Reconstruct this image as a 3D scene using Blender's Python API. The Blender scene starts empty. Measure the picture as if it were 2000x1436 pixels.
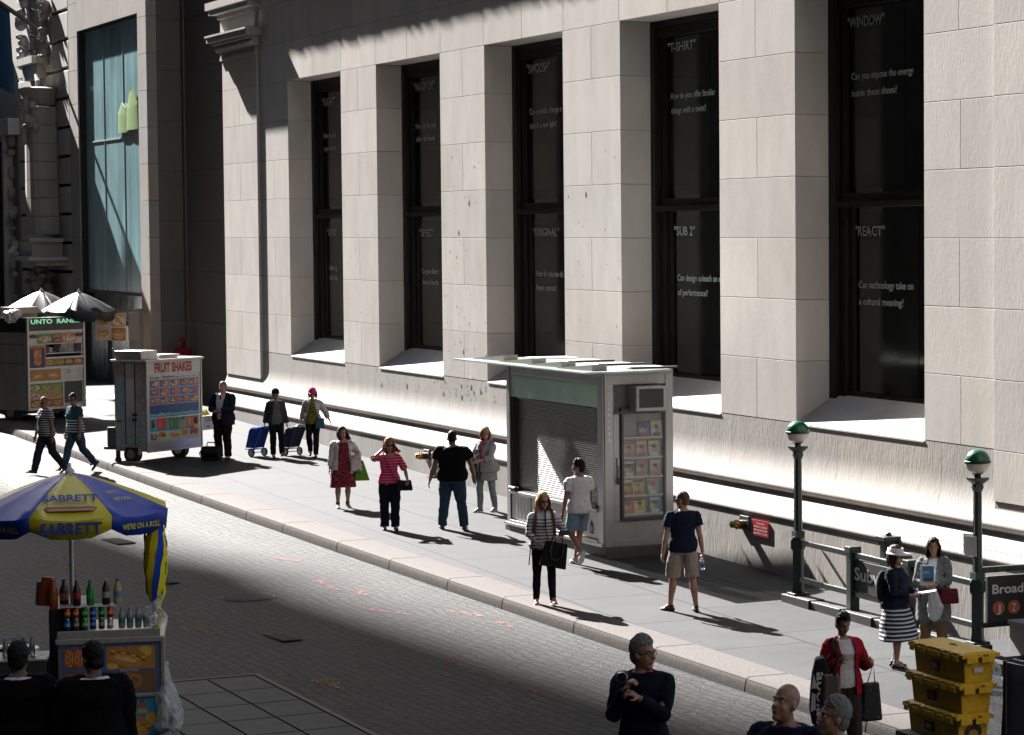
import bpy, bmesh, math, random
from mathutils import Vector, Matrix, Euler, noise
random.seed(7)
scene = bpy.context.scene
COL = scene.collection
R = math.radians
# ------------------------------------------------------------------ camera
cam_d = bpy.data.cameras.new("camera"); cam = bpy.data.objects.new("camera", cam_d); COL.objects.link(cam)
PH, PT = R(30.60814), math.atan(285 / 5317.)
fh = Vector((-math.cos(PH), math.sin(PH), 0)); zz = Vector((0, 0, 1))
cr = Vector((math.sin(PH), math.cos(PH), 0)); cf = fh * math.cos(PT) - zz * math.sin(PT); cu = zz * math.cos(PT) + fh * math.sin(PT)
cam.matrix_world = Matrix(((cr.x, cu.x, -cf.x, 0), (cr.y, cu.y, -cf.y, -19.5), (cr.z, cu.z, -cf.z, 5.5), (0, 0, 0, 1)))
cam_d.sensor_width = 36; cam_d.lens = 5317 / 2000 * 36
cam_d.shift_x = -0.5; cam_d.shift_y = 0.0155
cam_d.clip_start = .5; cam_d.clip_end = 3000
scene.camera = cam
# ------------------------------------------------------------------ sky, sun, exposure
SUN_EL, SUN_AZ = R(34.5), math.atan(.114)      # the light travels towards +X and a little +Y
travel = Vector((math.cos(SUN_EL) * math.cos(SUN_AZ), math.cos(SUN_EL) * math.sin(SUN_AZ), -math.sin(SUN_EL)))
w = bpy.data.worlds.new("World"); scene.world = w; w.use_nodes = True
sky = w.node_tree.nodes.new('ShaderNodeTexSky'); sky.sky_type = 'NISHITA'; sky.sun_disc = False
sky.sun_elevation = SUN_EL; sky.sun_rotation = math.atan2(-travel.x, -travel.y)
bg = w.node_tree.nodes['Background']; w.node_tree.links.new(sky.outputs[0], bg.inputs[0]); bg.inputs[1].default_value = .05
sun_d = bpy.data.lights.new("sun", 'SUN'); sun_d.energy = 5; sun_d.angle = R(.53); sun_d.color = (1, .965, .925)
sun = bpy.data.objects.new("sun", sun_d); COL.objects.link(sun)
sun.rotation_euler = travel.to_track_quat('-Z', 'Y').to_euler(); sun.location = (-60, -30, 60)
vs = scene.view_settings; vs.view_transform = 'Standard'; vs.look = 'None'; vs.exposure = 2.46; vs.gamma = 1
scene.cycles.diffuse_bounces = 1; scene.cycles.max_bounces = 8
# ------------------------------------------------------------------ helpers
SL = .0169
def gz(x): return -SL * (x + 40)
MATS = {}
def _n(nt, t, **k):
    n = nt.nodes.new(t)
    for a, b in k.items(): setattr(n, a, b)
    return n
def mat(name, col=None, rough=.6, metal=0, nz=.12, ns=6, bump=0, bs=40, spec=.5, coat=0, trans=0, alpha=1, stretch=None):
    """plain surface: colour (or the mesh colour attribute) broken up by noise"""
    if name in MATS: return MATS[name]
    m = bpy.data.materials.new(name); m.use_nodes = True; nt = m.node_tree; L = nt.links.new
    b = nt.nodes['Principled BSDF']
    tc = _n(nt, 'ShaderNodeTexCoord'); src = tc.outputs['Object']
    if stretch:
        mp = _n(nt, 'ShaderNodeMapping'); mp.inputs['Scale'].default_value = stretch; L(src, mp.inputs[0]); src = mp.outputs[0]
    no = _n(nt, 'ShaderNodeTexNoise'); no.inputs['Scale'].default_value = ns; no.inputs['Detail'].default_value = 6; no.inputs['Roughness'].default_value = .65
    L(src, no.inputs['Vector'])
    mr = _n(nt, 'ShaderNodeMapRange'); mr.inputs[1].default_value = .25; mr.inputs[2].default_value = .75
    mr.inputs[3].default_value = 1 - nz; mr.inputs[4].default_value = 1 + nz; L(no.outputs[0], mr.inputs[0])
    mx = _n(nt, 'ShaderNodeVectorMath', operation='SCALE'); L(mr.outputs[0], mx.inputs['Scale'])
    if col is None:
        at = _n(nt, 'ShaderNodeAttribute', attribute_name='Col'); L(at.outputs['Color'], mx.inputs[0])
    else:
        mx.inputs[0].default_value = col[:3]
    L(mx.outputs[0], b.inputs['Base Color'])
    mr2 = _n(nt, 'ShaderNodeMapRange'); mr2.inputs[3].default_value = max(0, rough - .1); mr2.inputs[4].default_value = min(1, rough + .1)
    L(no.outputs[0], mr2.inputs[0]); L(mr2.outputs[0], b.inputs['Roughness'])
    b.inputs['Metallic'].default_value = metal; b.inputs['Specular IOR Level'].default_value = spec
    b.inputs['Coat Weight'].default_value = coat; b.inputs['Transmission Weight'].default_value = trans; b.inputs['Alpha'].default_value = alpha
    if bump:
        n2 = _n(nt, 'ShaderNodeTexNoise'); n2.inputs['Scale'].default_value = bs; n2.inputs['Detail'].default_value = 5; L(src, n2.inputs['Vector'])
        bp = _n(nt, 'ShaderNodeBump'); bp.inputs['Strength'].default_value = bump; bp.inputs['Distance'].default_value = .02
        L(n2.outputs[0], bp.inputs['Height']); L(bp.outputs[0], b.inputs['Normal'])
    MATS[name] = m; return m
def cloth(name, col, nz=.18): return mat(name, col, .9, 0, nz, 14, .35, 60, .1)
def stripes(name, a, c, period=.05, ratio=.5, wob=.006, zmax=None):
    if name in MATS: return MATS[name]
    m = mat(name, a, .9, 0, .1, 14, .3, 60, .25); nt = m.node_tree; L = nt.links.new; b = nt.nodes['Principled BSDF']
    tc = _n(nt, 'ShaderNodeTexCoord'); sp = _n(nt, 'ShaderNodeSeparateXYZ'); L(tc.outputs['Object'], sp.inputs[0])
    no = _n(nt, 'ShaderNodeTexNoise'); no.inputs['Scale'].default_value = 5; L(tc.outputs['Object'], no.inputs['Vector'])
    m1 = _n(nt, 'ShaderNodeMath', operation='MULTIPLY_ADD'); m1.inputs[1].default_value = wob * 4; L(no.outputs[0], m1.inputs[0]); L(sp.outputs[2], m1.inputs[2])
    m2 = _n(nt, 'ShaderNodeMath', operation='DIVIDE'); m2.inputs[1].default_value = period; L(m1.outputs[0], m2.inputs[0])
    m3 = _n(nt, 'ShaderNodeMath', operation='FRACT'); L(m2.outputs[0], m3.inputs[0])
    m4 = _n(nt, 'ShaderNodeMath', operation='LESS_THAN'); m4.inputs[1].default_value = ratio; L(m3.outputs[0], m4.inputs[0])
    fac = m4.outputs[0]
    if zmax:
        m5 = _n(nt, 'ShaderNodeMath', operation='LESS_THAN'); m5.inputs[1].default_value = zmax; L(sp.outputs[2], m5.inputs[0])
        m6 = _n(nt, 'ShaderNodeMath', operation='MULTIPLY'); L(fac, m6.inputs[0]); L(m5.outputs[0], m6.inputs[1]); fac = m6.outputs[0]
    mx = _n(nt, 'ShaderNodeMix', data_type='RGBA'); mx.inputs[6].default_value = (*a, 1); mx.inputs[7].default_value = (*c, 1)
    L(fac, mx.inputs[0]); L(mx.outputs[2], b.inputs['Base Color']); return m
def cells(name, a, c, scale=25, thr=.12, feat='DISTANCE_TO_EDGE', d=None, rough=.9):
    """two or three colours in a blotchy printed pattern"""
    if name in MATS: return MATS[name]
    m = mat(name, a, rough, 0, .1, 14, .3, 60, .25); nt = m.node_tree; L = nt.links.new; b = nt.nodes['Principled BSDF']
    tc = _n(nt, 'ShaderNodeTexCoord'); no = _n(nt, 'ShaderNodeTexNoise'); no.inputs['Scale'].default_value = scale * .6
    L(tc.outputs['Object'], no.inputs['Vector'])
    ad = _n(nt, 'ShaderNodeVectorMath', operation='MULTIPLY_ADD'); ad.inputs[1].default_value = (1.2 / scale,) * 3; L(no.outputs['Color'], ad.inputs[0]); L(tc.outputs['Object'], ad.inputs[2])
    vo = _n(nt, 'ShaderNodeTexVoronoi', feature=feat); vo.inputs['Scale'].default_value = scale; L(ad.outputs[0], vo.inputs['Vector'])
    lt = _n(nt, 'ShaderNodeMath', operation='LESS_THAN'); lt.inputs[1].default_value = thr; L(vo.outputs['Distance'], lt.inputs[0])
    mx = _n(nt, 'ShaderNodeMix', data_type='RGBA'); mx.inputs[6].default_value = (*a, 1); mx.inputs[7].default_value = (*c, 1); L(lt.outputs[0], mx.inputs[0])
    out = mx.outputs[2]
    if d:
        v2 = _n(nt, 'ShaderNodeTexVoronoi'); v2.inputs['Scale'].default_value = scale * .55; L(ad.outputs[0], v2.inputs['Vector'])
        l2 = _n(nt, 'ShaderNodeMath', operation='LESS_THAN'); l2.inputs[1].default_value = .3; L(v2.outputs['Distance'], l2.inputs[0])
        m2 = _n(nt, 'ShaderNodeMix', data_type='RGBA'); m2.inputs[7].default_value = (*d, 1); L(out, m2.inputs[6]); L(l2.outputs[0], m2.inputs[0]); out = m2.outputs[2]
    L(out, b.inputs['Base Color']); return m
VM = mat('painted_matte', None, .7, 0, .1, 9, .1, 60)
VG = mat('painted_gloss', None, .3, 0, .08, 7)
VP = mat('printed_panel', None, .45, 0, .14, 22)
VMET = mat('coloured_metal', None, .35, .8, .1, 9)
VC = mat('cloth_coloured', None, .9, 0, .15, 14, .3, 60, .25)
def link(name, me, parent=None):
    o = bpy.data.objects.new(name, me); COL.objects.link(o)
    if parent: o.parent = parent
    return o
def tag(o, label=None, cat=None, group=None, kind=None):
    if label: o['label'] = label
    if cat: o['category'] = cat
    if group: o['group'] = group
    if kind: o['kind'] = kind
    return o
def thing(name, label, cat, loc=(0, 0, 0), rz=0, group=None):
    o = link(name, None); o.location = loc; o.rotation_euler = (0, 0, rz)
    return tag(o, label, cat, group)
def axes(d):
    d = Vector(d).normalized(); a = Vector((0, 0, 1)) if abs(d.z) < .9 else Vector((0, 1, 0))
    s = d.cross(a).normalized(); return d, s, s.cross(d).normalized()
class MB:
    """collects shapes into one mesh; every face keeps the colour c it was added with"""
    def __init__(s, c=(.5, .5, .5)): s.v = []; s.f = []; s.fc = []; s.c = c; s.M = None; s.mi = 0; s.fm = []
    def add(s, vs, fs, c=None):
        k = len(s.v); c = c or s.c
        for p in vs:
            p = Vector(p); s.v.append(s.M @ p if s.M else p)
        for f in fs: s.f.append([k + i for i in f]); s.fc.append(c); s.fm.append(s.mi)
        return s
    def poly(s, pts, c=None): return s.add(pts, [list(range(len(pts)))], c)
    def hexa(s, p, c=None):
        return s.add(p, [(0, 3, 2, 1), (4, 5, 6, 7), (0, 1, 5, 4), (1, 2, 6, 5), (2, 3, 7, 6), (3, 0, 4, 7)], c)
    def box(s, a, b, c=None):
        (x0, y0, z0), (x1, y1, z1) = a, b
        return s.hexa([(x0, y0, z0), (x1, y0, z0), (x1, y1, z0), (x0, y1, z0), (x0, y0, z1), (x1, y0, z1), (x1, y1, z1), (x0, y1, z1)], c)
    def cbox(s, o, size, rz=0, c=None, rx=0):
        o = Vector(o); q = Euler((rx, 0, rz)).to_matrix(); h = Vector(size) / 2
        return s.hexa([o + q @ Vector((sx * h.x, sy * h.y, sz * h.z)) for sz in (-1, 1) for sx, sy in ((-1, -1), (1, -1), (1, 1), (-1, 1))], c)
    def tube(s, pts, rad, n=10, cap=True, round_=False, c=None, flat=None):
        pts = [Vector(p) for p in pts]
        if not isinstance(rad, (list, tuple)): rad = [rad] * len(pts)
        rings = [(p, r) for p, r in zip(pts, rad)]
        if round_:
            d0 = (pts[0] - pts[1]).normalized(); d1 = (pts[-1] - pts[-2]).normalized(); r0, r1 = rad[0], rad[-1]
            rings = [(pts[0] + d0 * r0 * k, r0 * math.sqrt(max(0, 1 - k * k))) for k in (.96, .72, .4)] + rings + [(pts[-1] + d1 * r1 * k, r1 * math.sqrt(max(0, 1 - k * k))) for k in (.4, .72, .96)]
        vs = []; sd = None
        for i, (p, r) in enumerate(rings):
            q = rings[min(i + 1, len(rings) - 1)][0] - rings[max(i - 1, 0)][0]
            if q.length < 1e-7: q = Vector((0, 0, 1))
            q.normalize()
            if sd is None: _, sd, _ = axes(q)
            sd = (sd - q * sd.dot(q)).normalized(); up = sd.cross(q)
            for j in range(n):
                t = 2 * math.pi * j / n; fx = flat or 1
                vs.append(p + (sd * math.cos(t) * r + up * math.sin(t) * r * fx))
        m = len(rings); fs = [(i * n + j, i * n + (j + 1) % n, (i + 1) * n + (j + 1) % n, (i + 1) * n + j) for i in range(m - 1) for j in range(n)]
        if cap: fs += [tuple(range(n))[::-1], tuple((m - 1) * n + j for j in range(n))]
        return s.add(vs, fs, c)
    def loft(s, rings, n=20, c=None, cap=True, e=2.0):
        """rings: (centre, rx, ry) horizontal super-ellipses"""
        vs = []
        for (p, rx, ry) in rings:
            for j in range(n):
                t = 2 * math.pi * j / n; ct, st = math.cos(t), math.sin(t)
                vs.append((p[0] + rx * math.copysign(abs(ct) ** (2 / e), ct), p[1] + ry * math.copysign(abs(st) ** (2 / e), st), p[2]))
        m = len(rings); fs = [(i * n + j, i * n + (j + 1) % n, (i + 1) * n + (j + 1) % n, (i + 1) * n + j) for i in range(m - 1) for j in range(n)]
        if cap: fs += [tuple(range(n))[::-1], tuple((m - 1) * n + j for j in range(n))]
        return s.add(vs, fs, c)
    def lathe(s, o, prof, n=20, c=None, cap=True):
        return s.loft([((o[0], o[1], o[2] + z), max(r, 1e-4), max(r, 1e-4)) for r, z in prof], n, c, cap)
    def ell(s, o, r, q=None, c=None, nu=14, nv=9):
        o = Vector(o); q = q or Matrix.Identity(3); vs = []; fs = []
        for i in range(1, nv):
            a = math.pi * i / nv
            for j in range(nu):
                t = 2 * math.pi * j / nu
                vs.append(o + q @ Vector((r[0] * math.sin(a) * math.cos(t), r[1] * math.sin(a) * math.sin(t), -r[2] * math.cos(a))))
        k = len(vs); vs += [o + q @ Vector((0, 0, -r[2])), o + q @ Vector((0, 0, r[2]))]
        for i in range(nv - 2):
            for j in range(nu): fs.append((i * nu + j, i * nu + (j + 1) % nu, (i + 1) * nu + (j + 1) % nu, (i + 1) * nu + j))
        for j in range(nu): fs.append((k, (j + 1) % nu, j)); fs.append((k + 1, (nv - 2) * nu + j, (nv - 2) * nu + (j + 1) % nu))
        return s.add(vs, fs, c)
    def disc(s, o, u, v, n=16, c=None, ru=1, rv=1):
        o = Vector(o); u = Vector(u); v = Vector(v)
        return s.poly([o + u * ru * math.cos(2 * math.pi * j / n) + v * rv * math.sin(2 * math.pi * j / n) for j in range(n)], c)
    def extrude_x(s, prof, x0, x1, c=None, cap=True, zf=None):
        n = len(prof); vs = [(x, y, z + (zf(x) if zf else 0)) for x in (x0, x1) for y, z in prof]
        fs = [(j, j + 1, n + j + 1, n + j) for j in range(n - 1)]
        if cap: fs += [tuple(range(n))[::-1], tuple(range(n, 2 * n))]
        return s.add(vs, fs, c)
    def build(s, name, m=None, parent=None, smooth=None, bev=0, solid=0):
        me = bpy.data.meshes.new(name); me.from_pydata([tuple(p) for p in s.v], [], s.f); me.validate(clean_customdata=False)
        for mm in (m if isinstance(m, (list, tuple)) else [m or VM]): me.materials.append(mm)
        if len(me.polygons) == len(s.f):
            at = me.color_attributes.new('Col', 'FLOAT_COLOR', 'CORNER'); buf = []
            for p, cc in zip(me.polygons, s.fc): buf += (list(cc[:3]) + [1]) * p.loop_total
            at.data.foreach_set('color', buf); me.polygons.foreach_set('material_index', s.fm)
        if smooth is not None:
            me.polygons.foreach_set('use_smooth', [True] * len(me.polygons)); me.set_sharp_from_angle(angle=R(smooth))
        o = link(name, me, parent)
        if solid: md = o.modifiers.new('solid', 'SOLIDIFY'); md.thickness = solid; md.offset = 0
        if bev: md = o.modifiers.new('bevel', 'BEVEL'); md.width = bev; md.segments = 2; md.limit_method = 'ANGLE'
        return o
_txt = {}
def text_mesh(s, body, o, u, v, h, w=None, c=None, bold=.0, depth=.004):
    """letters as flat solid shapes added to builder s: o lower left, u right, v up, cap height h, fitted to width w"""
    key = (body, bold)
    if key not in _txt:
        cu_ = bpy.data.curves.new('t', 'FONT'); cu_.body = body; cu_.size = 1; cu_.offset = bold; cu_.resolution_u = 3
        ob = bpy.data.objects.new('t', cu_); COL.objects.link(ob); dg = bpy.context.evaluated_depsgraph_get()
        me = bpy.data.meshes.new_from_object(ob.evaluated_get(dg)); _txt[key] = ([tuple(q.co) for q in me.vertices], [tuple(p.vertices) for p in me.polygons])
        bpy.data.objects.remove(ob); bpy.data.meshes.remove(me); bpy.data.curves.remove(cu_)
    vs, fs = _txt[key]
    if not vs: return
    x0 = min(p[0] for p in vs); x1 = max(p[0] for p in vs); u = Vector(u).normalized(); v = Vector(v).normalized(); nrm = u.cross(v)
    sy = h / .73; sx = sy if w is None else w / max(x1 - x0, .01); o = Vector(o)
    s.add([o + u * (p[0] - x0) * sx + v * p[1] * sy + nrm * depth for p in vs], fs, c)
# ------------------------------------------------------------------ ground, road, kerb, pavement
def kerb_y(x):
    d = x + 37.5
    return -5.16 + .0415 * d + .00034 * d * d if x > -100 else kerb_y(-99.9)
def road_mat():
    m = bpy.data.materials.new('cobbles'); m.use_nodes = True; nt = m.node_tree; L = nt.links.new; b = nt.nodes['Principled BSDF']
    tc = _n(nt, 'ShaderNodeTexCoord'); mp = _n(nt, 'ShaderNodeMapping'); mp.inputs['Rotation'].default_value = (0, 0, R(-4)); L(tc.outputs['Object'], mp.inputs[0])
    no = _n(nt, 'ShaderNodeTexNoise'); no.inputs['Scale'].default_value = .8; no.inputs['Detail'].default_value = 6; L(mp.outputs[0], no.inputs['Vector'])
    ad = _n(nt, 'ShaderNodeVectorMath', operation='MULTIPLY_ADD'); ad.inputs[1].default_value = (.42, .42, 0); L(no.outputs['Color'], ad.inputs[0]); L(mp.outputs[0], ad.inputs[2])
    br = _n(nt, 'ShaderNodeTexBrick'); br.inputs['Scale'].default_value = 1; br.inputs['Brick Width'].default_value = .34; br.inputs['Row Height'].default_value = .155
    br.inputs['Mortar Size'].default_value = .02; br.inputs['Mortar Smooth'].default_value = .5; br.inputs['Bias'].default_value = -.1
    br.inputs['Color1'].default_value = (.0085, .0081, .0079, 1); br.inputs['Color2'].default_value = (.021, .0198, .019, 1); br.inputs['Mortar'].default_value = (.0025, .0025, .0025, 1)
    L(ad.outputs[0], br.inputs['Vector'])
    n3 = _n(nt, 'ShaderNodeTexNoise'); n3.inputs['Scale'].default_value = .35; n3.inputs['Detail'].default_value = 8; L(tc.outputs['Object'], n3.inputs['Vector'])
    n4 = _n(nt, 'ShaderNodeTexNoise'); n4.inputs['Scale'].default_value = 30; n4.inputs['Detail'].default_value = 6; L(tc.outputs['Object'], n4.inputs['Vector'])
    mr = _n(nt, 'ShaderNodeMapRange'); mr.inputs[1].default_value = .3; mr.inputs[2].default_value = .7; mr.inputs[3].default_value = .5; mr.inputs[4].default_value = 1.45; L(n3.outputs[0], mr.inputs[0])
    mr4 = _n(nt, 'ShaderNodeMapRange'); mr4.inputs[1].default_value = .3; mr4.inputs[2].default_value = .7; mr4.inputs[3].default_value = .75; mr4.inputs[4].default_value = 1.25; L(n4.outputs[0], mr4.inputs[0])
    mm = _n(nt, 'ShaderNodeMath', operation='MULTIPLY'); L(mr.outputs[0], mm.inputs[0]); L(mr4.outputs[0], mm.inputs[1])
    sc = _n(nt, 'ShaderNodeVectorMath', operation='SCALE'); L(br.outputs['Color'], sc.inputs[0]); L(mm.outputs[0], sc.inputs['Scale']); L(sc.outputs[0], b.inputs['Base Color'])
    b.inputs['Roughness'].default_value = .6; b.inputs['Specular IOR Level'].default_value = .125
    # each stone domed: height = 1 - mortar mask, plus a random tilt per stone and grit
    iv = _n(nt, 'ShaderNodeMath', operation='SUBTRACT'); iv.inputs[0].default_value = 1; L(br.outputs['Fac'], iv.inputs[1])
    sp = _n(nt, 'ShaderNodeSeparateColor'); L(br.outputs['Color'], sp.inputs[0])
    h1 = _n(nt, 'ShaderNodeMath', operation='MULTIPLY_ADD'); h1.inputs[1].default_value = 5; L(sp.outputs[0], h1.inputs[0]); L(iv.outputs[0], h1.inputs[2])
    h2 = _n(nt, 'ShaderNodeMath', operation='MULTIPLY_ADD'); h2.inputs[1].default_value = .55; L(n4.outputs[0], h2.inputs[0]); L(h1.outputs[0], h2.inputs[2])
    bp = _n(nt, 'ShaderNodeBump'); bp.inputs['Strength'].default_value = .95; bp.inputs['Distance'].default_value = .03; L(h2.outputs[0], bp.inputs['Height']); L(bp.outputs[0], b.inputs['Normal'])
    return m
def walk_mat():
    m = mat('pavement_concrete', (.0375, .0395, .042), .7, 0, .34, .7, .14, 90, .105); nt = m.node_tree; L = nt.links.new; b = nt.nodes['Principled BSDF']
    old = b.inputs['Base Color'].links[0].from_socket
    tc = _n(nt, 'ShaderNodeTexCoord'); br = _n(nt, 'ShaderNodeTexBrick'); br.inputs['Scale'].default_value = 1
    br.inputs['Brick Width'].default_value = 2.6; br.inputs['Row Height'].default_value = 1.5; br.inputs['Mortar Size'].default_value = .024; br.inputs['Mortar Smooth'].default_value = .2
    br.inputs['Color1'].default_value = (.93, .93, .93, 1); br.inputs['Color2'].default_value = (1.07, 1.07, 1.06, 1); br.inputs['Mortar'].default_value = (.2, .2, .2, 1); br.offset = .35
    L(tc.outputs['Object'], br.inputs['Vector'])
    v = _n(nt, 'ShaderNodeTexVoronoi'); v.inputs['Scale'].default_value = 2.4; L(tc.outputs['Object'], v.inputs['Vector'])     # gum spots and grit
    lt = _n(nt, 'ShaderNodeMapRange'); lt.inputs[1].default_value = .06; lt.inputs[2].default_value = .1; lt.inputs[3].default_value = .55; lt.inputs[4].default_value = 1; L(v.outputs['Distance'], lt.inputs[0])
    x = _n(nt, 'ShaderNodeVectorMath', operation='MULTIPLY'); L(old, x.inputs[0]); L(br.outputs['Color'], x.inputs[1])
    y = _n(nt, 'ShaderNodeVectorMath', operation='SCALE'); L(x.outputs[0], y.inputs[0]); L(lt.outputs[0], y.inputs['Scale']); L(y.outputs[0], b.inputs['Base Color']); return m
ROADM = road_mat(); WALKM = walk_mat()
GRAN = mat('granite', (.098, .087, .082), .8, 0, .4, 26, .5, 90, .1)
mb = MB()
for x0, x1 in ((-700, -100), (-100, 60)):
    mb.add([(x0, -260, gz(x0) - .19), (x1, -260, gz(x1) - .19), (x1, 30, gz(x1) - .19), (x0, 30, gz(x0) - .19)], [(0, 1, 2, 3)])
tag(mb.build('road', ROADM), kind='structure')
HX0, HX1, HY0, HY1 = -35.2, -32.75, -1.32, -.42          # the stair opening
mb = MB()
def sheet(x0, x1, ya, yb):
    n = max(1, int((x1 - x0) / 2.5)); P = []
    for i in range(n + 1):
        x = x0 + (x1 - x0) * i / n; P.append((x, ya(x), yb(x)))
    for a, b in zip(P, P[1:]):
        mb.add([(a[0], a[1], gz(a[0])), (b[0], b[1], gz(b[0])), (b[0], b[2], gz(b[0])), (a[0], a[2], gz(a[0]))], [(0, 1, 2, 3)])
kb = lambda x: kerb_y(x) + .6
sheet(-140, 12, kb, lambda x: HY0)
for a, b in ((-140, HX0), (HX1, 12)): sheet(a, b, lambda x: HY0, lambda x: HY1)
sheet(-140, 12, lambda x: HY1, lambda x: 6)
tag(mb.build('pavement', WALKM), kind='structure')
mb = MB(); x = -130.
prof = [(.6, -.012), (.6, .003), (.07, .003), (.03, -.008), (.008, -.035), (-.004, -.08), (-.015, -.15), (-.02, -.3)]
while x < 10:
    ln = random.choice((2.3, 2.7, 3.1)); x1 = x + ln; k = len(prof)
    t = random.uniform(.86, 1.12)
    for a, b in ((x + .03, x + ln / 2), (x + ln / 2, x1)):
        vs = [(q, kerb_y(q) + o, gz(q) + z) for q in (a, b) for o, z in prof]
        mb.add(vs, [(j, j + 1, k + j + 1, k + j) for j in range(k - 1)] + [tuple(range(k)), tuple(range(k, 2 * k))])
    x = x1
mb.box((-130, 0, 0), (-129.9, .01, .01))
tag(mb.build('kerb', GRAN, smooth=40), kind='structure')
mb = MB()                                                 # bed under the kerb joints
for i in range(140):
    a, b = -130 + i, -129 + i
    mb.add([(a, kerb_y(a) + .012, gz(a) - .3), (b, kerb_y(b) + .012, gz(b) - .3), (b, kerb_y(b) + .012, gz(b) - .02), (a, kerb_y(a) + .012, gz(a) - .02), (a, kerb_y(a) + .61, gz(a) - .02), (b, kerb_y(b) + .61, gz(b) - .02)], [(0, 1, 2, 3), (3, 2, 5, 4)])
tag(mb.build('kerb_bed', mat('dark_mortar', (.05, .045, .04), .9)), kind='structure')
# raised concrete plate in the road, framed in steel
mb = MB(); o = Vector((-35.6, -10.2, 0)); ud = Vector((1, .03, 0)).normalized(); vd = Vector((-.03, 1, 0))
def pl(a, b, z): q = Vector((-35.7, -10.12, 0)) + ud * a + vd * b; return (q.x, q.y, gz(q.x) - .19 + z)
for i in range(9):
    for j in range(7):
        a, b = i * .98 + .02, -j * .62 - .02
        t = .012 * random.uniform(.8, 1.2)
        mb.hexa([pl(a, b - .59, -.02), pl(a + .95, b - .59, -.02), pl(a + .95, b, -.02), pl(a, b, -.02), pl(a, b - .59, .02), pl(a + .95, b - .59, .02), pl(a + .95, b, .02), pl(a, b, .02)], (t, t * 1.02, t * 1.06))
for a0, b0, a1, b1 in ((-.1, 0, 9, .07), (-.1, -4.4, -.02, 0)):
    mb.hexa([pl(a0, b0, -.02), pl(a1, b0, -.02), pl(a1, b1, -.02), pl(a0, b1, -.02), pl(a0, b0, .028), pl(a1, b0, .028), pl(a1, b1, .028), pl(a0, b1, .028)], (.06, .05, .045))
tag(mb.build('road_plate', mat('plate_concrete', None, .6, 0, .3, 3, .15, 60, .2)), kind='structure')
# spray-paint marks
def paintm(name, col):
    m = mat(name, col, .8, 0, .1, 20); nt = m.node_tree; L = nt.links.new; b = nt.nodes['Principled BSDF']
    tc = _n(nt, 'ShaderNodeTexCoord'); no = _n(nt, 'ShaderNodeTexNoise'); no.inputs['Scale'].default_value = 16; no.inputs['Detail'].default_value = 6; L(tc.outputs['Object'], no.inputs[0])
    mr = _n(nt, 'ShaderNodeMapRange'); mr.inputs[1].default_value = .44; mr.inputs[2].default_value = .7; L(no.outputs[0], mr.inputs[0]); L(mr.outputs[0], b.inputs['Alpha']); return m
PRED = paintm('red_spray_paint', (.36, .05, .06)); PYEL = paintm('yellow_spray_paint', (.34, .17, .03))
def stroke(mb, x, y, ang, ln, wd):
    n = 7; L_ = []; R_ = []
    for i in range(n + 1):
        t = i / n; q = Vector((x, y, 0)) + Vector((math.cos(ang), math.sin(ang), 0)) * ln * (t - .5) + Vector((-math.sin(ang), math.cos(ang), 0)) * .05 * math.sin(t * 5 + x)
        ww = wd * random.uniform(.35, 1) * (.4 if i in (0, n) else 1); pv = Vector((-math.sin(ang), math.cos(ang), 0)) * ww / 2
        L_.append(q + pv); R_.append(q - pv)
    for i in range(n):
        P = [L_[i], L_[i + 1], R_[i + 1], R_[i]]; mb.poly([(p.x, p.y, gz(p.x) - .19 + .012) for p in P][::-1])
for kind_, arr in ((PYEL, [(-47.7, -10.1, .1, 1.3, .22), (-47.6, -10.2, .9, .8, .16), (-47.7, -10.15, -.7, 1.0, .14), (-39.8, -9.83, .2, .9, .2), (-39.9, -9.8, -.6, .8, .13), (-34.7, -9.4, -.1, 1.2, .2), (-34.75, -9.35, .6, .8, .16), (-34.8, -9.42, -.8, .7, .12)]),
                   (PRED, [(-44.9, -9.3, .4, 1.0, .25), (-43.5, -6.9, .1, 1.4, .12), (-42.5, -6.6, -.2, .8, .15), (-40.3, -6.9, .3, .9, .13), (-39.6, -5.9, .2, .9, .15), (-38.3, -5.75, .1, .7, .12), (-35.8, -7.4, -.5, 1.1, .08), (-35.4, -7.5, .5, .6, .07), (-34.5, -7.45, .06, 2.0, .06), (-32.8, -7.3, .08, 1.6, .07), (-30.9, -6.3, -.1, .9, .12), (-31.6, -6.7, .1, 1.2, .06), (-27.9, -6.6, .05, 1.5, .12), (-28.4, -6.8, .5, .6, .1), (-38.2, -11.6, .3, 1.0, .4), (-37.6, -11.9, -.3, .8, .3), (-46.8, -6.6, .2, .7, .15), (-40.5, -10.9, .5, .7, .25)])):
    mb = MB()
    for s_ in arr: stroke(mb, *s_)
    tag(mb.build('road_marking', kind_), kind='structure')
def cover(name, label, x, y, rr, cat='manhole'):
    t = thing(name, label, cat, (x, y, gz(x) - .19)); t.rotation_euler = (0, math.atan(SL), 0)
    mb = MB((.022, .021, .02)); mb.lathe((0, 0, .004), [(rr, 0), (rr, .008), (rr * .93, .008), (rr * .93, .003)], 28); mb.build('rim', VM, t)
    mb = MB((.026, .025, .024))
    for i in range(-5, 6):
        for j in range(-5, 6):
            if (i * i + j * j) < 28: mb.cbox((i * rr / 6.1, j * rr / 6.1, .012), (rr / 9, rr / 9, .008))
    mb.build('plate', VM, t); return t
cover('manhole_cover', 'round iron manhole cover set in the cobbles at the shadow edge', -42.76, -8.35, .42)
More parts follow.
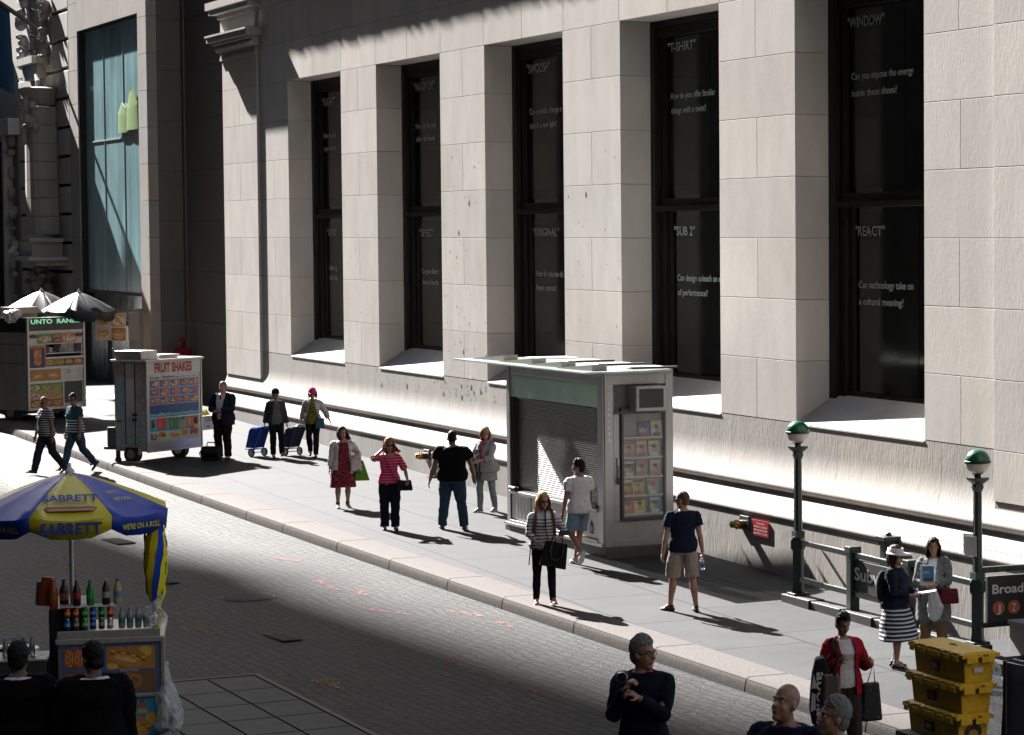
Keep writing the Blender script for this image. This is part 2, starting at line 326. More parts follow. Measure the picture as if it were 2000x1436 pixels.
def grate(label, x, y, lx, ly, rz):
    t = thing('drain_grate', label, 'grate', (x, y, gz(x) - .19), rz)
    mb = MB((.012, .012, .012)); mb.box((-lx / 2, -ly / 2, .004), (lx / 2, ly / 2, .008)); 
    mb.c = (.03, .03, .03)
    for i in range(9): mb.box((-lx / 2 + lx * i / 8 - .015, -ly / 2, .008), (-lx / 2 + lx * i / 8 + .015, ly / 2, .022))
    mb.build('bars', VMET, t)
grate('small dark iron grate in the shaded cobbles above the plate', -38.65, -8.94, .75, .3, .1)
grate('dark iron grate in the cobbles beside the folded parasol', -45.08, -9.1, .6, .3, .1)
grate('dark iron grate in the cobbles under the yellow and blue parasol', -50.65, -8.62, .9, .35, .1)
# steps under the people nearest the camera (below the picture)
mb = MB((.25, .24, .23))
for i in range(9):
    x0 = -24.6 + i * .95
    mb.box((x0, -22, gz(x0) - .6), (8, -9.2, gz(x0) - .14 + .128 * (i + 1)))
mb.box((-19.6, -12.5, -1), (8, -9.21, .47))
mb.fc = [(.1, .095, .09)] * len(mb.fc); tag(mb.build('stone_steps', VM), kind='structure')
# ------------------------------------------------------------------ the limestone building
def stone(name, nz=.1, col=None):
    m = mat(name, col, .82, 0, nz, 2.2, .12, 26, .3, stretch=(1, 1, .35)); return m
LIME = mat('limestone', None, .85, 0, .13, 1.7, .1, 22, .3, stretch=(1, 1, .4))
WL = (.545, .51, .475)
def tone(c=WL, a=.075):
    t = random.uniform(1 - a, 1 + a); q = random.uniform(-.012, .012); return (c[0] * t + q, c[1] * t, c[2] * t - q * .6)
BX0, BX1 = -76.4, -30.2
bld = thing('limestone_building', 'pale limestone bank building with five deep window bays along the pavement', 'building', (-53, 0, 0))
bld_off = Vector((53, 0, 0))
class LB(MB):                                              # builder in world coordinates for a thing with an origin
    def build(s, *a, **k):
        par = a[2] if len(a) > 2 else k.get('parent'); o = super().build(*a, **k)
        if par:
            while par.parent: par = par.parent
            o.matrix_parent_inverse = Matrix.Identity(4); o.data.transform(Matrix.Translation(-par.location)) if not par.rotation_euler.z else o.data.transform(par.matrix_basis.inverted())
        return o
WIN = [(-40.3 - 7.465 * k, -35.9 - 7.465 * k + (.06 * k if k else 0)) for k in range(5)][::-1]
Z0, CH = 2.46, 1.01; G = .0045
mb = LB()
def blk(x0, x1, z0, z1, y0=0., y1=.8): mb.box((x0 + G, y0, z0 + G), (x1 - G, y1, z1 - G), tone())
edges = [-72.9] + [e for p in WIN for e in p] + [-33.7]
piers = [(edges[i], edges[i + 1]) for i in range(0, len(edges), 2)]
for r in range(7):
    z0 = Z0 + r * CH; z1 = z0 + CH
    for (a, b) in piers:
        if r % 2 == 0:
            m_ = (a + b) / 2 + random.uniform(-.04, .04); blk(a, m_, z0, z1); blk(m_, b, z0, z1)
        else: blk(a, b, z0, z1)
for r in range(7, 11):                                     # above the heads
    z0 = Z0 + r * CH; z1 = z0 + CH
    js = [-72.9]
    if r == 7:
        for a, b in WIN: js += [a - .05, (a + b) / 2 + random.uniform(-.2, .2), b + .05]
    else:
        x = -72.9 + (1.9 if r % 2 else .9)
        while x < -34.5: js.append(x); x += random.choice((3.7, 3.75))
    js.append(-33.7)
    for a, b in zip(js, js[1:]): blk(a, b, z0, z1)
for a, b in ((BX0, -72.9), (-33.7, BX1)):                  # corner pilasters
    for r in range(-1, 9):
        z0 = Z0 + r * CH if r >= 0 else 1.72; z1 = Z0 + (r + 1) * CH
        if r >= 8 and a < -50: break
        m_ = (a + b) / 2
        if r % 2 == 0: blk(a, m_, z0, z1, -.07); blk(m_, b, z0, z1, -.07)
        else: blk(a, b, z0, z1, -.07)
mb.build('wall', LIME, bld, bev=.004)
mb = LB((.24, .22, .205))                                   # the core behind the joints
for a, b in piers: mb.box((a + .015, .012, 1.5), (b - .015, 1.6, Z0 + 7 * CH))
mb.box((BX0 + .02, -.055, 1.2), (-72.915, .7, 12)); mb.box((-33.685, -.055, 1.2), (BX1 - .02, .7, 12))
mb.box((-72.92, .012, Z0 + 7 * CH + .01), (-33.68, 1.6, 55)); mb.box((BX0 + .02, .8, 1), (-72.9, 30, 55)); mb.box((-33.7, .8, -1), (BX1 - .02, 30, 55))
mb.box((BX0 + .02, 6, -1), (BX1 - .02, 30, 55))
mb.build('core', mat('mortar', None, .9), bld)
# plinth with its mouldings, one profile run along the front
def arc(cy, cz, r, a0, a1, n=8): return [(cy + r * math.cos(R(a0 + (a1 - a0) * i / n)), cz + r * math.sin(R(a0 + (a1 - a0) * i / n))) for i in range(n + 1)]
prof = [(-.445, -1.4), (-.445, .868)] + arc(-.385, .955, .08, 235, 95) + [(-.36, 1.05), (-.345, 1.06), (-.345, 1.075)] + \
    [(-.345 + .215 * t, 1.075 + .235 * t ** 1.25) for t in (.25, .5, .75, 1)] + [(-.135, 1.325)] + arc(-.14, 1.405, .075, 265, 95) + \
    [(-.115, 1.5), (-.1, 1.5)] + [(-.1 * (1 - t) ** 2.2, 1.5 + .5 * t) for t in (.12, .25, .4, .55, .7, .85, 1)] + [(0, 2.03), (0, 2.448)]
mb = LB()
jx = [BX0 - .1] + [BX0 + 3.73 * i + (.0 if i % 2 else .3) for i in range(1, 12)] + [BX1 + .1]
for a, b in zip(jx, jx[1:]): mb.extrude_x(prof + [(.5, 2.448), (.5, -1.4)], a + .004, b - .004, tone((.385, .36, .335), .05))
mb.build('plinth', mat('weathered_limestone', None, .88, 0, .17, 1.5, .25, 14, .3, stretch=(1.7, 1, .4)), bld, smooth=32)
mb = LB((.25, .235, .22)); mb.extrude_x([(y + .012, z) for y, z in prof] + [(.5, 2.44), (.5, -1.4)], BX0 - .09, BX1 + .09); mb.build('plinth_core', VM, bld)
for a, b in WIN:                                           # sloping sills
    mb = LB(); mb.add([(a, .004, 2.45), (b, .004, 2.45), (b, .82, 2.99), (a, .82, 2.99), (a, -.012, 2.42), (b, -.012, 2.42), (a, -.012, 2.447), (b, -.012, 2.447)], [(6, 7, 2, 3), (4, 5, 7, 6)], tone((.56, .54, .52))); mb.build('sill', LIME, bld)
for a, b in ((BX0, -72.9), (-33.7, BX1)):                  # capitals of the corner pilasters
    mb = LB()
    for z0, z1, o in ((10.36, 10.46, .05), (10.46, 10.6, .03), (10.6, 10.78, .12), (10.78, 10.86, .2), (10.86, 11.0, .34), (11.0, 11.05, .38), (11.05, 11.5, .03), (11.5, 11.62, .1), (11.62, 11.75, .28), (11.75, 11.95, .36)):
        mb.box((a - o, -.07 - o, z0), (b + o, .7, z1), tone((.42, .4, .37)))
    for i in range(34):
        x = a - .1 + i * .112; mb.ell((x, -.21, 10.69), (.04, .03, .08), nu=8, nv=6); mb.box((x - .03, -.3, 10.79), (x + .03, -.26, 10.86))
    mb.build('capital', LIME, bld)
mb = LB((.45, .43, .4)); x = BX0 - .3                      # main cornice high above, broken along its lip
while x < BX1 + .3:
    wd = random.uniform(.18, .5); mb.box((x, -.56 - random.uniform(0, .016), 13.58), (x + wd - .02, .6, 13.85)); x += wd
mb.box((BX0 - .4, -.52, 13.79), (BX1 + .4, .6, 14.3)); mb.build('cornice', LIME, bld)
mb = LB((.05, .045, .042)); rnd = random.Random(3)         # old blast scars as flat dark patches, the pits' shade put into their colour
def chip(x, z, r, y=-.0035):
    n = 7; mb.poly([(x + r * .6 * rnd.uniform(.6, 1.2) * math.cos(2 * math.pi * i / n), y, z + r * rnd.uniform(.6, 1.3) * math.sin(2 * math.pi * i / n)) for i in range(n)][::-1])
for i in range(190):
    pr = rnd.choice(((-58.3, -55.3), (-58.3, -55.3), (-58.3, -55.3), (-65.8, -62.8), (-50.7, -47.9))); x = rnd.uniform(*pr); z = 2.1 + 5.5 * rnd.random() ** 1.6
    chip(x, z, rnd.choice((.014, .018, .022, .03, .02)) if rnd.random() < .95 else .06)
for i in range(45): x = rnd.uniform(-62.7, -50); chip(x, rnd.uniform(2.02, 2.38), rnd.choice((.015, .02, .03, .06)))
mb.build('blast_scars', VM, bld)
BRZ = mat('dark_bronze', (.010, .007, .0055), .5, 0, .2, 8, 0, 40, .2)
GLS = mat('dark_glass', (.004, .005, .005), .06, 0, .3, 1.5, 0, 40, .4)
GREY = (.55, .6, .59)
TXT = {0: [('"FLIGHT"', -69.78, 8.87, 1.17, .21), ('How do you', -69.68, 8.05, 1.04, .13), ('stay true to', -69.66, 7.72, 1.06, .13), ('"UPTO', -69.49, 5.54, .86, .18), ('Can it g', -69.34, 4.67, .72, .13), ('then thin', -69.33, 4.42, .74, .13)],
       1: [('"MAXIMUM"', -62.32, 8.9, 1.52, .21), ('How can the orig', -62.21, 8.03, 1.45, .13), ('define the future?', -62.2, 7.73, 1.4, .13), ('"SPEED"', -62.04, 5.52, 1.07, .18), ('Can you blur t', -61.88, 4.66, 1.2, .13), ('form & functio', -61.86, 4.41, 1.18, .13)],
       2: [('"SWOOSH"', -54.81, 8.93, 1.35, .2), ('Can a subtle change s', -54.68, 8.07, 1.85, .13), ('icon in a new light?', -54.66, 7.78, 1.55, .13), ('"ORIGINAL"', -54.54, 5.53, 1.48, .17), ('How do you see th', -54.38, 4.69, 1.55, .13), ('blank canvas?', -54.36, 4.4, 1.15, .13)],
       3: [('"T-SHIRT"', -47.34, 8.95, 1.27, .17), ('How do you offer familiar', -47.22, 8.07, 2.02, .12), ('things with a twist?', -47.2, 7.8, 1.58, .12), ('"SUB 2"', -47.09, 5.54, .94, .17), ('Can design unleash an e', -46.96, 4.7, 1.95, .12), ('of performance?', -46.95, 4.43, 1.35, .12)],
       4: [('"WINDOW"', -39.95, 8.91, 1.29, .17), ('Can you expose the energy', -39.81, 8.06, 2.13, .12), ('inside these shoes?', -39.8, 7.79, 1.57, .12), ('"REACT"', -39.7, 5.53, 1.04, .16), ('Can technology take on', -39.57, 4.68, 1.87, .12), ('a cultural meaning?', -39.56, 4.41, 1.53, .12)]}
for i, (a, b) in enumerate(WIN):
    mb = LB(); h = Z0 + 7 * CH
    for x0, x1, y0, z0, z1 in ((a, a + .22, .6, 2.85, h), (b - .2, b, .6, 2.85, h), (a + .22, a + .36, .7, 6.1, h), (a + .22, a + .46, .68, 2.85, 6.0), (a + .46, a + .62, .74, 2.85, 6.0), (a + .2, b - .2, .62, h - .12, h), (a + .2, b - .2, .66, h - .3, h - .12), (a + .2, b - .2, .6, 5.99, 6.09), (a + .2, b - .2, .68, 6.09, 6.22), (a + .2, b - .2, .7, 2.8, 2.98)):
        mb.box((x0, y0, z0), (x1, .86, z1))
    fr = mb.build('window', BRZ, bld, bev=.008)
    mb = LB(); mb.box((a + .1, .8, 2.9), (b - .1, .83, h - .05)); 
    mb.build('pane', GLS, fr)
    mb = LB((.010, .0112, .011)); mb.box((a + .75, .792, 3.02), (a + 2.75, .796, 5.9)); mb.box((a + .4, .792, 6.3), (a + 2.3, .796, 9.1)); mb.build('inner_blind', mat('inner_blind', None, .12, 0, .1, 1, 0, 40, .3), fr)
    mb = LB(GREY)
    for s_, x, z, w_, h_ in TXT[i]: text_mesh(mb, s_, (x, .786, z), (1, 0, 0), (0, 0, 1), h_, w_, bold=.015)
    mb.build('lettering', VM, fr)
# ------------------------------------------------------------------ the neighbour with the tall glazed bay
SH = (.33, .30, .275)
nb = thing('glazed_bay_building', 'grey stone building with one tall dusty blue glazed bay and a dark side wall', 'building', (-88, -.5, gz(-88)))
mb = LB()
def ash(x0, x1, z0, z1, y, dx=0, course=1.5, ln=1.1, c=SH):
    z = z0
    k = 0
    while z < z1 - .01:
        h = min(course, z1 - z); x = x0; k += 1; first = ln * (.5 if k % 2 else 1)
        while x < x1 - .01:
            b = min(x1, x + first); first = ln; mb.box((x + .006, y, z + .006), (b - .006, y + .3, z + h - .006), tone(c)); x = b
        z += h
ash(-84.62, -83.5, 0, 30, -.5, course=1.1, ln=2); ash(-94.6, -93.25, 0, 30, -.5, course=1.1, ln=2)
ash(-93.25, -84.62, 12.25, 30, -.5, course=1.4, ln=2.4)
mb.box((-93.25, -.45, -1), (-92.9, .4, 12.25), (.03, .03, .03)); 
for k in range(20):                                        # smooth side wall of the bay
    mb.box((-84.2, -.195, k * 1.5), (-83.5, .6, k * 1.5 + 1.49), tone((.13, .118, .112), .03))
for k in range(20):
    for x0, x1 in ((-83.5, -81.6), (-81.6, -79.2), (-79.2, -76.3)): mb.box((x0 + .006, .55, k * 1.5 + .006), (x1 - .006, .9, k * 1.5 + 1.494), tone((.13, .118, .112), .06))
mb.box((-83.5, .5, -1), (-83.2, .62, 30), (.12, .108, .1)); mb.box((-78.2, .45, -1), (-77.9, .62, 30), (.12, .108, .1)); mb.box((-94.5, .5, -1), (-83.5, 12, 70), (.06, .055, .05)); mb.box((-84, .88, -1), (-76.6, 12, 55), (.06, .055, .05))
mb.box((-94.5, -.48, -1), (-84, .5, .75), (.3, .28, .26)); mb.box((-86.3, -.52, .7), (-84.6, .2, 3.3), (.3, .28, .26)); mb.box((-87.2, -.8, .4), (-84.0, -.45, .95), (.36, .34, .31))
mb.build('wall', LIME, nb)
m = mat('dusty_glass', (.30, .50, .54), .22, 0, .4, .8, 0, 40, .5, stretch=(1.4, 1, .3))
mb = LB()
for k in range(3):
    x0 = -92.9 + k * 2.76; x1 = x0 + 2.74
    for z0, z1 in ((8.62, 12.2), (3.8, 8.58)): mb.box((x0, -.32, z0), (x1, -.30, z1))
gl = mb.build('bay_glazing', m, nb)
mb = LB((.3, .4, .42))
for k in range(1, 3): mb.box((-92.9 + k * 2.76 - .02, -.34, 3.8), (-92.9 + k * 2.76, -.3, 12.2))
mb.box((-92.9, -.34, 8.58), (-84.62, -.3, 8.62)); mb.box((-92.9, -.36, 3.7), (-84.62, -.28, 3.8), (.05, .05, .05)); mb.box((-92.9, -.4, 12.18), (-84.62, -.28, 12.3), (.03, .03, .03)); mb.build('glazing_bar', VM, gl)
mb = LB((.012, .016, .016)); mb.box((-92.9, -.3, 2.9), (-84.62, -.27, 3.7)); mb.build('transom_window', GLS, nb)
mb = LB((.05, .05, .05)); mb.box((-92.9, -.4, 2.75), (-84.62, -.25, 2.9))
for x in (-92.9, -90.0, -89.8, -86.4): mb.box((x, -.38, .7), (x + .12, -.25, 2.8))
mb.build('shop_frame', VM, nb)
mb = LB(); mb.box((-92.8, -.33, .8), (-90.0, -.31, 2.75)); mb.box((-89.7, -.33, .8), (-86.4, -.31, 2.75)); mb.build('shop_window', mat('shop_glass', (.12, .2, .19), .2, 0, .7, 1.6, 0, 40, .5, stretch=(1.5, 1, .5)), nb)
mb = LB((.14, .26, .04))                                   # lime shape standing inside the bay, close to the glass
mb.tube([(-87.3, -.36, 8.75), (-87.3, -.36, 9.3), (-87.2, -.36, 9.6)], [.75, .7, .3], 14, flat=.04); mb.tube([(-86.0, -.37, 8.8), (-86.0, -.37, 9.5), (-86.1, -.37, 10.0)], [.85, .75, .3], 14, flat=.04)
lime = mb.build('window_emblem', VM, nb)
# ------------------------------------------------------------------ the ornate building at the far left
ob_ = thing('ornate_building', 'rusticated stone building with a carved pier and a shelf of scrollwork', 'building', (-101, -.5, gz(-101)))
mb = LB(); z = -.5; k = 0
OC = (.5, .47, .43)
while z < 30:
    for x0, x1 in ((-103.4, -98.6), (-98.6, -97.1), (-97.1, -94.62)):
        if z < 9.6 or x0 > -99: mb.box((x0 + .02, -.5, z + .05), (x1 - .02, .2, z + .92), tone(OC))
    if z >= 9.6: mb.box((-103.4, -.5, z + .05), (-98.62, .2, z + .92), tone(OC))
    z += .97
mb.box((-120, -.4, 9.4), (-94.7, .3, 30), OC); mb.box((-103.5, -.3, -1), (-94.63, 8, 30), (.06, .055, .05)); mb.box((-400, .9, -1), (-103, 8, 70), (.03, .028, .026))
mb.build('wall', LIME, ob_, bev=.03)
mb = LB(OC)
mb.box((-104.9, -.85, -1), (-104.5, .9, 9.2)); mb.box((-104.5, -.55, -1), (-103.4, .2, 9.3), (.2, .18, .165)); mb.box((-113, -.9, 9.2), (-103.3, .4, 9.8)); mb.build('door_surround', LIME, ob_, bev=.03)
mb = LB((.33, .31, .28)); rnd = random.Random(5)           # carved pier: stacked drums, scroll console, shelf, urn base
for i in range(7): mb.loft([((-97.3, -.85, 5.6 + i * .62), .95 - .05 * i, .55), ((-97.3, -.85, 5.6 + i * .62 + .605), .94 - .05 * i, .55)], 16, tone((.33, .31, .28)), e=3)
mb.loft([((-97.3, -.85, 10), .6, .5), ((-97.3, -.95, 10.4), .85, .6), ((-97.3, -.95, 10.55), .95, .65), ((-97.3, -.95, 10.6), .6, .5)], 18)
for i in range(26): mb.ell((-97.3 + rnd.uniform(-.6, .6), -1.3 + rnd.uniform(-.15, .15), rnd.uniform(8.8, 10.3)), (rnd.uniform(.08, .2), .14, rnd.uniform(.1, .24)), nu=8, nv=6)
mb.ell((-97.2, -1.4, 9.85), (.22, .22, .32)); mb.tube([(-97.3, -.95, 10.6), (-97.2, -1.0, 10.8), (-97.6, -1.0, 11.05)], [.12, .09, .04])
pier = mb.build('carved_pier', LIME, ob_)
mb = LB((.42, .4, .365))
mb.box((-99.3, -1.75, 4.72), (-95.3, -.4, 4.85)); mb.box((-96.7, -1.5, 4.55), (-95.5, -.4, 4.72)); mb.box((-98.3, -1.5, 4.85), (-96.1, -.5, 5.35), (.44, .42, .38)); mb.box((-96.2, -1.6, 5.35), (-95.9, -.45, 5.48))
for x in (-98.4, -98.5): mb.tube([(x, -1.55, 4.86), (x, -1.72, 5.0), (x, -1.6, 5.2), (x, -1.62, 5.36)], [.14, .16, .1, .13])
mb.build('shelf', LIME, ob_)
mb = LB((.3, .28, .25))
for i in range(46): mb.ell((-97.3 + rnd.gauss(0, .55), -.95 + rnd.uniform(-.3, .1), rnd.uniform(3.2, 4.5)), (rnd.uniform(.08, .22), .16, rnd.uniform(.08, .22)), nu=8, nv=6)
mb.box((-98.3, -.8, -1), (-96.3, -.4, 3.2), (.36, .34, .31)); mb.box((-97.9, -.84, -1), (-96.7, -.8, 2.9), (.33, .31, .28))
mb.build('console', LIME, ob_)
for x in (-97.9, -104.0, -101.6):
    mb = LB((.3, .28, .25))
    for i in range(26): mb.ell((x + rnd.gauss(0, .2), -.62 + rnd.uniform(-.1, .05), (11.6 + rnd.random() * 2.6) if x != -104.0 else rnd.uniform(1, 10.8)), (rnd.uniform(.08, .2), .15, rnd.uniform(.1, .25)), nu=8, nv=6)
    mb.build('carving', LIME, ob_)
mb = LB(); mb.box((-101.2, -1.0, 11.5), (-98.2, -.4, 11.75), (.42, .4, .36)); mb.box((-101, -.8, 11.0), (-98.4, -.4, 11.5), (.35, .33, .3)); mb.build('window_sill', LIME, ob_)
mb = LB((.01, .012, .014)); mb.box((-101.0, -.52, 11.8), (-98.4, -.42, 16)); mb.build('upper_window', GLS, ob_)
mb = LB((.4, .37, .34)); mb.box((-126, -6.5, -1), (-112.6, .3, 17.3)); mb.build('unseen_wing', LIME, ob_)  # unseen block, added and sized for the slanting shade it throws on the front
for i, (x, z0, lab, fc) in enumerate(((-98.6, 12.55, 'tapering flagpole with a dark blue flag leaning out over the far left pavement', 1),)):
    t = thing('flagpole', lab, 'flagpole', (x, -.5, z0)); mb = MB((.05, .05, .05)); dv = Vector((-.15, -.8, .58)).normalized()
    mb.tube([(0, 0, 0), dv * 6.5], [.09, .05], 10); mb.ell(dv * 6.6, (.1, .1, .1)); mb.build('pole', VG, t)
    mb = MB((.25, .23, .2)); mb.cbox((0, .02, 0), (.35, .1, .5)); mb.build('wall_bracket', VM, t)
    mb = MB((.008, .035, .085)); a = dv * 1.35; b = dv * 4.4; P = []
    for q in range(13):
        for r_ in range(9):
            s_ = q / 12; tt = r_ / 8; p = a.lerp(b, s_) + Vector((0, 0, -3.0 * tt * (1 - .12 * s_))); p += Vector((.16 * math.sin(s_ * 9 + tt * 2) * tt, .1 * math.cos(s_ * 7) * tt, 0)); P.append(p)
    mb.add(P, [(q * 9 + r_, q * 9 + r_ + 1, (q + 1) * 9 + r_ + 1, (q + 1) * 9 + r_) for q in range(12) for r_ in range(8)]); mb.build('flag', VC, t, smooth=60, solid=.01)
# ------------------------------------------------------------------ the side of the street the camera stands on: towers that shade the road
def tower(name, lab, x0, x1, y0, y1, h, c):
    t = thing(name, lab, 'tower', ((x0 + x1) / 2, (y0 + y1) / 2, gz(x0))); mb = LB(c); mb.box((x0, y0, -1), (x1, y1, h)); 
    z = 5
    while z < h: mb.box((x0 - .4, y0 - .4, z), (x1 + .4, y1 + .4, z + .5)); z += 12
    mb.build('wall', VM, t)
    mb = LB((.02, .022, .025)); z = 7
    while z < h - 5:
        x = x0 + 3
        while x < x1 - 3: mb.box((x, y1 - .1, z), (x + 1.8, y1 + .03, z + 2.6)); x += 4.2
        z += 4
    mb.build('window_band', GLS, t)
tower('office_tower', 'tall stone office tower down the street that shades the road', -262, -205, -110, -32.1, 175, (.08, .07, .065))
tower('office_block', 'long stone office block across the street from the bank', -203, -72, -60, -27.5, 110, (.07, .065, .06))
tower('corner_block', 'stone block behind the camera across the street', -70, 20, -60, -34, 95, (.07, .065, .06))
tower('north_block', 'stone block closing the street behind the camera', 30, 60, -90, 60, 110, (.08, .075, .07))
# ------------------------------------------------------------------ people
def blob(name, mb, m, parent, vox=.009, smooth=2, cut=None, wr=0, ws=9, thick=0, clampz=None):
    """one continuous skin grown over the overlapping shapes in mb"""
    me = bpy.data.meshes.new(name); me.from_pydata([tuple(p) for p in mb.v], [], mb.f)
    o = bpy.data.objects.new(name, me); COL.objects.link(o)
    md = o.modifiers.new('r', 'REMESH'); md.mode = 'VOXEL'; md.voxel_size = vox
    if smooth: s_ = o.modifiers.new('s', 'SMOOTH'); s_.factor = .5; s_.iterations = smooth
    dg = bpy.context.evaluated_depsgraph_get(); m2 = bpy.data.meshes.new_from_object(o.evaluated_get(dg))
    bpy.data.objects.remove(o); bpy.data.meshes.remove(me); m2.name = name
    if wr:
        sd = Vector((random.uniform(0, 50), 0, 0)); nv = len(m2.vertices)
        nrm = [0.] * nv * 3; m2.vertex_normals.foreach_get('vector', nrm); co = [0.] * nv * 3; m2.vertices.foreach_get('co', co)
        for i in range(0, nv * 3, 3):
            x, y, z = co[i] * ws, co[i + 1] * ws, co[i + 2] * ws
            f = wr * (noise.noise(Vector((x, y, z * .8)) + sd) + .6 * noise.noise(Vector((x * 2.3, y * 2.3, z * 1.5)) - sd))
            co[i] += nrm[i] * f; co[i + 1] += nrm[i + 1] * f; co[i + 2] += nrm[i + 2] * f
        m2.vertices.foreach_set('co', co); m2.update()
    if clampz is not None:
        for v in m2.vertices: v.co.z = max(v.co.z, clampz)
    if cut:
        bm = bmesh.new(); bm.from_mesh(m2)
        bmesh.ops.delete(bm, geom=[f for f in bm.faces if cut(f.calc_center_median())], context='FACES'); bm.to_mesh(m2); bm.free()
    m2.polygons.foreach_set('use_smooth', [True] * len(m2.polygons)); m2.materials.clear(); m2.materials.append(m)
    ob = link(name, m2, parent)
    if thick: md = ob.modifiers.new('solid', 'SOLIDIFY'); md.thickness = thick; md.offset = 0
    return ob
TORSO = {'m': [(.84, .135, .10, 0), (.92, .168, .12, -.008), (1.0, .166, .12, 0), (1.1, .156, .112, .006), (1.2, .16, .114, .006), (1.31, .178, .12, 0), (1.39, .172, .108, -.01), (1.45, .12, .085, -.014), (1.49, .062, .062, -.015)],
         'f': [(.84, .14, .105, 0), (.92, .176, .125, -.01), (1.0, .162, .115, 0), (1.1, .134, .098, .004), (1.2, .138, .102, .008), (1.285, .152, .124, .016), (1.36, .148, .10, 0), (1.42, .105, .078, -.01), (1.465, .052, .054, -.012)]}
def sgn_(k): return 1 if k == 'R' else -1
def ik(a, t, l1, l2, hint):
    a = Vector(a); t = Vector(t); d = t - a; L = min(d.length, (l1 + l2) * .999); d.normalize(); t = a + d * L
    c = (l1 * l1 - l2 * l2 + L * L) / (2 * L); h = math.sqrt(max(1e-6, l1 * l1 - c * c)); hv = Vector(hint); hv = (hv - d * hv.dot(d)).normalized()
    return a + d * c + hv * h, t
SKIN = {'fair': (.36, .20, .14), 'tan': (.25, .13, .085), 'asian': (.33, .19, .125), 'dark': (.10, .055, .04), 'pink': (.38, .19, .14)}
HAIRC = {'black': (.005, .0045, .004), 'brown': (.045, .024, .015), 'blonde': (.40, .25, .10), 'straw': (.36, .26, .13), 'ginger': (.33, .14, .05), 'grey': (.13, .125, .12), 'dark': (.012, .009, .007), 'shaved': (.10, .065, .05)}
def person(label, loc, yaw, h=1.75, sex='m', fat=1., skin='fair', hair=('short', 'brown'), feet=None, hands=None, head=(0, 0, 0), lean=(0, 0), top=None, inner=None,
           bottom=None, shoes=(.02, .02, .02), socks=None, glasses=None, hat=None, curl=.5, group=None, seed=1, twist=0, vox=.0085, bare=None):
    S = h / 1.75; root = thing('person', label, 'person', loc, R(yaw - 90), group); rnd = random.Random(seed)
    feet = feet or {}; hands = hands or {}
    fem = sex == 'f'
    def lt(p, amt=1.):                                     # lean and twist of the upper body about the hips
        p = Vector(p)
        if p.z > .95:
            k = min(1, (p.z - .95) / .25); p = Vector((0, 0, .95)) + Euler((-R(lean[0]) * k, R(lean[1]) * k, R(twist) * k)).to_matrix() @ (p - Vector((0, 0, .95)))
        return p
    rings = []
    for z, rx, ry, yo in TORSO[sex]: rings.append((z, rx * (1 + (fat - 1) * (1 if z < 1.4 else .3)), ry * (1 + (fat - 1) * (1.5 if z < 1.36 else .3)), yo + (.02 * (fat - 1) * 4 if 1.0 < z < 1.3 else 0)))
    def torso(mb, z0, z1, inf, flare=0, hemx=0):
        rr = []; zs = sorted(set([z0, z1] + [q[0] for q in rings if z0 < q[0] < z1]))
        for z in zs:
            for a, b in zip(rings, rings[1:]):
                if a[0] <= z <= b[0] + 1e-6:
                    t = (z - a[0]) / (b[0] - a[0]); q = [a[i] + (b[i] - a[i]) * t for i in range(4)]; break
            else: q = list(rings[0] if z < rings[0][0] else rings[-1])
            fl = flare * max(0, (1.1 - z)) + hemx * min(1, max(0, (1.12 - z) / .1)); c = lt((0, q[3], z)); rr.append((c, q[1] + inf + fl, q[2] + inf + fl))
        vs = []; n = 22
        for c, rx, ry in rr:
            for j in range(n):
                t = 2 * math.pi * j / n; ct, st = math.cos(t), math.sin(t); e = 2 / 2.35
                px = rx * math.copysign(abs(ct) ** e, ct); py = ry * math.copysign(abs(st) ** e, st)
                k = min(1, max(0, (c.z - .95) / .25)); qv = Euler((-R(lean[0]) * k, R(lean[1]) * k, R(twist) * k)).to_matrix() @ Vector((px, py, 0)); vs.append(c + qv)
        m = len(rr); mb.add(vs, [(i * n + j, i * n + (j + 1) % n, (i + 1) * n + (j + 1) % n, (i + 1) * n + j) for i in range(m - 1) for j in range(n)] + [tuple(range(n))[::-1], tuple((m - 1) * n + j for j in range(n))])
    sw, sz = (.152, 1.375) if fem else (.182, 1.395); sw *= 1 + (fat - 1) * .6
    J = {}
    for sgn, k in ((1, 'R'), (-1, 'L')):
        fx, fy, lift, toe, pitch = feet.get(k, (sgn * .1, 0, 0, sgn * 8, 0))
        hip = Vector((sgn * .095, 0, .93)); fwd = Vector((math.sin(R(toe)), math.cos(R(toe)), 0))
        ank = Vector((fx, fy, .085 + lift)) - fwd * .05 * math.sin(R(max(0, pitch))) + Vector((0, 0, .12 * math.sin(R(max(0, pitch)))))
        kn, ank = ik(hip, ank, .435, .42, fwd + Vector((0, .3, 0)))
        J['hip' + k], J['kn' + k], J['an' + k], J['fw' + k], J['pt' + k] = hip, kn, ank, fwd, pitch
        sh = lt((sgn * sw, -.012, sz)); tgt, hint = hands.get(k, ((sgn * (.27 + .05 * (fat - 1)), .05, .82), (sgn * .4, -1, -.1)))
        el, wr = ik(sh, tgt, .285, .255, hint); J['sh' + k], J['el' + k], J['wr' + k] = sh, el, wr
    HC = lt((0, .01 if not fem else .005, 1.605 if not fem else 1.60)); HM = Euler((R(head[1]), R(head[2]), R(-head[0])), 'XYZ').to_matrix(); HM = Matrix.Rotation(R(-head[0]), 3, 'Z') @ Matrix.Rotation(-R(head[1]), 3, 'X') @ Matrix.Rotation(R(head[2]), 3, 'Y')
    hp = lambda x, y, z: HC + HM @ Vector((x, y, z))
    # ---- body: one continuous surface
    b = MB(); torso(b, .84, 1.49 if not fem else 1.465, 0); ar = .86 if fem else 1.
    af = 1 + (fat - 1) * .8
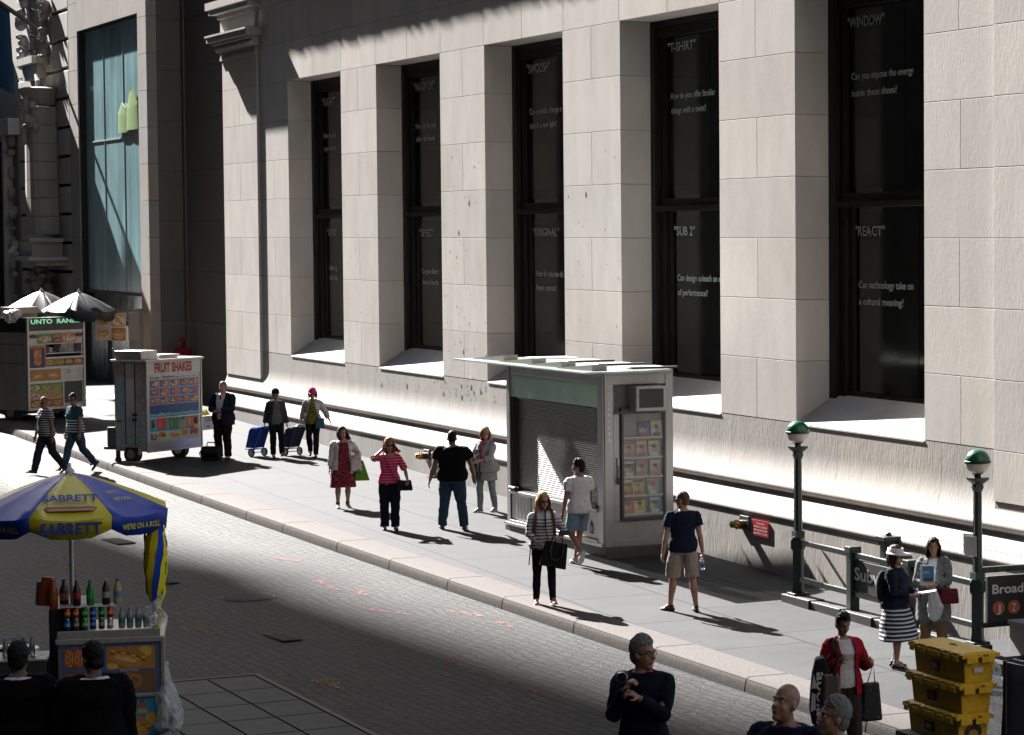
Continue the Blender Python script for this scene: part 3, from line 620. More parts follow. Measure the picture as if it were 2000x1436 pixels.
    for k in 'RL':
        sgn = 1 if k == 'R' else -1
        b.tube([J['hip' + k] + Vector((0, 0, .02)), J['hip' + k].lerp(J['kn' + k], .5), J['kn' + k]], [.088 * af, .072 * af, .054], 12, round_=True)
        cm = J['kn' + k].lerp(J['an' + k], .35) - J['fw' + k] * .014
        b.tube([J['kn' + k], cm, J['kn' + k].lerp(J['an' + k], .7), J['an' + k]], [.051, .056 * af, .042, .035], 12, round_=True)
        b.tube([J['an' + k], J['an' + k] + J['fw' + k] * .1 - Vector((0, 0, .045 - .03 * (J['pt' + k] < 0)))], [.036, .032], 8, round_=True)
        b.ell(J['sh' + k], (.055 * ar * af,) * 3); b.tube([lt((0, -.02, 1.45 if not fem else 1.425)), J['sh' + k]], [.06 if not fem else .05, .05 * ar * af], 10, round_=True)
        b.tube([J['sh' + k], J['sh' + k].lerp(J['el' + k], .45), J['el' + k]], [.053 * ar * af, .048 * ar * af, .038 * ar], 10, round_=True)
        b.tube([J['el' + k], J['el' + k].lerp(J['wr' + k], .3), J['wr' + k]], [.039 * ar, .04 * ar * af, .026 * ar], 10, round_=True)
        # the hand: palm, four fingers of unequal length, thumb from the side of the palm
        d = (J['wr' + k] - J['el' + k]).normalized(); inward = Vector((-sgn, .25, 0)); nrm = (inward - d * inward.dot(d))
        if nrm.length < .2: nrm = Vector((0, 0, -1)) - d * (-d.z)
        nrm.normalize(); sd = d.cross(nrm) * sgn
        if sd.dot(Vector((0, 1, .3))) < 0: sd = -sd        # thumb side
        W = J['wr' + k]; q = Matrix((sd, d, nrm)).transposed(); hs = .92 if fem else 1.
        b.ell(W + d * .045 * hs, (.040 * hs, .052 * hs, .017 * hs), q)
        for i, (off, ln) in enumerate(((.028, .07), (.010, .078), (-.009, .072), (-.027, .056))):
            p0 = W + d * .082 * hs + sd * off * hs; c1 = curl * .9; d1 = (d * math.cos(c1) + nrm * math.sin(c1)); d2 = (d * math.cos(c1 * 2.1) + nrm * math.sin(c1 * 2.1))
            b.tube([W + d * .05 + sd * off * hs * .9, p0, p0 + d1 * ln * .5 * hs, p0 + d1 * ln * .5 * hs + d2 * ln * .5 * hs], [.0095, .0095, .0088, .0075], 6, round_=True)
        t0 = W + d * .025 + sd * .03 * hs; t1 = t0 + (d * .6 + sd * .75 + nrm * .35).normalized() * .035; b.tube([t0, t1, t1 + (d * .85 + sd * .25 + nrm * .4).normalized() * .03], [.012, .0105, .0085], 6, round_=True)
        J['hd' + k] = W + d * .09 * hs + nrm * .03
    b.tube([lt((0, -.018, 1.42)), hp(0, -.012, -.05)], [.062 if not fem else .05, .056 if not fem else .045], 12, round_=True)
    q3 = HM; b.ell(hp(0, -.012, .045), (.076, .096, .098), q3); b.ell(hp(0, .016, -.03), (.064, .074, .092), q3); b.ell(hp(0, .058, -.096), (.032, .03, .024), q3)
    b.ell(hp(.034, .052, -.03), (.026, .026, .03), q3); b.ell(hp(-.034, .052, -.03), (.026, .026, .03), q3); b.ell(hp(0, .074, .032), (.05, .018, .012), q3)
    b.tube([hp(0, .082, .015), hp(0, .104, -.022)], [.009, .0155], 8, round_=True)
    b.ell(hp(0, .083, -.058), (.024, .012, .012), q3)
    for s_ in (1, -1): b.ell(hp(s_ * .077, -.008, -.005), (.011, .022, .032), q3)
    for q in range(len(b.v)): b.v[q] = b.v[q] * S
    sm = mat('skin_' + skin, SKIN[skin], .5, 0, .22, 26, .14, 80, .35); body = blob('body', b, sm, root, vox, 2)
    def fin(name, mb, m, v=.01, smooth=2, cut=None, wr=.008, ws=11, thick=0, par=root, clampz=None):
        for q in range(len(mb.v)): mb.v[q] = mb.v[q] * S
        return blob(name, mb, m, par, v, smooth, (lambda c: cut(c / S)) if cut else None, wr, ws, thick, clampz)
    # ---- face
    for s_ in (1, -1):
        e = MB((.55, .52, .5)); e.ell(Vector(hp(s_ * .031, .074, .012)) * S, (.0135 * S, .008 * S, .0075 * S), q3, nu=8, nv=6); e.ell(Vector(hp(s_ * .031, .080, .012)) * S, (.0062 * S, .0035 * S, .0062 * S), q3, (.02, .013, .01), 8, 6); e.build('eye', VG, root, 60)
        e = MB(HAIRC.get(hair[1], (.05, .03, .02))); e.tube([Vector(hp(s_ * .016, .089, .032)) * S, Vector(hp(s_ * .034, .086, .038)) * S, Vector(hp(s_ * .05, .074, .033)) * S], [.004 * S, .005 * S, .003 * S], 6); e.build('eyebrow', VC, root, 60)
    e = MB(tuple(c * f for c, f in zip(SKIN[skin], (.8, .5, .5)))); e.ell(Vector(hp(0, .0905, -.058)) * S, (.021 * S, .006 * S, .0065 * S), q3, nu=10, nv=6); e.build('mouth', VM, root, 60)
    # ---- hair
    st, hc = hair; hm = mat('hair_' + hc, HAIRC[hc], .6, 0, .45, 30, .6, 120, .18, stretch=(1, 1, .25))
    if st != 'bald':
        g = MB(); t = {'shaved': .003, 'short': .010, 'crop': .010}.get(st, .017)
        g.ell(hp(0, -.016, .05), (.077 + t, .096 + t, .097 + t), q3)
        if st in ('short', 'crop', 'shaved'): g.ell(hp(0, -.05, -.02), (.062 + t, .05 + t, .07), q3)
        def hcut(c):
            l = HM.transposed() @ (c - HC)
            if st == 'shaved': return l.z < -.06 or (l.y > -.015 and l.z < .05 and abs(l.x) < .2) or (l.y > .045 and l.z < .125)
            if st in ('short', 'crop'): return (l.y > .028 and l.z < .082) or (l.y > -.03 and l.z < .0)
            return (l.y > .045 and l.z < .088 - abs(l.x) * .55) or (l.y > .062 and l.z < .09)
        if st in ('crop', 'short'):
            for i in range(40 if st == 'crop' else 110):
                a = rnd.uniform(0, 6.28); u = rnd.uniform(.0, .9); p = Vector((.08 * u * math.cos(a), -.01 + .1 * u * math.sin(a), .05 + .11 * math.sqrt(1 - u * u))); kk = .8 if st == 'crop' else .6; p.z -= .004; g.ell(hp(*p), (.018 * kk, .02 * kk, .02 * kk), q3, nu=6, nv=5)
        ln = {'long': .24, 'wavy': .22, 'bob': .12, 'wild': .2, 'curly': .13}.get(st, 0)
        if ln:
            for i in range(22):
                a = R(200 + 220 * i / 21 + 20) ; x = .082 * math.sin(a - R(310) + 0) ; th = -115 + 230 * i / 21
                x = .084 * math.sin(R(th)); y = -.012 - .09 * math.cos(R(th)); 
                l_ = ln * rnd.uniform(.8, 1.1); w1 = rnd.uniform(-.012, .012); fl = 1.12 + .25 * (st in ('wavy', 'wild', 'curly')) * rnd.random()
                p = [hp(x * .8, y * .8, .09), hp(x * 1.12, y * 1.05 + .004, .01), hp(x * fl + w1, y * 1.1 + w1, -l_ * .5), hp(x * fl * .98 - w1, y * 1.0 + .005, -l_)]
                if st == 'wild': p[2] += Vector((-.05 * abs(math.sin(i)), .02, .02)); p[3] += Vector((-.11 * rnd.random() - (.06 if th < 0 else 0), .03, .05))
                g.tube(p, [.02, .026, .024, .011], 7, round_=True)
        fin('hair', g, hm, .0075, 1, hcut, .005 if ln else .0045, 45)
    # ---- trousers, skirt, shorts
    if bottom:
        kind, bm_ = bottom[0], bottom[1]; lo = bottom[2] if len(bottom) > 2 else .016
        g = MB()
        if kind in ('skirt', 'dress'):
            hem = bottom[3] if len(bottom) > 3 else .5; wd = .2 + lo
            if kind == 'dress': torso(g, .84, 1.40, .018, .1)
            mid = (J['knR'] + J['knL']) / 2
            g.loft([((0, 0, 1.06), .15 * fat, .115 * fat), ((0, -.005, .95), .188 * fat, .14 * fat), ((mid.x * .3, mid.y * .3, .8), .2 * fat + lo * .3, .152 * fat + lo * .3), ((mid.x * .6, mid.y * .6, (.8 + hem) / 2), .2 * fat + lo * .8, .15 * fat + lo * .8), ((mid.x * .9, mid.y * .9, hem), wd * fat + lo * .4, .15 * fat + lo)], 28)
            if kind == 'dress':
                for k in 'RL': g.tube([J['sh' + k], J['sh' + k].lerp(J['el' + k], .35)], [.07, .062], 10, round_=False); g.ell(J['sh' + k], (.068,) * 3)
            ob = fin(kind, g, bm_, .01, 2, None, .009, 7)
        else:
            torso(g, .84, 1.06, .006)
            end = {'trousers': 1.9, 'shorts': bottom[3] if len(bottom) > 3 else .9}[kind]
            for k in 'RL':
                a, kn, an = J['hip' + k], J['kn' + k], J['an' + k]; fwd = J['fw' + k]
                if kind == 'trousers':
                    p = [a, a.lerp(kn, .5), kn, kn.lerp(an, .5), an + Vector((0, 0, -.02))]; rr = [.086 * af + lo * .5, .079 * af + lo, .063 + lo, .062 * (.97 if lo < .012 else 1) + lo * .9, .043 + lo * 1.3]
                    p[3] = p[3] - fwd * .008
                else: p = [a, a.lerp(kn, .5), a.lerp(kn, end)]; rr = [.086 * af + lo * .5, .084 * af + lo, .072 * af + lo * 1.4]
                g.tube(p, rr, 14); g.ell(a, (.084 * af + lo * .4,) * 3); kind == 'trousers' and g.ell(kn, (.062 + lo,) * 3)
            fin(kind, g, bm_, .009, 2, None, .011 if lo > .01 else .005, 10)
    # ---- tops
    def upper(name, spec, inf):
        m = spec['m']; g = MB(); hem = spec.get('hem', .93); lo = spec.get('loose', .016)
        torso(g, max(.84, hem), spec.get('neck', 1.468 if not fem else 1.435), inf + lo * .6, spec.get('flare', 0), .016 if inf > .006 else .01)
        if hem < .84: g.loft([((0, 0, hem), .185 * fat + lo + inf, .15 * fat + lo + inf), ((0, 0, .9), .178 * fat + lo + inf, .135 * fat + lo + inf), ((0, 0, 1.0), .165 * fat + lo + inf, .12 * fat + lo + inf)], 24)
        sl = spec.get('sleeve', .5)
        for k in 'RL':
            s, e, w_ = J['sh' + k], J['el' + k], J['wr' + k]; g.ell(s, (.056 * ar * af + inf + lo * .3,) * 3); g.tube([lt((sgn_(k) * .05, -.02, 1.44 if not fem else 1.412)), s], [.048 + inf * .6, .053 * ar * af + inf + lo * .2], 12, round_=True); ra = .055 * ar * af + inf + lo * .8
            if sl <= 1: g.tube([s, s.lerp(e, sl)], [ra, ra + .004], 14)
            elif sl > 0: g.tube([s, s.lerp(e, .55), e, e.lerp(w_, sl - 1)], [ra, ra - .005, .045 * ar + inf + lo * .6, (.033 + .012 * (2 - sl)) * ar + inf + lo * .55], 14); g.ell(e, (.045 * ar + inf + lo * .6,) * 3)
        if spec.get('collar'): g.tube([lt((0, -.015, 1.40)), lt((0, -.012, 1.475 if not fem else 1.445))], [.09, .066 if not fem else .055], 16)
        op = spec.get('open'); vn = spec.get('vneck', 0)
        def cut(c):
            if op:
                zz_ = c.z
                if c.y > .02 and zz_ > hem - .1:
                    wdt = op[0] + (op[1] - op[0]) * min(1, max(0, (zz_ - .95) / .45))
                    # the opening follows the leaned chest; sleeves lie outside it
                    ctr = lt((0, 0, zz_)).x
                    return abs(c.x - ctr) < wdt and all((c - (J['el' + k].lerp(J['wr' + k], min(1, max(0, (c - J['el' + k]).dot(J['wr' + k] - J['el' + k]) / (J['wr' + k] - J['el' + k]).length_squared))))).length > .075 for k in 'RL')
            if vn: return c.y > 0 and c.z > 1.44 - vn and abs(c.x) < (c.z - (1.44 - vn)) * .55
            return False
        return fin(name, g, m, .009, 2, cut if (op or vn) else None, spec.get('wr', .011), spec.get('ws', 10), .006 if (op or vn) else 0)
    if inner: upper(inner.get('name', 'shirt'), inner, .006)
    if top: upper(top.get('name', 'shirt'), top, .016 if inner else .007)
    # ---- shoes
    for k in 'RL':
        f, a, pt = J['fw' + k], J['an' + k], J['pt' + k]; g = MB(); pr = R(pt); dn = Vector((0, 0, -1))
        fd = (f * math.cos(pr) + dn * math.sin(pr)).normalized(); up = (Vector((0, 0, 1)) * math.cos(pr) + f * math.sin(pr)).normalized(); sdv = fd.cross(up); q = Matrix((sdv, fd, up)).transposed(); o = a - up * .085; ls = .9 if fem else 1.
        lw = .004
        for (y, z, rx, ry, rz) in ((-.045, .03, .036, .04, .034), (.03, .032, .039, .07, .036), (.1, .026, .045, .07, .03), (.155, .022, .04, .045, .024), (-.02, .07, .036, .045, .035)):
            if bare and z > .06: continue
            g.ell(o + fd * y * ls + up * z, (rx * ls, ry * ls, rz), q)
        for pz in range(len(g.v)):                         # flat sole
            dd = (g.v[pz] - o).dot(up)
            if dd < .004: g.v[pz] += up * (.004 - dd)
        sc_ = shoes if isinstance(shoes, (tuple, list)) else (.02, .02, .02)
        sh = fin('shoe', g, mat('shoe_%d_%d_%d' % tuple(int(c * 99) for c in sc_), sc_, .5, 0, .15, 20), .008, 1, None, 0)
        if max(sc_) > .12:
            g = MB((.7, .69, .66)); pts = [(-.078, 0), (-.06, .034), (.03, .036), (.11, .046), (.17, .036), (.196, 0)]; ring = [(x_, y_) for y_, x_ in pts] + [(-x_, y_) for y_, x_ in pts[::-1][1:-1]]
            n = len(ring); vs = [(o + sdv * x_ * ls * 1.03 + fd * y_ * ls + up * z_) * S for z_ in (.001, .02) for x_, y_ in ring]
            g.add(vs, [tuple(range(n)), tuple(range(n, 2 * n))[::-1]] + [(j, (j + 1) % n, n + (j + 1) % n, n + j) for j in range(n)]); g.build('sole', VM, sh)
        if socks: g = MB(); g.tube([a + Vector((0, 0, -.02)), a.lerp(J['kn' + k], .12)], [.042, .044], 12); fin('sock', g, cloth('sock_%d' % int(socks[0] * 99), socks), .008, 1, None, 0)
    # ---- glasses and hats
    if glasses:
        g = MB((.008, .008, .009))
        for s_ in (1, -1):
            if glasses == 'sun': g.ell(hp(s_ * .033, .088, .01) * S, (.028 * S, .008 * S, .021 * S), q3)
            else:
                for i in range(12):
                    a0, a1 = i * R(30), (i + 1) * R(30); g.tube([hp(s_ * .033 + .025 * math.cos(t), .092, .008 + .017 * math.sin(t)) * S for t in (a0, a1)], .0022 * S, 5)
            g.tube([hp(s_ * .058, .086, .016) * S, hp(s_ * .08, .0, .01) * S], .003 * S, 6)
        g.tube([hp(-.012, .098, .014) * S, hp(.012, .098, .014) * S], .003 * S, 6); g.build('sunglasses' if glasses == 'sun' else 'spectacles', VG, root, 60)
    if hat:
        kind, hc_ = hat; hm2 = cloth('hat_%d_%d_%d' % tuple(int(c * 99) for c in hc_), hc_); g = MB()
        if kind == 'cap':
            g.ell(hp(0, -.014, .055), (.097, .115, .108), q3)
            def hc2(c): l = HM.transposed() @ (c - HC); return l.z < .045 - l.y * .12
            fin('cap', g, hm2, .009, 1, hc2, .002, 20, .006); g = MB(hc_)
            P = []
            for i in range(11):
                t = -1 + 2 * i / 10; P.append((hp(.086 * math.sin(t * 1.45), .088 * math.cos(t * 1.1), .052) * S, hp(.08 * math.sin(t * 1.45), .088 * math.cos(t * 1.1) + .088 * math.sqrt(max(0, 1 - t * t)), .036) * S))
            g.add([p for a in P for p in a], [(2 * i, 2 * i + 1, 2 * i + 3, 2 * i + 2) for i in range(10)]); g.build('brim', VC, root, solid=.005)
        else:                                              # sun visor with a wide brim
            g = MB(hc_); P = []
            for i in range(25):
                t = R(-155 + 310 * i / 24); w_ = .015 + .12 * max(0, math.cos(t * .62)) ** 1.1; a_ = (.098 * math.sin(t), -.012 + .117 * math.cos(t)); b_ = ((.098 + w_) * math.sin(t), -.012 + (.117 + w_) * math.cos(t))
                P += [hp(a_[0] * .93, a_[1] * .95, .115) * S, hp(a_[0], a_[1], .055) * S, hp(b_[0], b_[1], .035) * S]
            g.add(P, [(3 * i + k, 3 * i + k + 1, 3 * i + k + 4, 3 * i + k + 3) for i in range(24) for k in (0, 1)]); g.build('visor', VC, root, 30, solid=.005)
    root['_s'] = S; J['hp'] = hp; J['lt'] = lt; J['S'] = S; del root['_s']
    return root, J
# ------------------------------------------------------------------ the people in the photograph and what they carry
def yawto(x, y, a): return math.degrees(math.atan2(-19.5 - y, -x)) + a      # a = 0 looks up the street at the viewer, + to the wall side
def P_(label, x, y, a, dz=0, **k): return person(label, (x, y, gz(x) + dz), yawto(x, y, a), **k)
def W(pj, p):
    r, J = pj; return Matrix.Translation(r.location) @ r.rotation_euler.to_matrix().to_4x4() @ (Vector(p) * J['S'])
def carried(pj, name, label, cat, p=(0, 0, 0), group=None):
    r, J = pj; t = thing(name, label, cat, W(pj, p), r.rotation_euler.z, group); t['_'] = 1; del t['_']; return t
def strap(t, pj, pts, wd=.016, c=(.02, .02, .02), base=None, name='strap', flat=.4):
    o = t.location; inv = Matrix.Rotation(-t.rotation_euler.z, 3, 'Z'); mb = MB(c)
    mb.tube([inv @ (W(pj, p) - o) for p in pts], wd, 8, flat=flat); return mb.build(name, VC, t, 60)
TEE = lambda m, **k: dict(m=m, sleeve=.55, hem=.87, name='shirt', **k)
DEN = cloth('dark_denim', (.022, .027, .038)); DENB = mat('blue_denim', (.03, .062, .10), .9, 0, .35, 9, .4, 70, .2); BLK = cloth('black_cloth', (.010, .010, .011)); NVY = cloth('navy_cloth', (.012, .015, .03))
# two men walking on the cobbles at the left
walkl = {'R': (.09, .33, 0, 0, -8), 'L': (-.09, -.30, .02, -4, 38)}
p1 = P_('man in navy and white striped polo walking left of the man in teal', -63.34, -7.4, -62, -.19, h=1.75, fat=1.08, skin='tan', hair=('shaved', 'shaved'), feet={'R': (.09, .28, 0, 0, -8), 'L': (-.09, -.32, .02, -4, 40)},
        hands={'L': ((-.27, .0, .84), (-.3, -1, -.1)), 'R': ((.24, .14, .86), (.4, -1, -.1))}, head=(-32, 4, 0), glasses='sun', top=TEE(stripes('navy_white_stripe', (.03, .03, .05), (.5, .5, .52), .052, .42), collar=1, loose=.02),
        bottom=('trousers', DEN, .024), shoes=(.03, .025, .022), lean=(4, 0), seed=1)
p2 = P_('man in teal and white striped shirt and blue jeans walking beside the striped polo man', -63.64, -6.71, -62, -.19, h=1.78, fat=1.12, skin='tan', hair=('short', 'black'), feet={'R': (.09, .26, 0, 0, -6), 'L': (-.08, -.36, .03, -4, 48)},
        hands={'L': ((-.28, .06, .84), (-.3, -1, -.1)), 'R': ((.24, .1, .86), (.4, -1, -.1))}, head=(-25, 6, 0), glasses='sun', top=TEE(stripes('teal_white_stripe', (.008, .06, .075), (.5, .55, .56), .062, .3, .006, 1.22), loose=.02),
        bottom=('trousers', DENB, .02), shoes=(.012, .012, .012), lean=(4, 0), seed=2)
# man in the suit
p3 = P_('bald man in dark suit and red tie standing beside a black case', -63.28, -3.5, -28, h=1.80, fat=1.12, skin='pink', hair=('shaved', 'grey'), feet={'R': (.11, 0, 0, 12, 0), 'L': (-.11, .02, 0, -12, 0)},
        hands={'R': ((.05, .25, 1.1), (1, -.6, -.3)), 'L': ((-.05, .25, 1.1), (-1, -.6, -.3))}, head=(6, 6, 0), inner=dict(m=cloth('white_shirt', (.5, .51, .56)), sleeve=1.9, hem=.9, name='shirt', collar=1),
        top=dict(m=NVY, sleeve=1.88, hem=.78, name='jacket', open=(.05, .10), loose=.022, flare=.15), bottom=('trousers', BLK, .028), shoes=(.012, .011, .011), seed=3)
mb = MB((.16, .02, .03)); S = p3[1]['S']
mb.hexa([Vector(q) * S for q in ((-.03, .15, 1.05), (.03, .15, 1.05), (.03, .17, 1.05), (-.03, .17, 1.05), (-.018, .108, 1.44), (.018, .108, 1.44), (.018, .125, 1.44), (-.018, .125, 1.44))]); mb.build('tie', VC, p3[0], bev=.004)
t = thing('briefcase', 'soft black briefcase on the pavement at the feet of the man in the suit', 'briefcase', (-63.05, -3.85, gz(-63)), R(60)); mb = MB((.010, .010, .011))
mb.tube([(-.2, 0, .19), (.2, 0, .19)], [.2, .2], 16, flat=.55, c=(.01, .01, .011)); mb.box((-.21, -.1, .005), (.21, .1, .33)); mb.build('body', VC, t, 40, bev=.03)
mb = MB((.012, .012, .012)); mb.tube([(-.1, 0, .34), (-.08, 0, .42), (.08, 0, .42), (.1, 0, .34)], .014, 8); mb.build('handle', VG, t); mb = MB((.01, .01, .01)); mb.tube([(-.2, .02, .3), (-.3, .1, .16), (-.28, .15, .06), (-.2, .1, .1)], .012, 6); mb.build('strap', VC, t)
# vendor in the red cap
p4 = P_('person in red cap and red hooded top half hidden behind fruit cart', -82.6, .2, -12, .06, h=1.72, skin='dark', hair=('short', 'black'), hat=('cap', (.30, .02, .03)), top=dict(m=cloth('red_hoodie', (.19, .016, .022)), sleeve=1.9, hem=.85, name='hoodie', collar=1, loose=.035), bottom=('trousers', DEN, .02), head=(10, 5, 0), seed=4, vox=.012)
# two women with shopping trolleys
gc = cloth('charcoal_knit', (.035, .036, .04))
p5 = P_('woman in black cap and charcoal cardigan walking with a blue shopping trolley', -63.26, -2.3, 12, h=1.60, sex='f', skin='asian', hair=('short', 'black'), hat=('cap', (.010, .011, .011)), feet={'R': (.08, .02, 0, 4, 0), 'L': (-.09, .25, .03, -4, -14)},
        hands={'R': ((.27, -.14, .80), (.5, -1, 0)), 'L': ((-.27, .05, .80), (-.5, -1, 0))}, head=(-18, 3, 0), inner=dict(m=cloth('slate_tee', (.10, .105, .12)), sleeve=.5, hem=.84, name='shirt', loose=.022), top=dict(m=gc, sleeve=1.9, hem=.86, name='cardigan', open=(.13, .06), loose=.024), bottom=('trousers', BLK, .018), shoes=(.06, .03, .02), seed=5)
p6 = P_('woman in pink cap and pale grey cardigan over a yellow top with a dark trolley', -62.9, -1.54, -4, h=1.62, sex='f', skin='fair', hair=('bob', 'grey'), hat=('cap', (.55, .03, .17)), feet={'R': (.08, -.18, .02, 4, 25), 'L': (-.07, .12, 0, -3, 0)},
        hands={'R': ((.33, -.18, .80), (.6, -1, 0)), 'L': ((-.42, .06, .92), (-.4, -1, .1))}, head=(4, 12, 0), glasses='sun', inner=dict(m=cells('yellow_print', (.30, .22, .012), (.06, .07, .02), 30, .16), sleeve=.4, hem=.84, name='shirt', loose=.024), top=dict(m=cloth('pale_knit', (.34, .32, .32)), sleeve=1.62, hem=.86, name='cardigan', open=(.17, .04), loose=.024), bottom=('trousers', BLK, .012), shoes=(.09, .05, .05), seed=6)
def trolley(pj, lab, c, hand, off):
    h = W(pj, pj[1]['hd' + hand]); x, y = h.x + off[0], h.y + off[1]; t = thing('shopping_trolley', lab, 'trolley', (x, y, gz(x)), math.atan2(-off[1], -off[0]) - math.pi / 2, 'shopping trolleys pulled along the pavement')
    L = math.hypot(*off); hz = h.z - gz(x)
    mb = MB(c); tilt = lambda y_, z_: (0, y_ + (z_ - .12) * L / (hz - .1), z_)
    def q(x_, y_, z_): return (x_, y_ + (z_ - .1) * L / (hz - .1), z_)
    mb.hexa([q(-.17, -.28, .2), q(.17, -.28, .2), q(.17, -.02, .2), q(-.17, -.02, .2), q(-.2, -.30, .64), q(.2, -.30, .64), q(.2, -.02, .64), q(-.2, -.02, .64)]); mb.hexa([q(-.2, -.31, .64), q(.2, -.31, .64), q(.2, -.02, .64), q(-.2, -.02, .64), q(-.16, -.25, .70), q(.16, -.25, .70), q(.16, -.04, .70), q(-.16, -.04, .70)])
    mb.build('bag', VC, t, bev=.025)
    mb = MB(tuple(min(1, k * 1.6 + .03) for k in c))
    for s in (-1, 1): mb.tube([q(s * .14, 0, .1), q(s * .14, 0, .7), q(s * .1, 0, hz)], .011, 8)
    mb.tube([q(-.1, 0, hz), q(.1, 0, hz)], .017, 8); mb.tube([(-.2, 0, .1), (.2, 0, .1)], .01, 8); mb.box((-.15, -.26, .16), (.15, 0, .18))
    mb.build('frame', VG, t)
    for s in (-1, 1):
        mb = MB((.03, .03, .03)); n = 20
        mb.tube([(s * .2 - .014, 0, .1), (s * .2 + .014, 0, .1)], .1, n); w_ = mb.build('wheel', VM, t, 40); mb = MB((.45, .45, .48)); mb.tube([(s * .2 - .017, 0, .1), (s * .2 + .017, 0, .1)], .07, n); mb.build('rim', VMET, w_, 40)
trolley(p5, 'royal blue shopping trolley pulled by the woman in the black cap', (.012, .045, .26), 'R', (-.22, -.12))
trolley(p6, 'dark navy shopping trolley tilted behind the woman in the pink cap', (.02, .03, .055), 'R', (-.32, -.12))
t = carried(p6, 'shoulder_bag', 'small blue shoulder bag at the hip of the woman in the pink cap', 'bag', (-.19, .17, .86)); mb = MB((.03, .09, .14)); mb.hexa([(-.11, -.04, -.12), (.11, -.04, -.12), (.11, .04, -.12), (-.11, .04, -.12), (-.09, -.03, .12), (.09, -.03, .12), (.09, .03, .12), (-.09, .03, .12)]); mb.build('body', VC, t, bev=.02); strap(t, p6, [(-.19, .2, .95), (-.05, .17, 1.15), (.08, .14, 1.35), (.11, .02, 1.47)], .012, (.02, .05, .08))
# woman in the red dress
p7 = P_('woman in dark red paisley dress and white cardigan standing with two bags', -52.52, -3.93, 10, h=1.60, sex='f', fat=1.18, skin='fair', hair=('wild', 'brown'), feet={'R': (.12, .06, 0, 6, 0), 'L': (-.1, -.02, 0, -10, 0)},
        hands={'R': ((.29, .04, .80), (.6, -1, 0)), 'L': ((-.24, .22, 1.12), (-.7, -.8, -.4))}, head=(-16, 4, 0), bottom=('dress', cells('red_paisley', (.105, .008, .014), (.30, .07, .09), 17, .055, d=(.17, .012, .02)), .03, .45),
        top=dict(m=cloth('white_knit', (.50, .48, .48)), sleeve=1.75, hem=.66, name='cardigan', open=(.13, .10), loose=.03, wr=.011), shoes=(.45, .44, .43), socks=(.012, .012, .012), seed=7)
t = carried(p7, 'flower_print_bag', 'white flower print bag on the arm of the woman in the red dress', 'bag', (-.25, .2, 1.0)); mb = MB(); mb.hexa([(-.11, -.05, -.19), (.11, -.05, -.19), (.11, .05, -.19), (-.11, .05, -.19), (-.10, -.02, .13), (.09, -.02, .13), (.09, .02, .13), (-.10, .02, .13)]); mb.build('body', cells('flower_print', (.5, .46, .46), (.32, .03, .07), 17, .2, 'F1', (.10, .12, .3)), t, bev=.02); strap(t, p7, [(-.17, .19, 1.12), (-.2, .18, 1.2), (-.3, .18, 1.2), (-.32, .19, 1.12)], .012, (.4, .1, .1))
t = carried(p7, 'green_bag', 'lime green cloth bag hanging beside the woman in the red dress', 'bag', (-.36, .12, .80)); mb = MB((.11, .24, .028)); mb.hexa([(-.17, -.05, -.2), (.13, -.05, -.2), (.13, .05, -.2), (-.17, .05, -.2), (-.05, -.02, .2), (.09, -.02, .2), (.09, .02, .2), (-.05, .02, .2)]); mb.build('body', VC, t, bev=.03); strap(t, p7, [(-.36, .12, 1.0), (-.31, .16, 1.13), (-.28, .12, 1.0)], .01, (.1, .2, .03))
# woman in pink stripes on the phone
p8 = P_('woman in pink striped top and sunglasses holding a phone to her ear', -48.7, -4.2, 2, h=1.70, sex='f', fat=1.06, skin='fair', hair=('wild', 'ginger'), feet={'R': (.09, -.02, 0, 5, 0), 'L': (-.10, .14, 0, -8, 0)},
        hands={'R': ((.125, .13, 1.53), (.8, .2, -1)), 'L': ((-.33, .2, .94), (-.6, -1, -.2))}, head=(-14, 5, -6), glasses='sun', curl=.9, top=dict(m=stripes('pink_stripe', (.50, .022, .10), (.62, .28, .36), .05, .22), sleeve=.95, hem=.88, name='shirt', loose=.008, neck=1.405), bottom=('trousers', cloth('dark_navy', (.010, .012, .02)), .026), shoes=(.05, .025, .02), bare=1, seed=8)
t = carried(p8, 'phone', 'dark phone held at the ear of the woman in the pink top', 'phone', (.105, .12, 1.605)); mb = MB((.01, .01, .012)); mb.cbox((0, 0, 0), (.012, .07, .14), 0, None, .3); mb.build('body', VG, t, bev=.006)
t = carried(p8, 'handbag', 'dark navy handbag with brass fittings worn across the pink striped top', 'handbag', (-.26, .2, .86)); mb = MB((.012, .013, .022)); mb.hexa([(-.16, -.06, -.1), (.15, -.06, -.1), (.15, .06, -.1), (-.16, .06, -.1), (-.13, -.045, .09), (.12, -.045, .09), (.12, .045, .09), (-.13, .045, .09)]); mb.build('body', VC, t, bev=.02)
strap(t, p8, [(-.13, .22, .95), (-.04, .19, 1.1), (.05, .17, 1.28), (.1, .08, 1.44), (.09, -.06, 1.46)], .012, (.014, .014, .02)); mb = MB((.45, .27, .06)); mb.tube([(.1, .0, .09), (.1, .0, .15)], .014, 8); mb.tube([(-.1, .06, .04), (-.02, .065, .04)], .008, 6); mb.build('buckle', VMET, t)
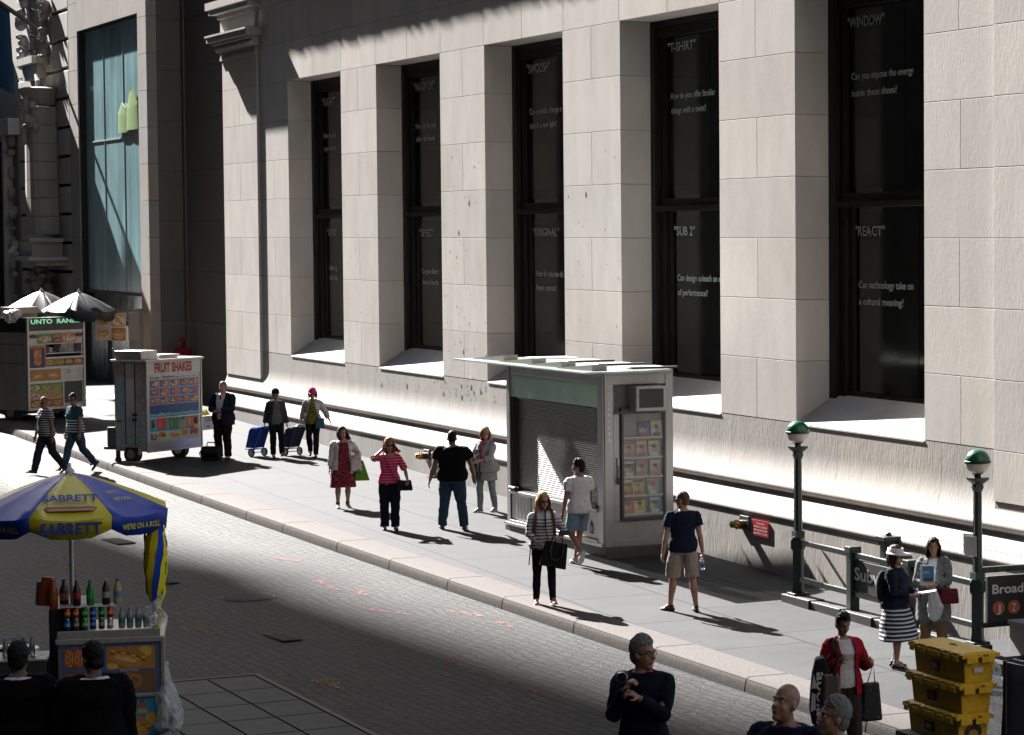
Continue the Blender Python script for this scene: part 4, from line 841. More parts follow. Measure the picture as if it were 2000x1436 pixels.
# man in the black polo, from behind
p9 = P_('broad man in black polo shirt and blue jeans walking away, seen from behind', -48.18, -3.18, 178, h=1.83, fat=1.34, skin='tan', hair=('shaved', 'dark'), feet={'R': (.20, -.12, 0, 8, 0), 'L': (-.19, .13, 0, -10, 0)},
        hands={'L': ((-.40, .02, .84), (-.6, -1, .0)), 'R': ((.38, .1, .9), (.5, -1, 0))}, head=(0, 3, 0), top=TEE(cloth('black_polo', (.007, .007, .0075)), collar=1, loose=.028, flare=.05), bottom=('trousers', DENB, .026), shoes=(.03, .03, .035), curl=.35, seed=9)
# woman in the grey cardigan
p10 = P_('blonde woman in grey cardigan and pink scarf holding a camera by the wall', -50.62, -1.68, -38, h=1.66, sex='f', skin='fair', hair=('bob', 'straw'), feet={'R': (.08, .1, 0, 14, 0), 'L': (-.1, -.16, 0, -12, 0)},
        hands={'R': ((.12, .30, 1.07), (.7, -.9, -.3)), 'L': ((-.06, .33, 1.06), (-.8, -.9, -.4))}, head=(-34, 6, 0), glasses='clear', inner=dict(m=cells('pink_scarf_print', (.42, .25, .28), (.3, .12, .18), 30, .2), sleeve=.4, hem=.9, name='shirt', collar=1), top=dict(m=cells('grey_marl', (.17, .175, .18), (.24, .245, .25), 75, .2), sleeve=1.5, hem=.66, name='cardigan', open=(.02, .05), loose=.035, flare=.3, wr=.012), bottom=('trousers', mat('grey_denim', (.17, .185, .21), .9, 0, .4, 8, .4, 70), .008), shoes=(.04, .13, .26), seed=10)
mb = MB((.42, .25, .28)); S = p10[1]['S']
for i in range(3): mb.tube([Vector((.085 * math.cos(a_) * (1 + .1 * i), -.01 + .085 * math.sin(a_) * (1 + .15 * i), 1.43 + .02 * i - .03 * math.sin(a_))) * S for a_ in [R(q) for q in range(0, 361, 30)]], .03 * S, 8)
mb.tube([Vector((-.02, .1, 1.4)) * S, Vector((-.04, .15, 1.28)) * S, Vector((-.03, .155, 1.15)) * S], [.05 * S, .05 * S, .03 * S], 8, flat=.5); mb.build('scarf', cells('pink_scarf_print', (1, 1, 1), (1, 1, 1)), p10[0], 60)
def camera_thing(pj, name, lab, p, s=1, c=(.012, .012, .014)):
    t = carried(pj, name, lab, 'camera', p); mb = MB(c); mb.box((-.065 * s, -.03 * s, -.045 * s), (.065 * s, .03 * s, .045 * s)); mb.box((-.025 * s, -.025 * s, .045 * s), (.025 * s, .025 * s, .065 * s)); mb.build('body', VG, t, bev=.008); mb = MB((.02, .02, .022)); mb.tube([(0, .03 * s, 0), (0, .1 * s, 0)], [.036 * s, .04 * s], 16); mb.build('lens', VG, t, 40); return t
t = camera_thing(p10, 'camera', 'black camera held at the waist of the woman in the grey cardigan', (.03, .43, 1.1)); strap(t, p10, [(.03, .4, 1.1), (.02, .2, 1.2), (-.06, .12, 1.42), (-.09, -.03, 1.47)], .014, (.012, .012, .02))
t = carried(p10, 'navy_bag', 'navy bag hanging in front of the woman in the grey cardigan', 'bag', (.1, .22, .82)); mb = MB((.014, .022, .05)); mb.tube([(0, 0, .16), (.01, 0, .05), (.0, .02, -.08), (.0, .02, -.16)], [.04, .06, .075, .05], 12, round_=True, flat=.6); mb.build('body', VC, t, 60)
# woman with the tote, striped top
p11 = P_('blonde woman in striped top and sunglasses stepping along the kerb with a black tote', -38.81, -4.95, 8, h=1.70, sex='f', fat=1.08, skin='fair', hair=('wavy', 'blonde'), feet={'R': (.11, -.06, 0, 5, 0), 'L': (-.11, .2, 0, -8, -6)},
        hands={'R': ((.13, .26, .98), (.9, -.9, -.2)), 'L': ((-.21, .24, 1.06), (-.9, -.9, -.3))}, head=(-16, 5, 0), glasses='sun', curl=.8, top=dict(m=stripes('white_black_stripe', (.5, .48, .5), (.035, .033, .045), .048, .34, .008, 1.31), sleeve=1.5, hem=.87, name='shirt', loose=.02), bottom=('trousers', cloth('black_leggings', (.010, .010, .012)), .003), shoes=(.5, .06, .05), seed=11)
t = carried(p11, 'tote_bag', 'big black leather tote on the arm of the woman in the striped top', 'bag', (-.13, .30, .82)); t.rotation_euler.y = R(-13) ; mb = MB((.009, .009, .010)); mb.hexa([(-.21, -.05, -.21), (.19, -.07, -.21), (.19, .07, -.21), (-.21, .05, -.21), (-.16, -.03, .17), (.17, -.03, .17), (.17, .03, .17), (-.16, .03, .17)]); mb.build('body', mat('black_leather', (.005, .005, .0055), .55, 0, .15, 20, .15, 40, .12), t, bev=.015)
mb = MB((.009, .009, .01)); mb.tube([(-.09, .055, .14), (-.1, .09, .0), (-.04, .1, -.09), (.05, .1, -.08), (.09, .09, .03), (.08, .055, .14)], .011, 8); mb.tube([(-.09, -.03, .16), (-.05, -.05, .32), (.05, -.05, .32), (.08, -.03, .16)], .011, 8); mb.build('handle', VG, t)
strap(t, p11, [(.0, .24, 1.0), (.07, .21, 1.15), (.115, .16, 1.36), (.11, .0, 1.46)], .018, (.012, .012, .02))
t = carried(p11, 'backpack', 'brown backpack worn by the woman in the striped top', 'backpack', (0, -.2, 1.2)); mb = MB((.05, .035, .025)); mb.ell((0, 0, 0), (.15, .09, .24)); mb.build('body', VC, t, 60); 
for s in (1, -1): strap(t, p11, [(s * .125, -.1, 1.42), (s * .13, .02, 1.475), (s * .135, .15, 1.36), (s * .155, .15, 1.2), (s * .17, .06, 1.05)], .022, (.075, .05, .035))
strap(t, p11, [(.19, -.05, 1.0), (.21, .02, .8), (.23, .03, .62)], .008, (.02, .02, .02), name='loose_strap')
t = carried(p11, 'phone', 'black phone in the hand of the woman in the striped top', 'phone', (-.27, .37, 1.14)); mb = MB((.008, .008, .009)); mb.cbox((0, 0, 0), (.16, .03, .085), .3, None, -.5); mb.build('body', VG, t, bev=.008)
# man in the white tee, from behind
p12 = P_('man in white tee shirt and rolled denim shorts walking past the news kiosk', -42.58, -2.91, -152, h=1.78, skin='tan', hair=('crop', 'black'), feet={'R': (.05, .22, 0, 0, 0), 'L': (-.07, -.16, .06, 0, 55)},
         hands={'L': ((-.26, .09, .80), (-.4, -1, 0)), 'R': ((.22, .17, .9), (.4, -1, 0))}, head=(-48, 4, 0), glasses='sun', top=TEE(cloth('white_tee', (.56, .54, .57), .08), loose=.026, wr=.011), bottom=('shorts', mat('pale_denim', (.13, .20, .255), .9, 0, .3, 9, .4, 70), .024, .82), shoes=(.42, .41, .4), seed=12)
# man in the navy tee, from behind
p13 = P_('shaven headed man in navy tee shirt and khaki shorts carrying a bottle', -37.15, -3.4, -166, h=1.80, fat=1.06, skin='fair', hair=('shaved', 'shaved'), feet={'R': (.17, -.08, 0, 6, 0), 'L': (-.16, .12, 0, -30, 0)},
         hands={'L': ((-.30, -.02, .84), (-.4, -1, 0)), 'R': ((.29, -.03, .82), (.5, -1, 0))}, head=(-50, 3, 0), glasses='sun', top=TEE(cloth('navy_tee', (.010, .014, .034)), loose=.02), bottom=('shorts', cloth('khaki', (.30, .26, .215)), .022, .98), shoes=(.018, .018, .02), seed=13)
t = carried(p13, 'water_bottle', 'clear water bottle with blue label in the hand of the man in khaki shorts', 'bottle', p13[1]['hdR']); t.rotation_euler = (R(20), R(-12), p13[0].rotation_euler.z)
mb = MB((.5, .55, .6)); mb.lathe((0, 0, -.19), [(.03, 0), (.034, .01), (.034, .13), (.026, .17), (.013, .195), (.013, .215)], 14); mb.build('body', mat('clear_plastic', None, .08, 0, .05, 9, 0, 40, .5, 0, .6, .55), t, 40); mb = MB((.02, .14, .45)); mb.lathe((0, 0, -.15), [(.0348, 0), (.0348, .06)], 14, cap=False); mb.build('label', VP, t, 40); mb = MB((.6, .6, .62)); mb.lathe((0, 0, .025), [(.015, 0), (.015, .02)], 12); mb.build('cap', VG, t, 40)
# woman in the red cardigan
p14 = P_('woman in red cardigan and white blouse stepping off the kerb with two bags', -27.25, -5.75, 22, -.19, h=1.70, sex='f', fat=1.12, skin='tan', hair=('crop', 'dark'), feet={'R': (.09, -.14, .02, 4, 25), 'L': (-.08, .22, 0, -4, 0)},
         hands={'R': ((.12, .2, 1.22), (.5, -.6, -.9)), 'L': ((-.25, .24, 1.18), (-.35, -.7, -.9))}, head=(-6, 20, 0), curl=1.1, inner=dict(m=cloth('white_blouse', (.50, .47, .46)), sleeve=.3, hem=.88, name='blouse', loose=.006, wr=.004), top=dict(m=cloth('red_knit', (.26, .010, .018)), sleeve=1.78, hem=.8, name='cardigan', open=(.10, .085), loose=.02), bottom=('trousers', cloth('brown_cloth', (.035, .024, .019)), .032), shoes=(.02, .015, .012), seed=14)
t = carried(p14, 'racket_bag', 'navy racket bag with white lettering on the shoulder of the red cardigan woman', 'bag', (.30, .06, .86)); t.rotation_euler.x = R(-8); t.rotation_euler.z -= R(20)
mb = MB((.010, .012, .022)); q = [(-.15, -.38), (-.17, -.2), (-.15, .05), (-.1, .25), (-.03, .4), (.06, .38), (.1, .2), (.12, 0), (.13, -.2), (.1, -.37), (0, -.44)]
def slab(mb, q, y0, y1, c=None): n = len(q); mb.add([(x, y, z) for y in (y0, y1) for x, z in q], [tuple(range(n)), tuple(range(n, 2 * n))[::-1]] + [(i, n + i, n + (i + 1) % n, (i + 1) % n) for i in range(n)], c)
slab(mb, q, -.07, .07); mb.build('body', VC, t, bev=.02)
mb = MB((.45, .47, .5)); slab(mb, [(.06, -.2), (.115, -.22), (.1, .0), (.06, -.02)], .073, .076); slab(mb, [(.05, .05), (.105, .05), (.08, .22), (.05, .1)], .073, .076); text_mesh(mb, 'abolat', (.045, .074, .24), (0, 0, -1), (-1, 0, 0), .11, .60, (.6, .6, .62), .02, .003); mb.build('lettering', VM, t)
strap(t, p14, [(.25, .06, 1.2), (.17, .16, 1.36), (.14, .02, 1.46), (.2, -.1, 1.3), (.28, -.02, 1.15)], .02, (.012, .011, .012))
t = carried(p14, 'shoulder_bag', 'dark brown leather shoulder bag under the arm of the woman in red', 'bag', (.22, .16, .9)); mb = MB((.03, .02, .016)); mb.hexa([(-.12, -.06, -.2), (.12, -.06, -.2), (.12, .06, -.2), (-.12, .06, -.2), (-.1, -.03, .17), (.1, -.03, .17), (.1, .03, .17), (-.1, .03, .17)]); mb.build('body', VG, t, bev=.03); strap(t, p14, [(.18, .2, 1.05), (.15, .21, 1.25), (.13, .1, 1.45), (.16, -.06, 1.4)], .016, (.016, .013, .012))
t = carried(p14, 'patterned_bag', 'black bag with small bright flowers in the hand of the woman in red', 'bag', (-.30, .12, .72)); mb = MB(); mb.hexa([(-.13, -.06, -.24), (.13, -.06, -.24), (.13, .06, -.24), (-.13, .06, -.24), (-.10, -.03, .2), (.1, -.03, .2), (.1, .03, .2), (-.1, .03, .2)]); mb.build('body', cells('dark_flower_print', (.010, .010, .011), (.26, .1, .04), 14, .16, 'F1', None, .45), t, bev=.03); strap(t, p14, [(-.35, .12, .9), (-.3, .2, 1.16), (-.25, .12, .9)], .008, (.012, .012, .012))
# woman in the visor
p15 = P_('woman in wide white visor, navy cardigan and striped skirt standing by the railing', -31.4, -2.88, 72, h=1.62, sex='f', fat=1.15, skin='asian', hair=('curly', 'brown'), feet={'R': (.11, .04, 0, 10, 0), 'L': (-.12, -.06, 0, -10, 0)},
         hands={'R': ((.1, .27, 1.06), (.8, -.9, -.4)), 'L': ((-.09, .3, 1.05), (-.8, -.9, -.4))}, head=(4, 4, 0), hat=('visor', (.62, .60, .60)), top=dict(m=NVY, sleeve=1.85, hem=.84, name='cardigan', collar=1, loose=.026), bottom=('skirt', stripes('skirt_stripe', (.012, .014, .026), (.46, .46, .5), .052, .44, .003), .1, .42), shoes=(.008, .008, .009), socks=(.4, .35, .36), seed=15)
t = carried(p15, 'leaflet', 'folded white leaflet held by the woman in the visor', 'leaflet', (0, .42, 1.1)); mb = MB((.6, .6, .58)); mb.cbox((0, .02, 0), (.2, .28, .006), .2, None, .15); mb.cbox((.02, 0, -.012), (.19, .27, .006), .35, (.55, .55, .6), .1); mb.build('paper', VP, t)
t = carried(p15, 'backpack', 'dark backpack on the back of the woman in the visor', 'backpack', (0, -.2, 1.15)); mb = MB((.011, .013, .02)); mb.ell((0, 0, 0), (.13, .08, .22)); mb.build('body', VC, t, 60); strap(t, p15, [(.12, -.12, 1.34), (.12, .02, 1.43), (.13, .14, 1.25), (.15, .05, 1.05)], .014, (.03, .035, .045)); strap(t, p15, [(-.12, -.12, 1.34), (-.12, .02, 1.43), (-.13, .14, 1.25), (-.15, .05, 1.05)], .014, (.03, .035, .045))
# woman in the patterned coat
p16 = P_('woman in grey patterned coat with long dark hair holding a booklet', -32.19, -1.88, -6, h=1.58, sex='f', fat=1.16, skin='asian', hair=('long', 'dark'), feet={'R': (.13, .0, 0, 8, 0), 'L': (-.13, .03, 0, -8, 0)},
         hands={'R': ((.08, .24, 1.06), (.8, -.8, -.4)), 'L': ((-.06, .27, 1.06), (-.9, -.8, -.4))}, head=(-4, 3, 2), inner=dict(m=cloth('white_shirt', (.5, .51, .56)), sleeve=1.5, hem=.95, name='shirt', collar=1), top=dict(m=cells('coat_pattern', (.035, .04, .045), (.17, .18, .19), 55, .14), sleeve=1.9, hem=.5, name='coat', open=(.02, .07), loose=.035, wr=.01), bottom=('trousers', cloth('tan_cloth', (.16, .105, .06)), .026), shoes=(.05, .03, .02), seed=16)
t = carried(p16, 'booklet', 'blue and white city map booklet held by the woman in the patterned coat', 'booklet', (.06, .34, 1.22)); mb = MB((.5, .5, .48)); mb.cbox((0, -.004, 0), (.19, .01, .27)); mb.cbox((-.012, .003, .02), (.15, .004, .2), 0, (.05, .17, .36)); mb.cbox((-.02, .006, -.06), (.12, .003, .05), 0, (.02, .05, .1)); mb.cbox((.01, .006, .04), (.09, .003, .03), 0, (.25, .4, .55)); mb.cbox((-.02, .007, -.085), (.1, .003, .02), 0, (.4, .14, .05)); mb.build('cover', VP, t)
t = carried(p16, 'plastic_bag', 'white plastic carrier bag hanging in front of the patterned coat', 'bag', (-.04, .33, .8)); mb = MB((.55, .55, .56)); mb.tube([(0, 0, .2), (.0, 0, .1), (-.02, 0, -.05), (-.01, 0, -.16)], [.025, .07, .115, .085], 14, round_=True, flat=.6); blob('body', mb, mat('white_plastic', (.55, .55, .56), .35, 0, .1, 9, .2, 25, .5, 0, .3), t, .01, 1, None, .012, 14)
t = carried(p16, 'red_bag', 'brown and red patterned handbag at the side of the woman in the patterned coat', 'bag', (-.25, .22, .9)); mb = MB(); mb.hexa([(-.14, -.04, -.1), (.13, -.04, -.12), (.13, .04, -.12), (-.14, .04, -.1), (-.12, -.03, .1), (.11, -.03, .1), (.11, .03, .1), (-.12, .03, .1)]); mb.build('body', cells('red_bag_print', (.11, .015, .025), (.42, .2, .2), 16, .13, 'F1', (.05, .02, .015)), t, bev=.02); strap(t, p16, [(-.2, .22, 1.0), (-.17, .12, 1.25), (-.12, .0, 1.45)], .01, (.05, .02, .015))
# the people nearest the camera, in the shade
dark = cloth('midnight_knit', (.006, .007, .014))
p17 = P_('man in dark navy sweater and spectacles holding up a small video camera', -19.97, -11.19, -8, gz(-20) * -1 + .555, h=1.80, fat=.98, skin='tan', hair=('short', 'grey'), feet={'R': (.14, 0, 0, 8, 0), 'L': (-.14, .05, 0, -8, 0)},
         hands={'R': ((.10, .24, 1.37), (.45, -.1, -1.2)), 'L': ((.0, .27, 1.31), (-.5, .1, -1.1))}, head=(-62, 0, 0), glasses='clear', curl=1.0, top=dict(m=dark, sleeve=1.9, hem=.88, name='sweater', collar=0, loose=.016), bottom=('trousers', cloth('grey_cloth', (.06, .065, .07)), .03), seed=17)
t = carried(p17, 'video_camera', 'small silver video camera held up by the man in the navy sweater', 'camera', (.11, .34, 1.485)); mb = MB((.09, .09, .095)); mb.tube([(0, -.07, 0), (0, .05, 0)], [.04, .042], 16); mb.box((-.02, -.07, -.03), (.05, .04, .035)); mb.build('body', VMET, t, 40); mb = MB((.55, .55, .57)); mb.tube([(0, .05, 0), (0, .062, 0)], [.045, .042], 20, cap=False); mb.build('lens_ring', VMET, t, 40); mb = MB((.004, .004, .006)); mb.tube([(0, .045, 0), (0, .057, 0)], [.038, .036], 20); mb.build('lens', VG, t, 40)
p18 = P_('bald man in dark shirt looking up, left of the grey haired man', -16.45, -11.63, -30, -gz(-16.45) + .73, h=1.78, fat=1.18, skin='tan', hair=('bald', 'brown'), head=(12, -18, 0), top=dict(m=cloth('dark_navy_shirt', (.008, .010, .022)), sleeve=1.9, hem=.88, name='shirt', collar=1, loose=.03), bottom=('trousers', DEN, .03), seed=18)
p19 = P_('grey haired man in blue shirt at the bottom edge looking left', -16.01, -11.48, -72, -gz(-16) + .71, h=1.76, fat=1.12, skin='tan', hair=('short', 'grey'), head=(0, -10, 0), top=dict(m=cloth('deep_blue_shirt', (.008, .014, .05)), sleeve=1.9, hem=.88, name='shirt', collar=1, loose=.03), bottom=('trousers', DEN, .03), seed=19)
sj = cloth('black_suit', (.002, .002, .0025))
for lab, x, y, a, hd, sd in (('man in black suit at the lower left corner below the waste basket', -23.99, -15.18, 172, (10, 0, 0), 20), ('man in black suit seen from behind in front of the drinks cart', -23.66, -14.64, -172, (-20, 8, 0), 21)):
    P_(lab, x, y, a, -gz(x) + .29, h=1.80, fat=1.2, skin='dark', hair=('short', 'black'), head=hd, inner=dict(m=cloth('white_shirt', (.5, .51, .56)), sleeve=.4, hem=.95, name='shirt', collar=1), top=dict(m=sj, sleeve=1.9, hem=.78, name='jacket', loose=.035, neck=1.455), bottom=('trousers', BLK, .03), hands={'R': ((.3, .1, .86), (.7, -1, 0)), 'L': ((-.28, .12, .88), (-.7, -1, 0))}, seed=sd)
# ------------------------------------------------------------------ street furniture, carts, kiosk
STEEL = mat('brushed_steel', None, .36, .6, .16, 5, 0, 40, .5, stretch=(1, 1, .12)); SC = (.34, .338, .34)
CLEAR = mat('clear_glass', (.6, .68, .66), .05, 0, .05, 3, 0, 40, .5, 0, 0, .12)
def parasol(t, zr, zt, r, cols, n=8, val=.2, txt=None, m=None, a0=0, sag=.04):
    """canopy of n panels with a hanging valance on a thing's own axis"""
    m = m or VC; mb = MB(); K = 6
    for i in range(n):
        t0, t1 = a0 + 2 * math.pi * i / n, a0 + 2 * math.pi * (i + 1) / n; c = cols[i % len(cols)]; P = []
        for k in range(K + 1):
            u = k / K; rr = r * u; z = zt + (zr - zt) * (u ** 1.25)
            for q in range(5):
                w_ = q / 4; a = Vector((math.cos(t0), math.sin(t0), 0)).lerp(Vector((math.cos(t1), math.sin(t1), 0)), w_); P.append(a * rr + Vector((0, 0, z - sag * u * 4 * w_ * (1 - w_))))
        for q in range(5):
            w_ = q / 4; a = Vector((math.cos(t0), math.sin(t0), 0)).lerp(Vector((math.cos(t1), math.sin(t1), 0)), w_); P.append(a * r * .985 + Vector((0, 0, zr - sag * 4 * w_ * (1 - w_) - val * (1 - .25 * (1 if q in (0, 4) else 0)))))
        mb.add(P, [(k * 5 + q, (k + 1) * 5 + q, (k + 1) * 5 + q + 1, k * 5 + q + 1) for k in range(K + 1) for q in range(4)], c)
    cn = mb.build('canopy', m, t, 25, solid=.006)
    mb = MB((.3, .3, .3))
    for i in range(n):
        t0 = a0 + 2 * math.pi * i / n; d = Vector((math.cos(t0), math.sin(t0), 0)); mb.tube([Vector((0, 0, zt - .05)), d * r * .55 + Vector((0, 0, zt + (zr - zt) * .5 - .03)), d * r * .97 + Vector((0, 0, zr - .02))], .006, 5)
    mb.build('ribs', VMET, cn); mb = MB((.5, .5, .52)); mb.lathe((0, 0, zt - .02), [(.05, 0), (.05, .04), (.02, .07), (.012, .12)], 12); mb.build('finial', VG, t, 40); return cn
def rectp(mb, x0, x1, z0, z1, y, c): mb.poly([(x0, y, z0), (x1, y, z0), (x1, y, z1), (x0, y, z1)], c)
def dsc(mb, x, z, rx, rz, y, c, n=12): mb.poly([(x + rx * math.cos(2 * math.pi * i / n), y, z + rz * math.sin(2 * math.pi * i / n)) for i in range(n)], c)
BUN, SAU, MUS, KET, LET = (.42, .20, .06), (.28, .06, .02), (.55, .34, .02), (.36, .02, .01), (.08, .22, .02)
def hotdog(mb, x, z, w_, h, y, tilt=0):
    k = lambda a, b: (x + a * math.cos(tilt) - b * math.sin(tilt), z + a * math.sin(tilt) + b * math.cos(tilt))
    def el(a, b, rx, rz, dy, c): mb.poly([(k(a + rx * math.cos(t), b + rz * math.sin(t))[0], y - dy, k(a + rx * math.cos(t), b + rz * math.sin(t))[1]) for t in [2 * math.pi * i / 14 for i in range(14)]], c)
    el(0, h * .16, w_ * .46, h * .3, .001, tuple(c * .8 for c in BUN)); el(0, h * .05, w_ * .5, h * .15, .002, SAU); el(0, -h * .17, w_ * .45, h * .27, .003, BUN); el(-w_ * .05, -h * .1, w_ * .3, h * .1, .0035, (.6, .36, .14))
    for i in range(7): el(-w_ * .4 + w_ * .133 * i, h * .08 + h * .05 * (-1) ** i, w_ * .075, h * .05, .004, MUS)
def foods(mb, x0, x1, z0, z1, y, seed, bgc):
    """a printed picture of food: colours in overlapping shapes"""
    r = random.Random(seed); rectp(mb, x0, x1, z0, z1, y, bgc); w_, h = x1 - x0, z1 - z0
    dsc(mb, (x0 + x1) / 2, z0 + h * .45, w_ * .42, h * .36, y - .001, r.choice(((.5, .45, .4), BUN, (.45, .3, .1))))
    for i in range(16):
        c = r.choice((BUN, SAU, MUS, KET, LET, (.5, .2, .04), (.55, .4, .2), LET)); dsc(mb, x0 + w_ * r.uniform(.22, .78), z0 + h * r.uniform(.25, .7), w_ * r.uniform(.05, .13), h * r.uniform(.05, .13), y - .0015 - i * .0002, c, 8)
def wheel(t, x, y, z, r, wd, name='wheel'):
    mb = MB((.015, .015, .016)); mb.tube([(x - wd / 2, y, z), (x + wd / 2, y, z)], r, 24); o = mb.build(name, VM, t, 40, bev=.01)
    mb = MB((.3, .3, .3)); mb.tube([(x - wd / 2 - .006, y, z), (x + wd / 2 + .006, y, z)], r * .55, 18); mb.build('rim', VMET, o, 40); return o
# ---- news kiosk
kz = gz(-45.5); kt = thing('news_kiosk', 'steel news kiosk with rolled down shutter, green fascia and magazine case', 'kiosk', (-45.6, -1.4, kz))
A, B_, C_, D_ = Vector((-47.75, -2.26, 0)), Vector((-43.29, -2.17, 0)), Vector((-43.32, -.93, 0)), Vector((-47.5, -1.0, 0))
def prism(mb, pts, z0, z1, c=None, grow=0):
    ce = sum((Vector(p) for p in pts), Vector()) / len(pts); q = [Vector(p) + (Vector(p) - ce).normalized() * grow for p in pts]; n = len(q)
    mb.add([(p.x, p.y, z) for z in (z0, z1) for p in q], [tuple(range(n))[::-1], tuple(range(n, 2 * n))] + [(i, (i + 1) % n, n + (i + 1) % n, n + i) for i in range(n)], c)
mb = LB((.055, .055, .058)); prism(mb, (A, B_, C_, D_), kz - .3, .235, None, .12); mb.build('base', mat('dark_granite', None, .6, 0, .35, 30, .2, 90), kt, bev=.01)
mb = LB((.16, .155, .15)); prism(mb, (A + Vector((.06, .17, 0)), B_ + Vector((-.12, .17, 0)), C_ + Vector((-.12, -.03, 0)), D_), .22, 3.16); mb.build('cabin', STEEL, kt)
fu = (B_ - A).normalized(); fn = Vector((fu.y, -fu.x, 0)); su = (C_ - B_).normalized(); sn = Vector((su.y, -su.x, 0))
class PL:                                                  # a builder lying in a vertical plane: x along, y outwards, z up
    def __new__(k, o, u, n, c=(.5, .5, .5)):
        m_ = LB(c); m_.M = Matrix(((u.x, n.x, 0, o.x), (u.y, n.y, 0, o.y), (u.z, n.z, 1, 0), (0, 0, 0, 1))); return m_
def KF(c=SC): return PL(A, fu, fn, c)
KSC = (C_ - B_).length / 1.987
def KS(c=SC): return PL(B_, su * KSC, sn, c)
FL = (B_ - A).length
mb = KF(); mb.box((0, -.12, .235), (.16, .03, 3.16)); mb.box((FL - .22, -.12, .235), (FL, .03, 3.16)); mb.box((.16, -.1, 3.02), (FL - .22, .02, 3.16)); mb.box((.16, -.1, .235), (FL - .22, .045, .34)); mb.box((.16, -.08, .82), (FL - .22, .06, .88)); mb.box((.16, -.08, .34), (FL - .22, -.01, .82)); mb.box((-.02, .0, .235), (FL, .06, .29)); mb.build('front_frame', STEEL, kt, bev=.006)
mb = KF((.52, .80, .62)); mb.box((.16, -.06, 2.6), (FL - .22, .012, 3.02)); mb.build('fascia', mat('green_fascia', None, .25, 0, .08, 1.5), kt)
mb = KF((.34, .335, .33)); n = 44; pr = []
for i in range(n):
    z = .9 + (2.58 - .9) * i / n; h = (2.58 - .9) / n; pr += [(-.095, z), (-.075, z + h * .25), (-.075, z + h * .62), (-.095, z + h * .9)]
mb.extrude_x(pr, .24, FL - .28, cap=False); mb.build('shutter', STEEL, kt)
mb = KF((.05, .05, .05)); mb.box((.16, -.11, .86), (.24, 0, 2.6)); mb.box((FL - .28, -.11, .86), (FL - .22, 0, 2.6)); mb.box((.24, -.1, .862), (FL - .28, -.012, .9)); mb.box((.16, -.0, .865), (.5, .05, .95)); mb.tube([(.2, .06, .93), (.5, .06, .93)], .035, 10); mb.tube([(FL - .6, .05, .9), (FL - .25, .05, .9)], .03, 10); mb.build('shutter_guide', VM, kt)
mb = KF((.33, .32, .31)); mb.box((.2, -.02, .37), (1.1, .012, .8)); mb.c = (.03, .03, .03)
for i in range(5):
    for j in range(15): mb.box((.27 + i * .165, .011, .40 + j * .026), (.38 + i * .165, .0145, .412 + j * .026))
mb.build('vent_panel', STEEL, kt)
mb = KF((.3, .29, .28))
for x0, x1 in ((1.15, 1.95), (2.0, 2.85), (2.9, FL - .26)): mb.box((x0, -.02, .37), (x1, .008, .8))
mb.build('lower_panel', STEEL, kt); mb = KF((.05, .05, .05)); mb.poly([(FL - .62, .0105, .42), (FL - .47, .0105, .42), (FL - .47, .0105, .58), (FL - .545, .0105, .66), (FL - .62, .0105, .58)][::-1]); mb.c = (.4, .4, .4); mb.box((FL - .575, .01, .45), (FL - .515, .012, .56)); mb.build('house_sticker', VM, kt)
SLn = 1.987
mb = KS(); mb.box((.0, -.1, .235), (.26, .03, 3.16)); mb.box((1.8, -.1, .235), (SLn + .04, .03, 3.16)); mb.box((.26, -.1, 3.0), (1.8, .02, 3.16)); mb.box((.26, -.1, .235), (1.8, .04, .36)); mb.box((.26, -.06, .36), (1.8, -.02, .66)); mb.box((.26, -.06, .66), (.48, -.02, 2.5)); mb.box((.28, -.02, .66), (.45, .0, 2.5)); mb.build('side_frame', STEEL, kt, bev=.006)
mb = KS((.8, .8, .8)); 
for i, ch in enumerate('Newsstand'): text_mesh(mb, ch, (.1, .0305, 2.93 - i * .105), (0, 0, -1), (1, 0, 0), .1, None, None, .01, -.002)
mb.build('lettering', VM, kt)
mb = KS((.05, .05, .055)); 
for x0, x1, z0, z1 in ((.48, .55, .66, 2.6), (1.72, 1.79, .66, 2.6), (.55, 1.72, .66, .72), (.55, 1.72, 2.53, 2.6)): mb.box((x0, -.04, z0), (x1, .045, z1))
mb.build('case_frame', VG, kt, bev=.006)
mb = KS((.5, .49, .47)); mb.box((.55, -.06, .72), (1.72, -.045, 2.53), (.30, .295, .28))
for z in (.79, 1.11, 1.43, 1.76, 2.1): mb.box((.55, -.04, z - .035), (1.72, .028, z))
mb.build('shelf', VM, kt); mb = KS(); mb.box((.55, .032, .72), (1.72, .036, 2.53)); mb.build('case_glass', CLEAR, kt)
mb = KS((.012, .012, .012)); mb.box((.26, -.065, 2.5), (1.8, -.05, 3.0), (.2, .19, .18)); mb.box((.26, -.05, 2.5), (1.8, .05, 2.55), (.1, .095, .09)); mb.build('transom', VM, kt)
mb = KS((.45, .45, .43)); mb.box((.75, -.1, 2.555), (1.62, .3, 2.98)); mb.c = (.02, .03, .032); mb.box((.83, .301, 2.61), (1.55, .306, 2.93)); mb.c = (.03, .04, .042)
for i in range(8): mb.box((.83, .306, 2.63 + i * .038), (1.55, .312, 2.636 + i * .038))
mb.c = (.3, .3, .29)
for i in range(7): mb.box((.743, .0, 2.62 + i * .045), (.75, .26, 2.64 + i * .045))
mb.build('air_conditioner', VG, kt, bev=.006); mb = KS((.3, .3, .3)); mb.box((.36, .0, 1.35), (.42, .04, 1.75)); mb.tube([(.39, .06, 1.42), (.39, .06, 1.62)], .012, 8); mb.c = (.05, .05, .05); mb.box((.35, .03, 1.3), (.43, .06, 1.42)); mb.build('handle', VMET, kt, bev=.005)
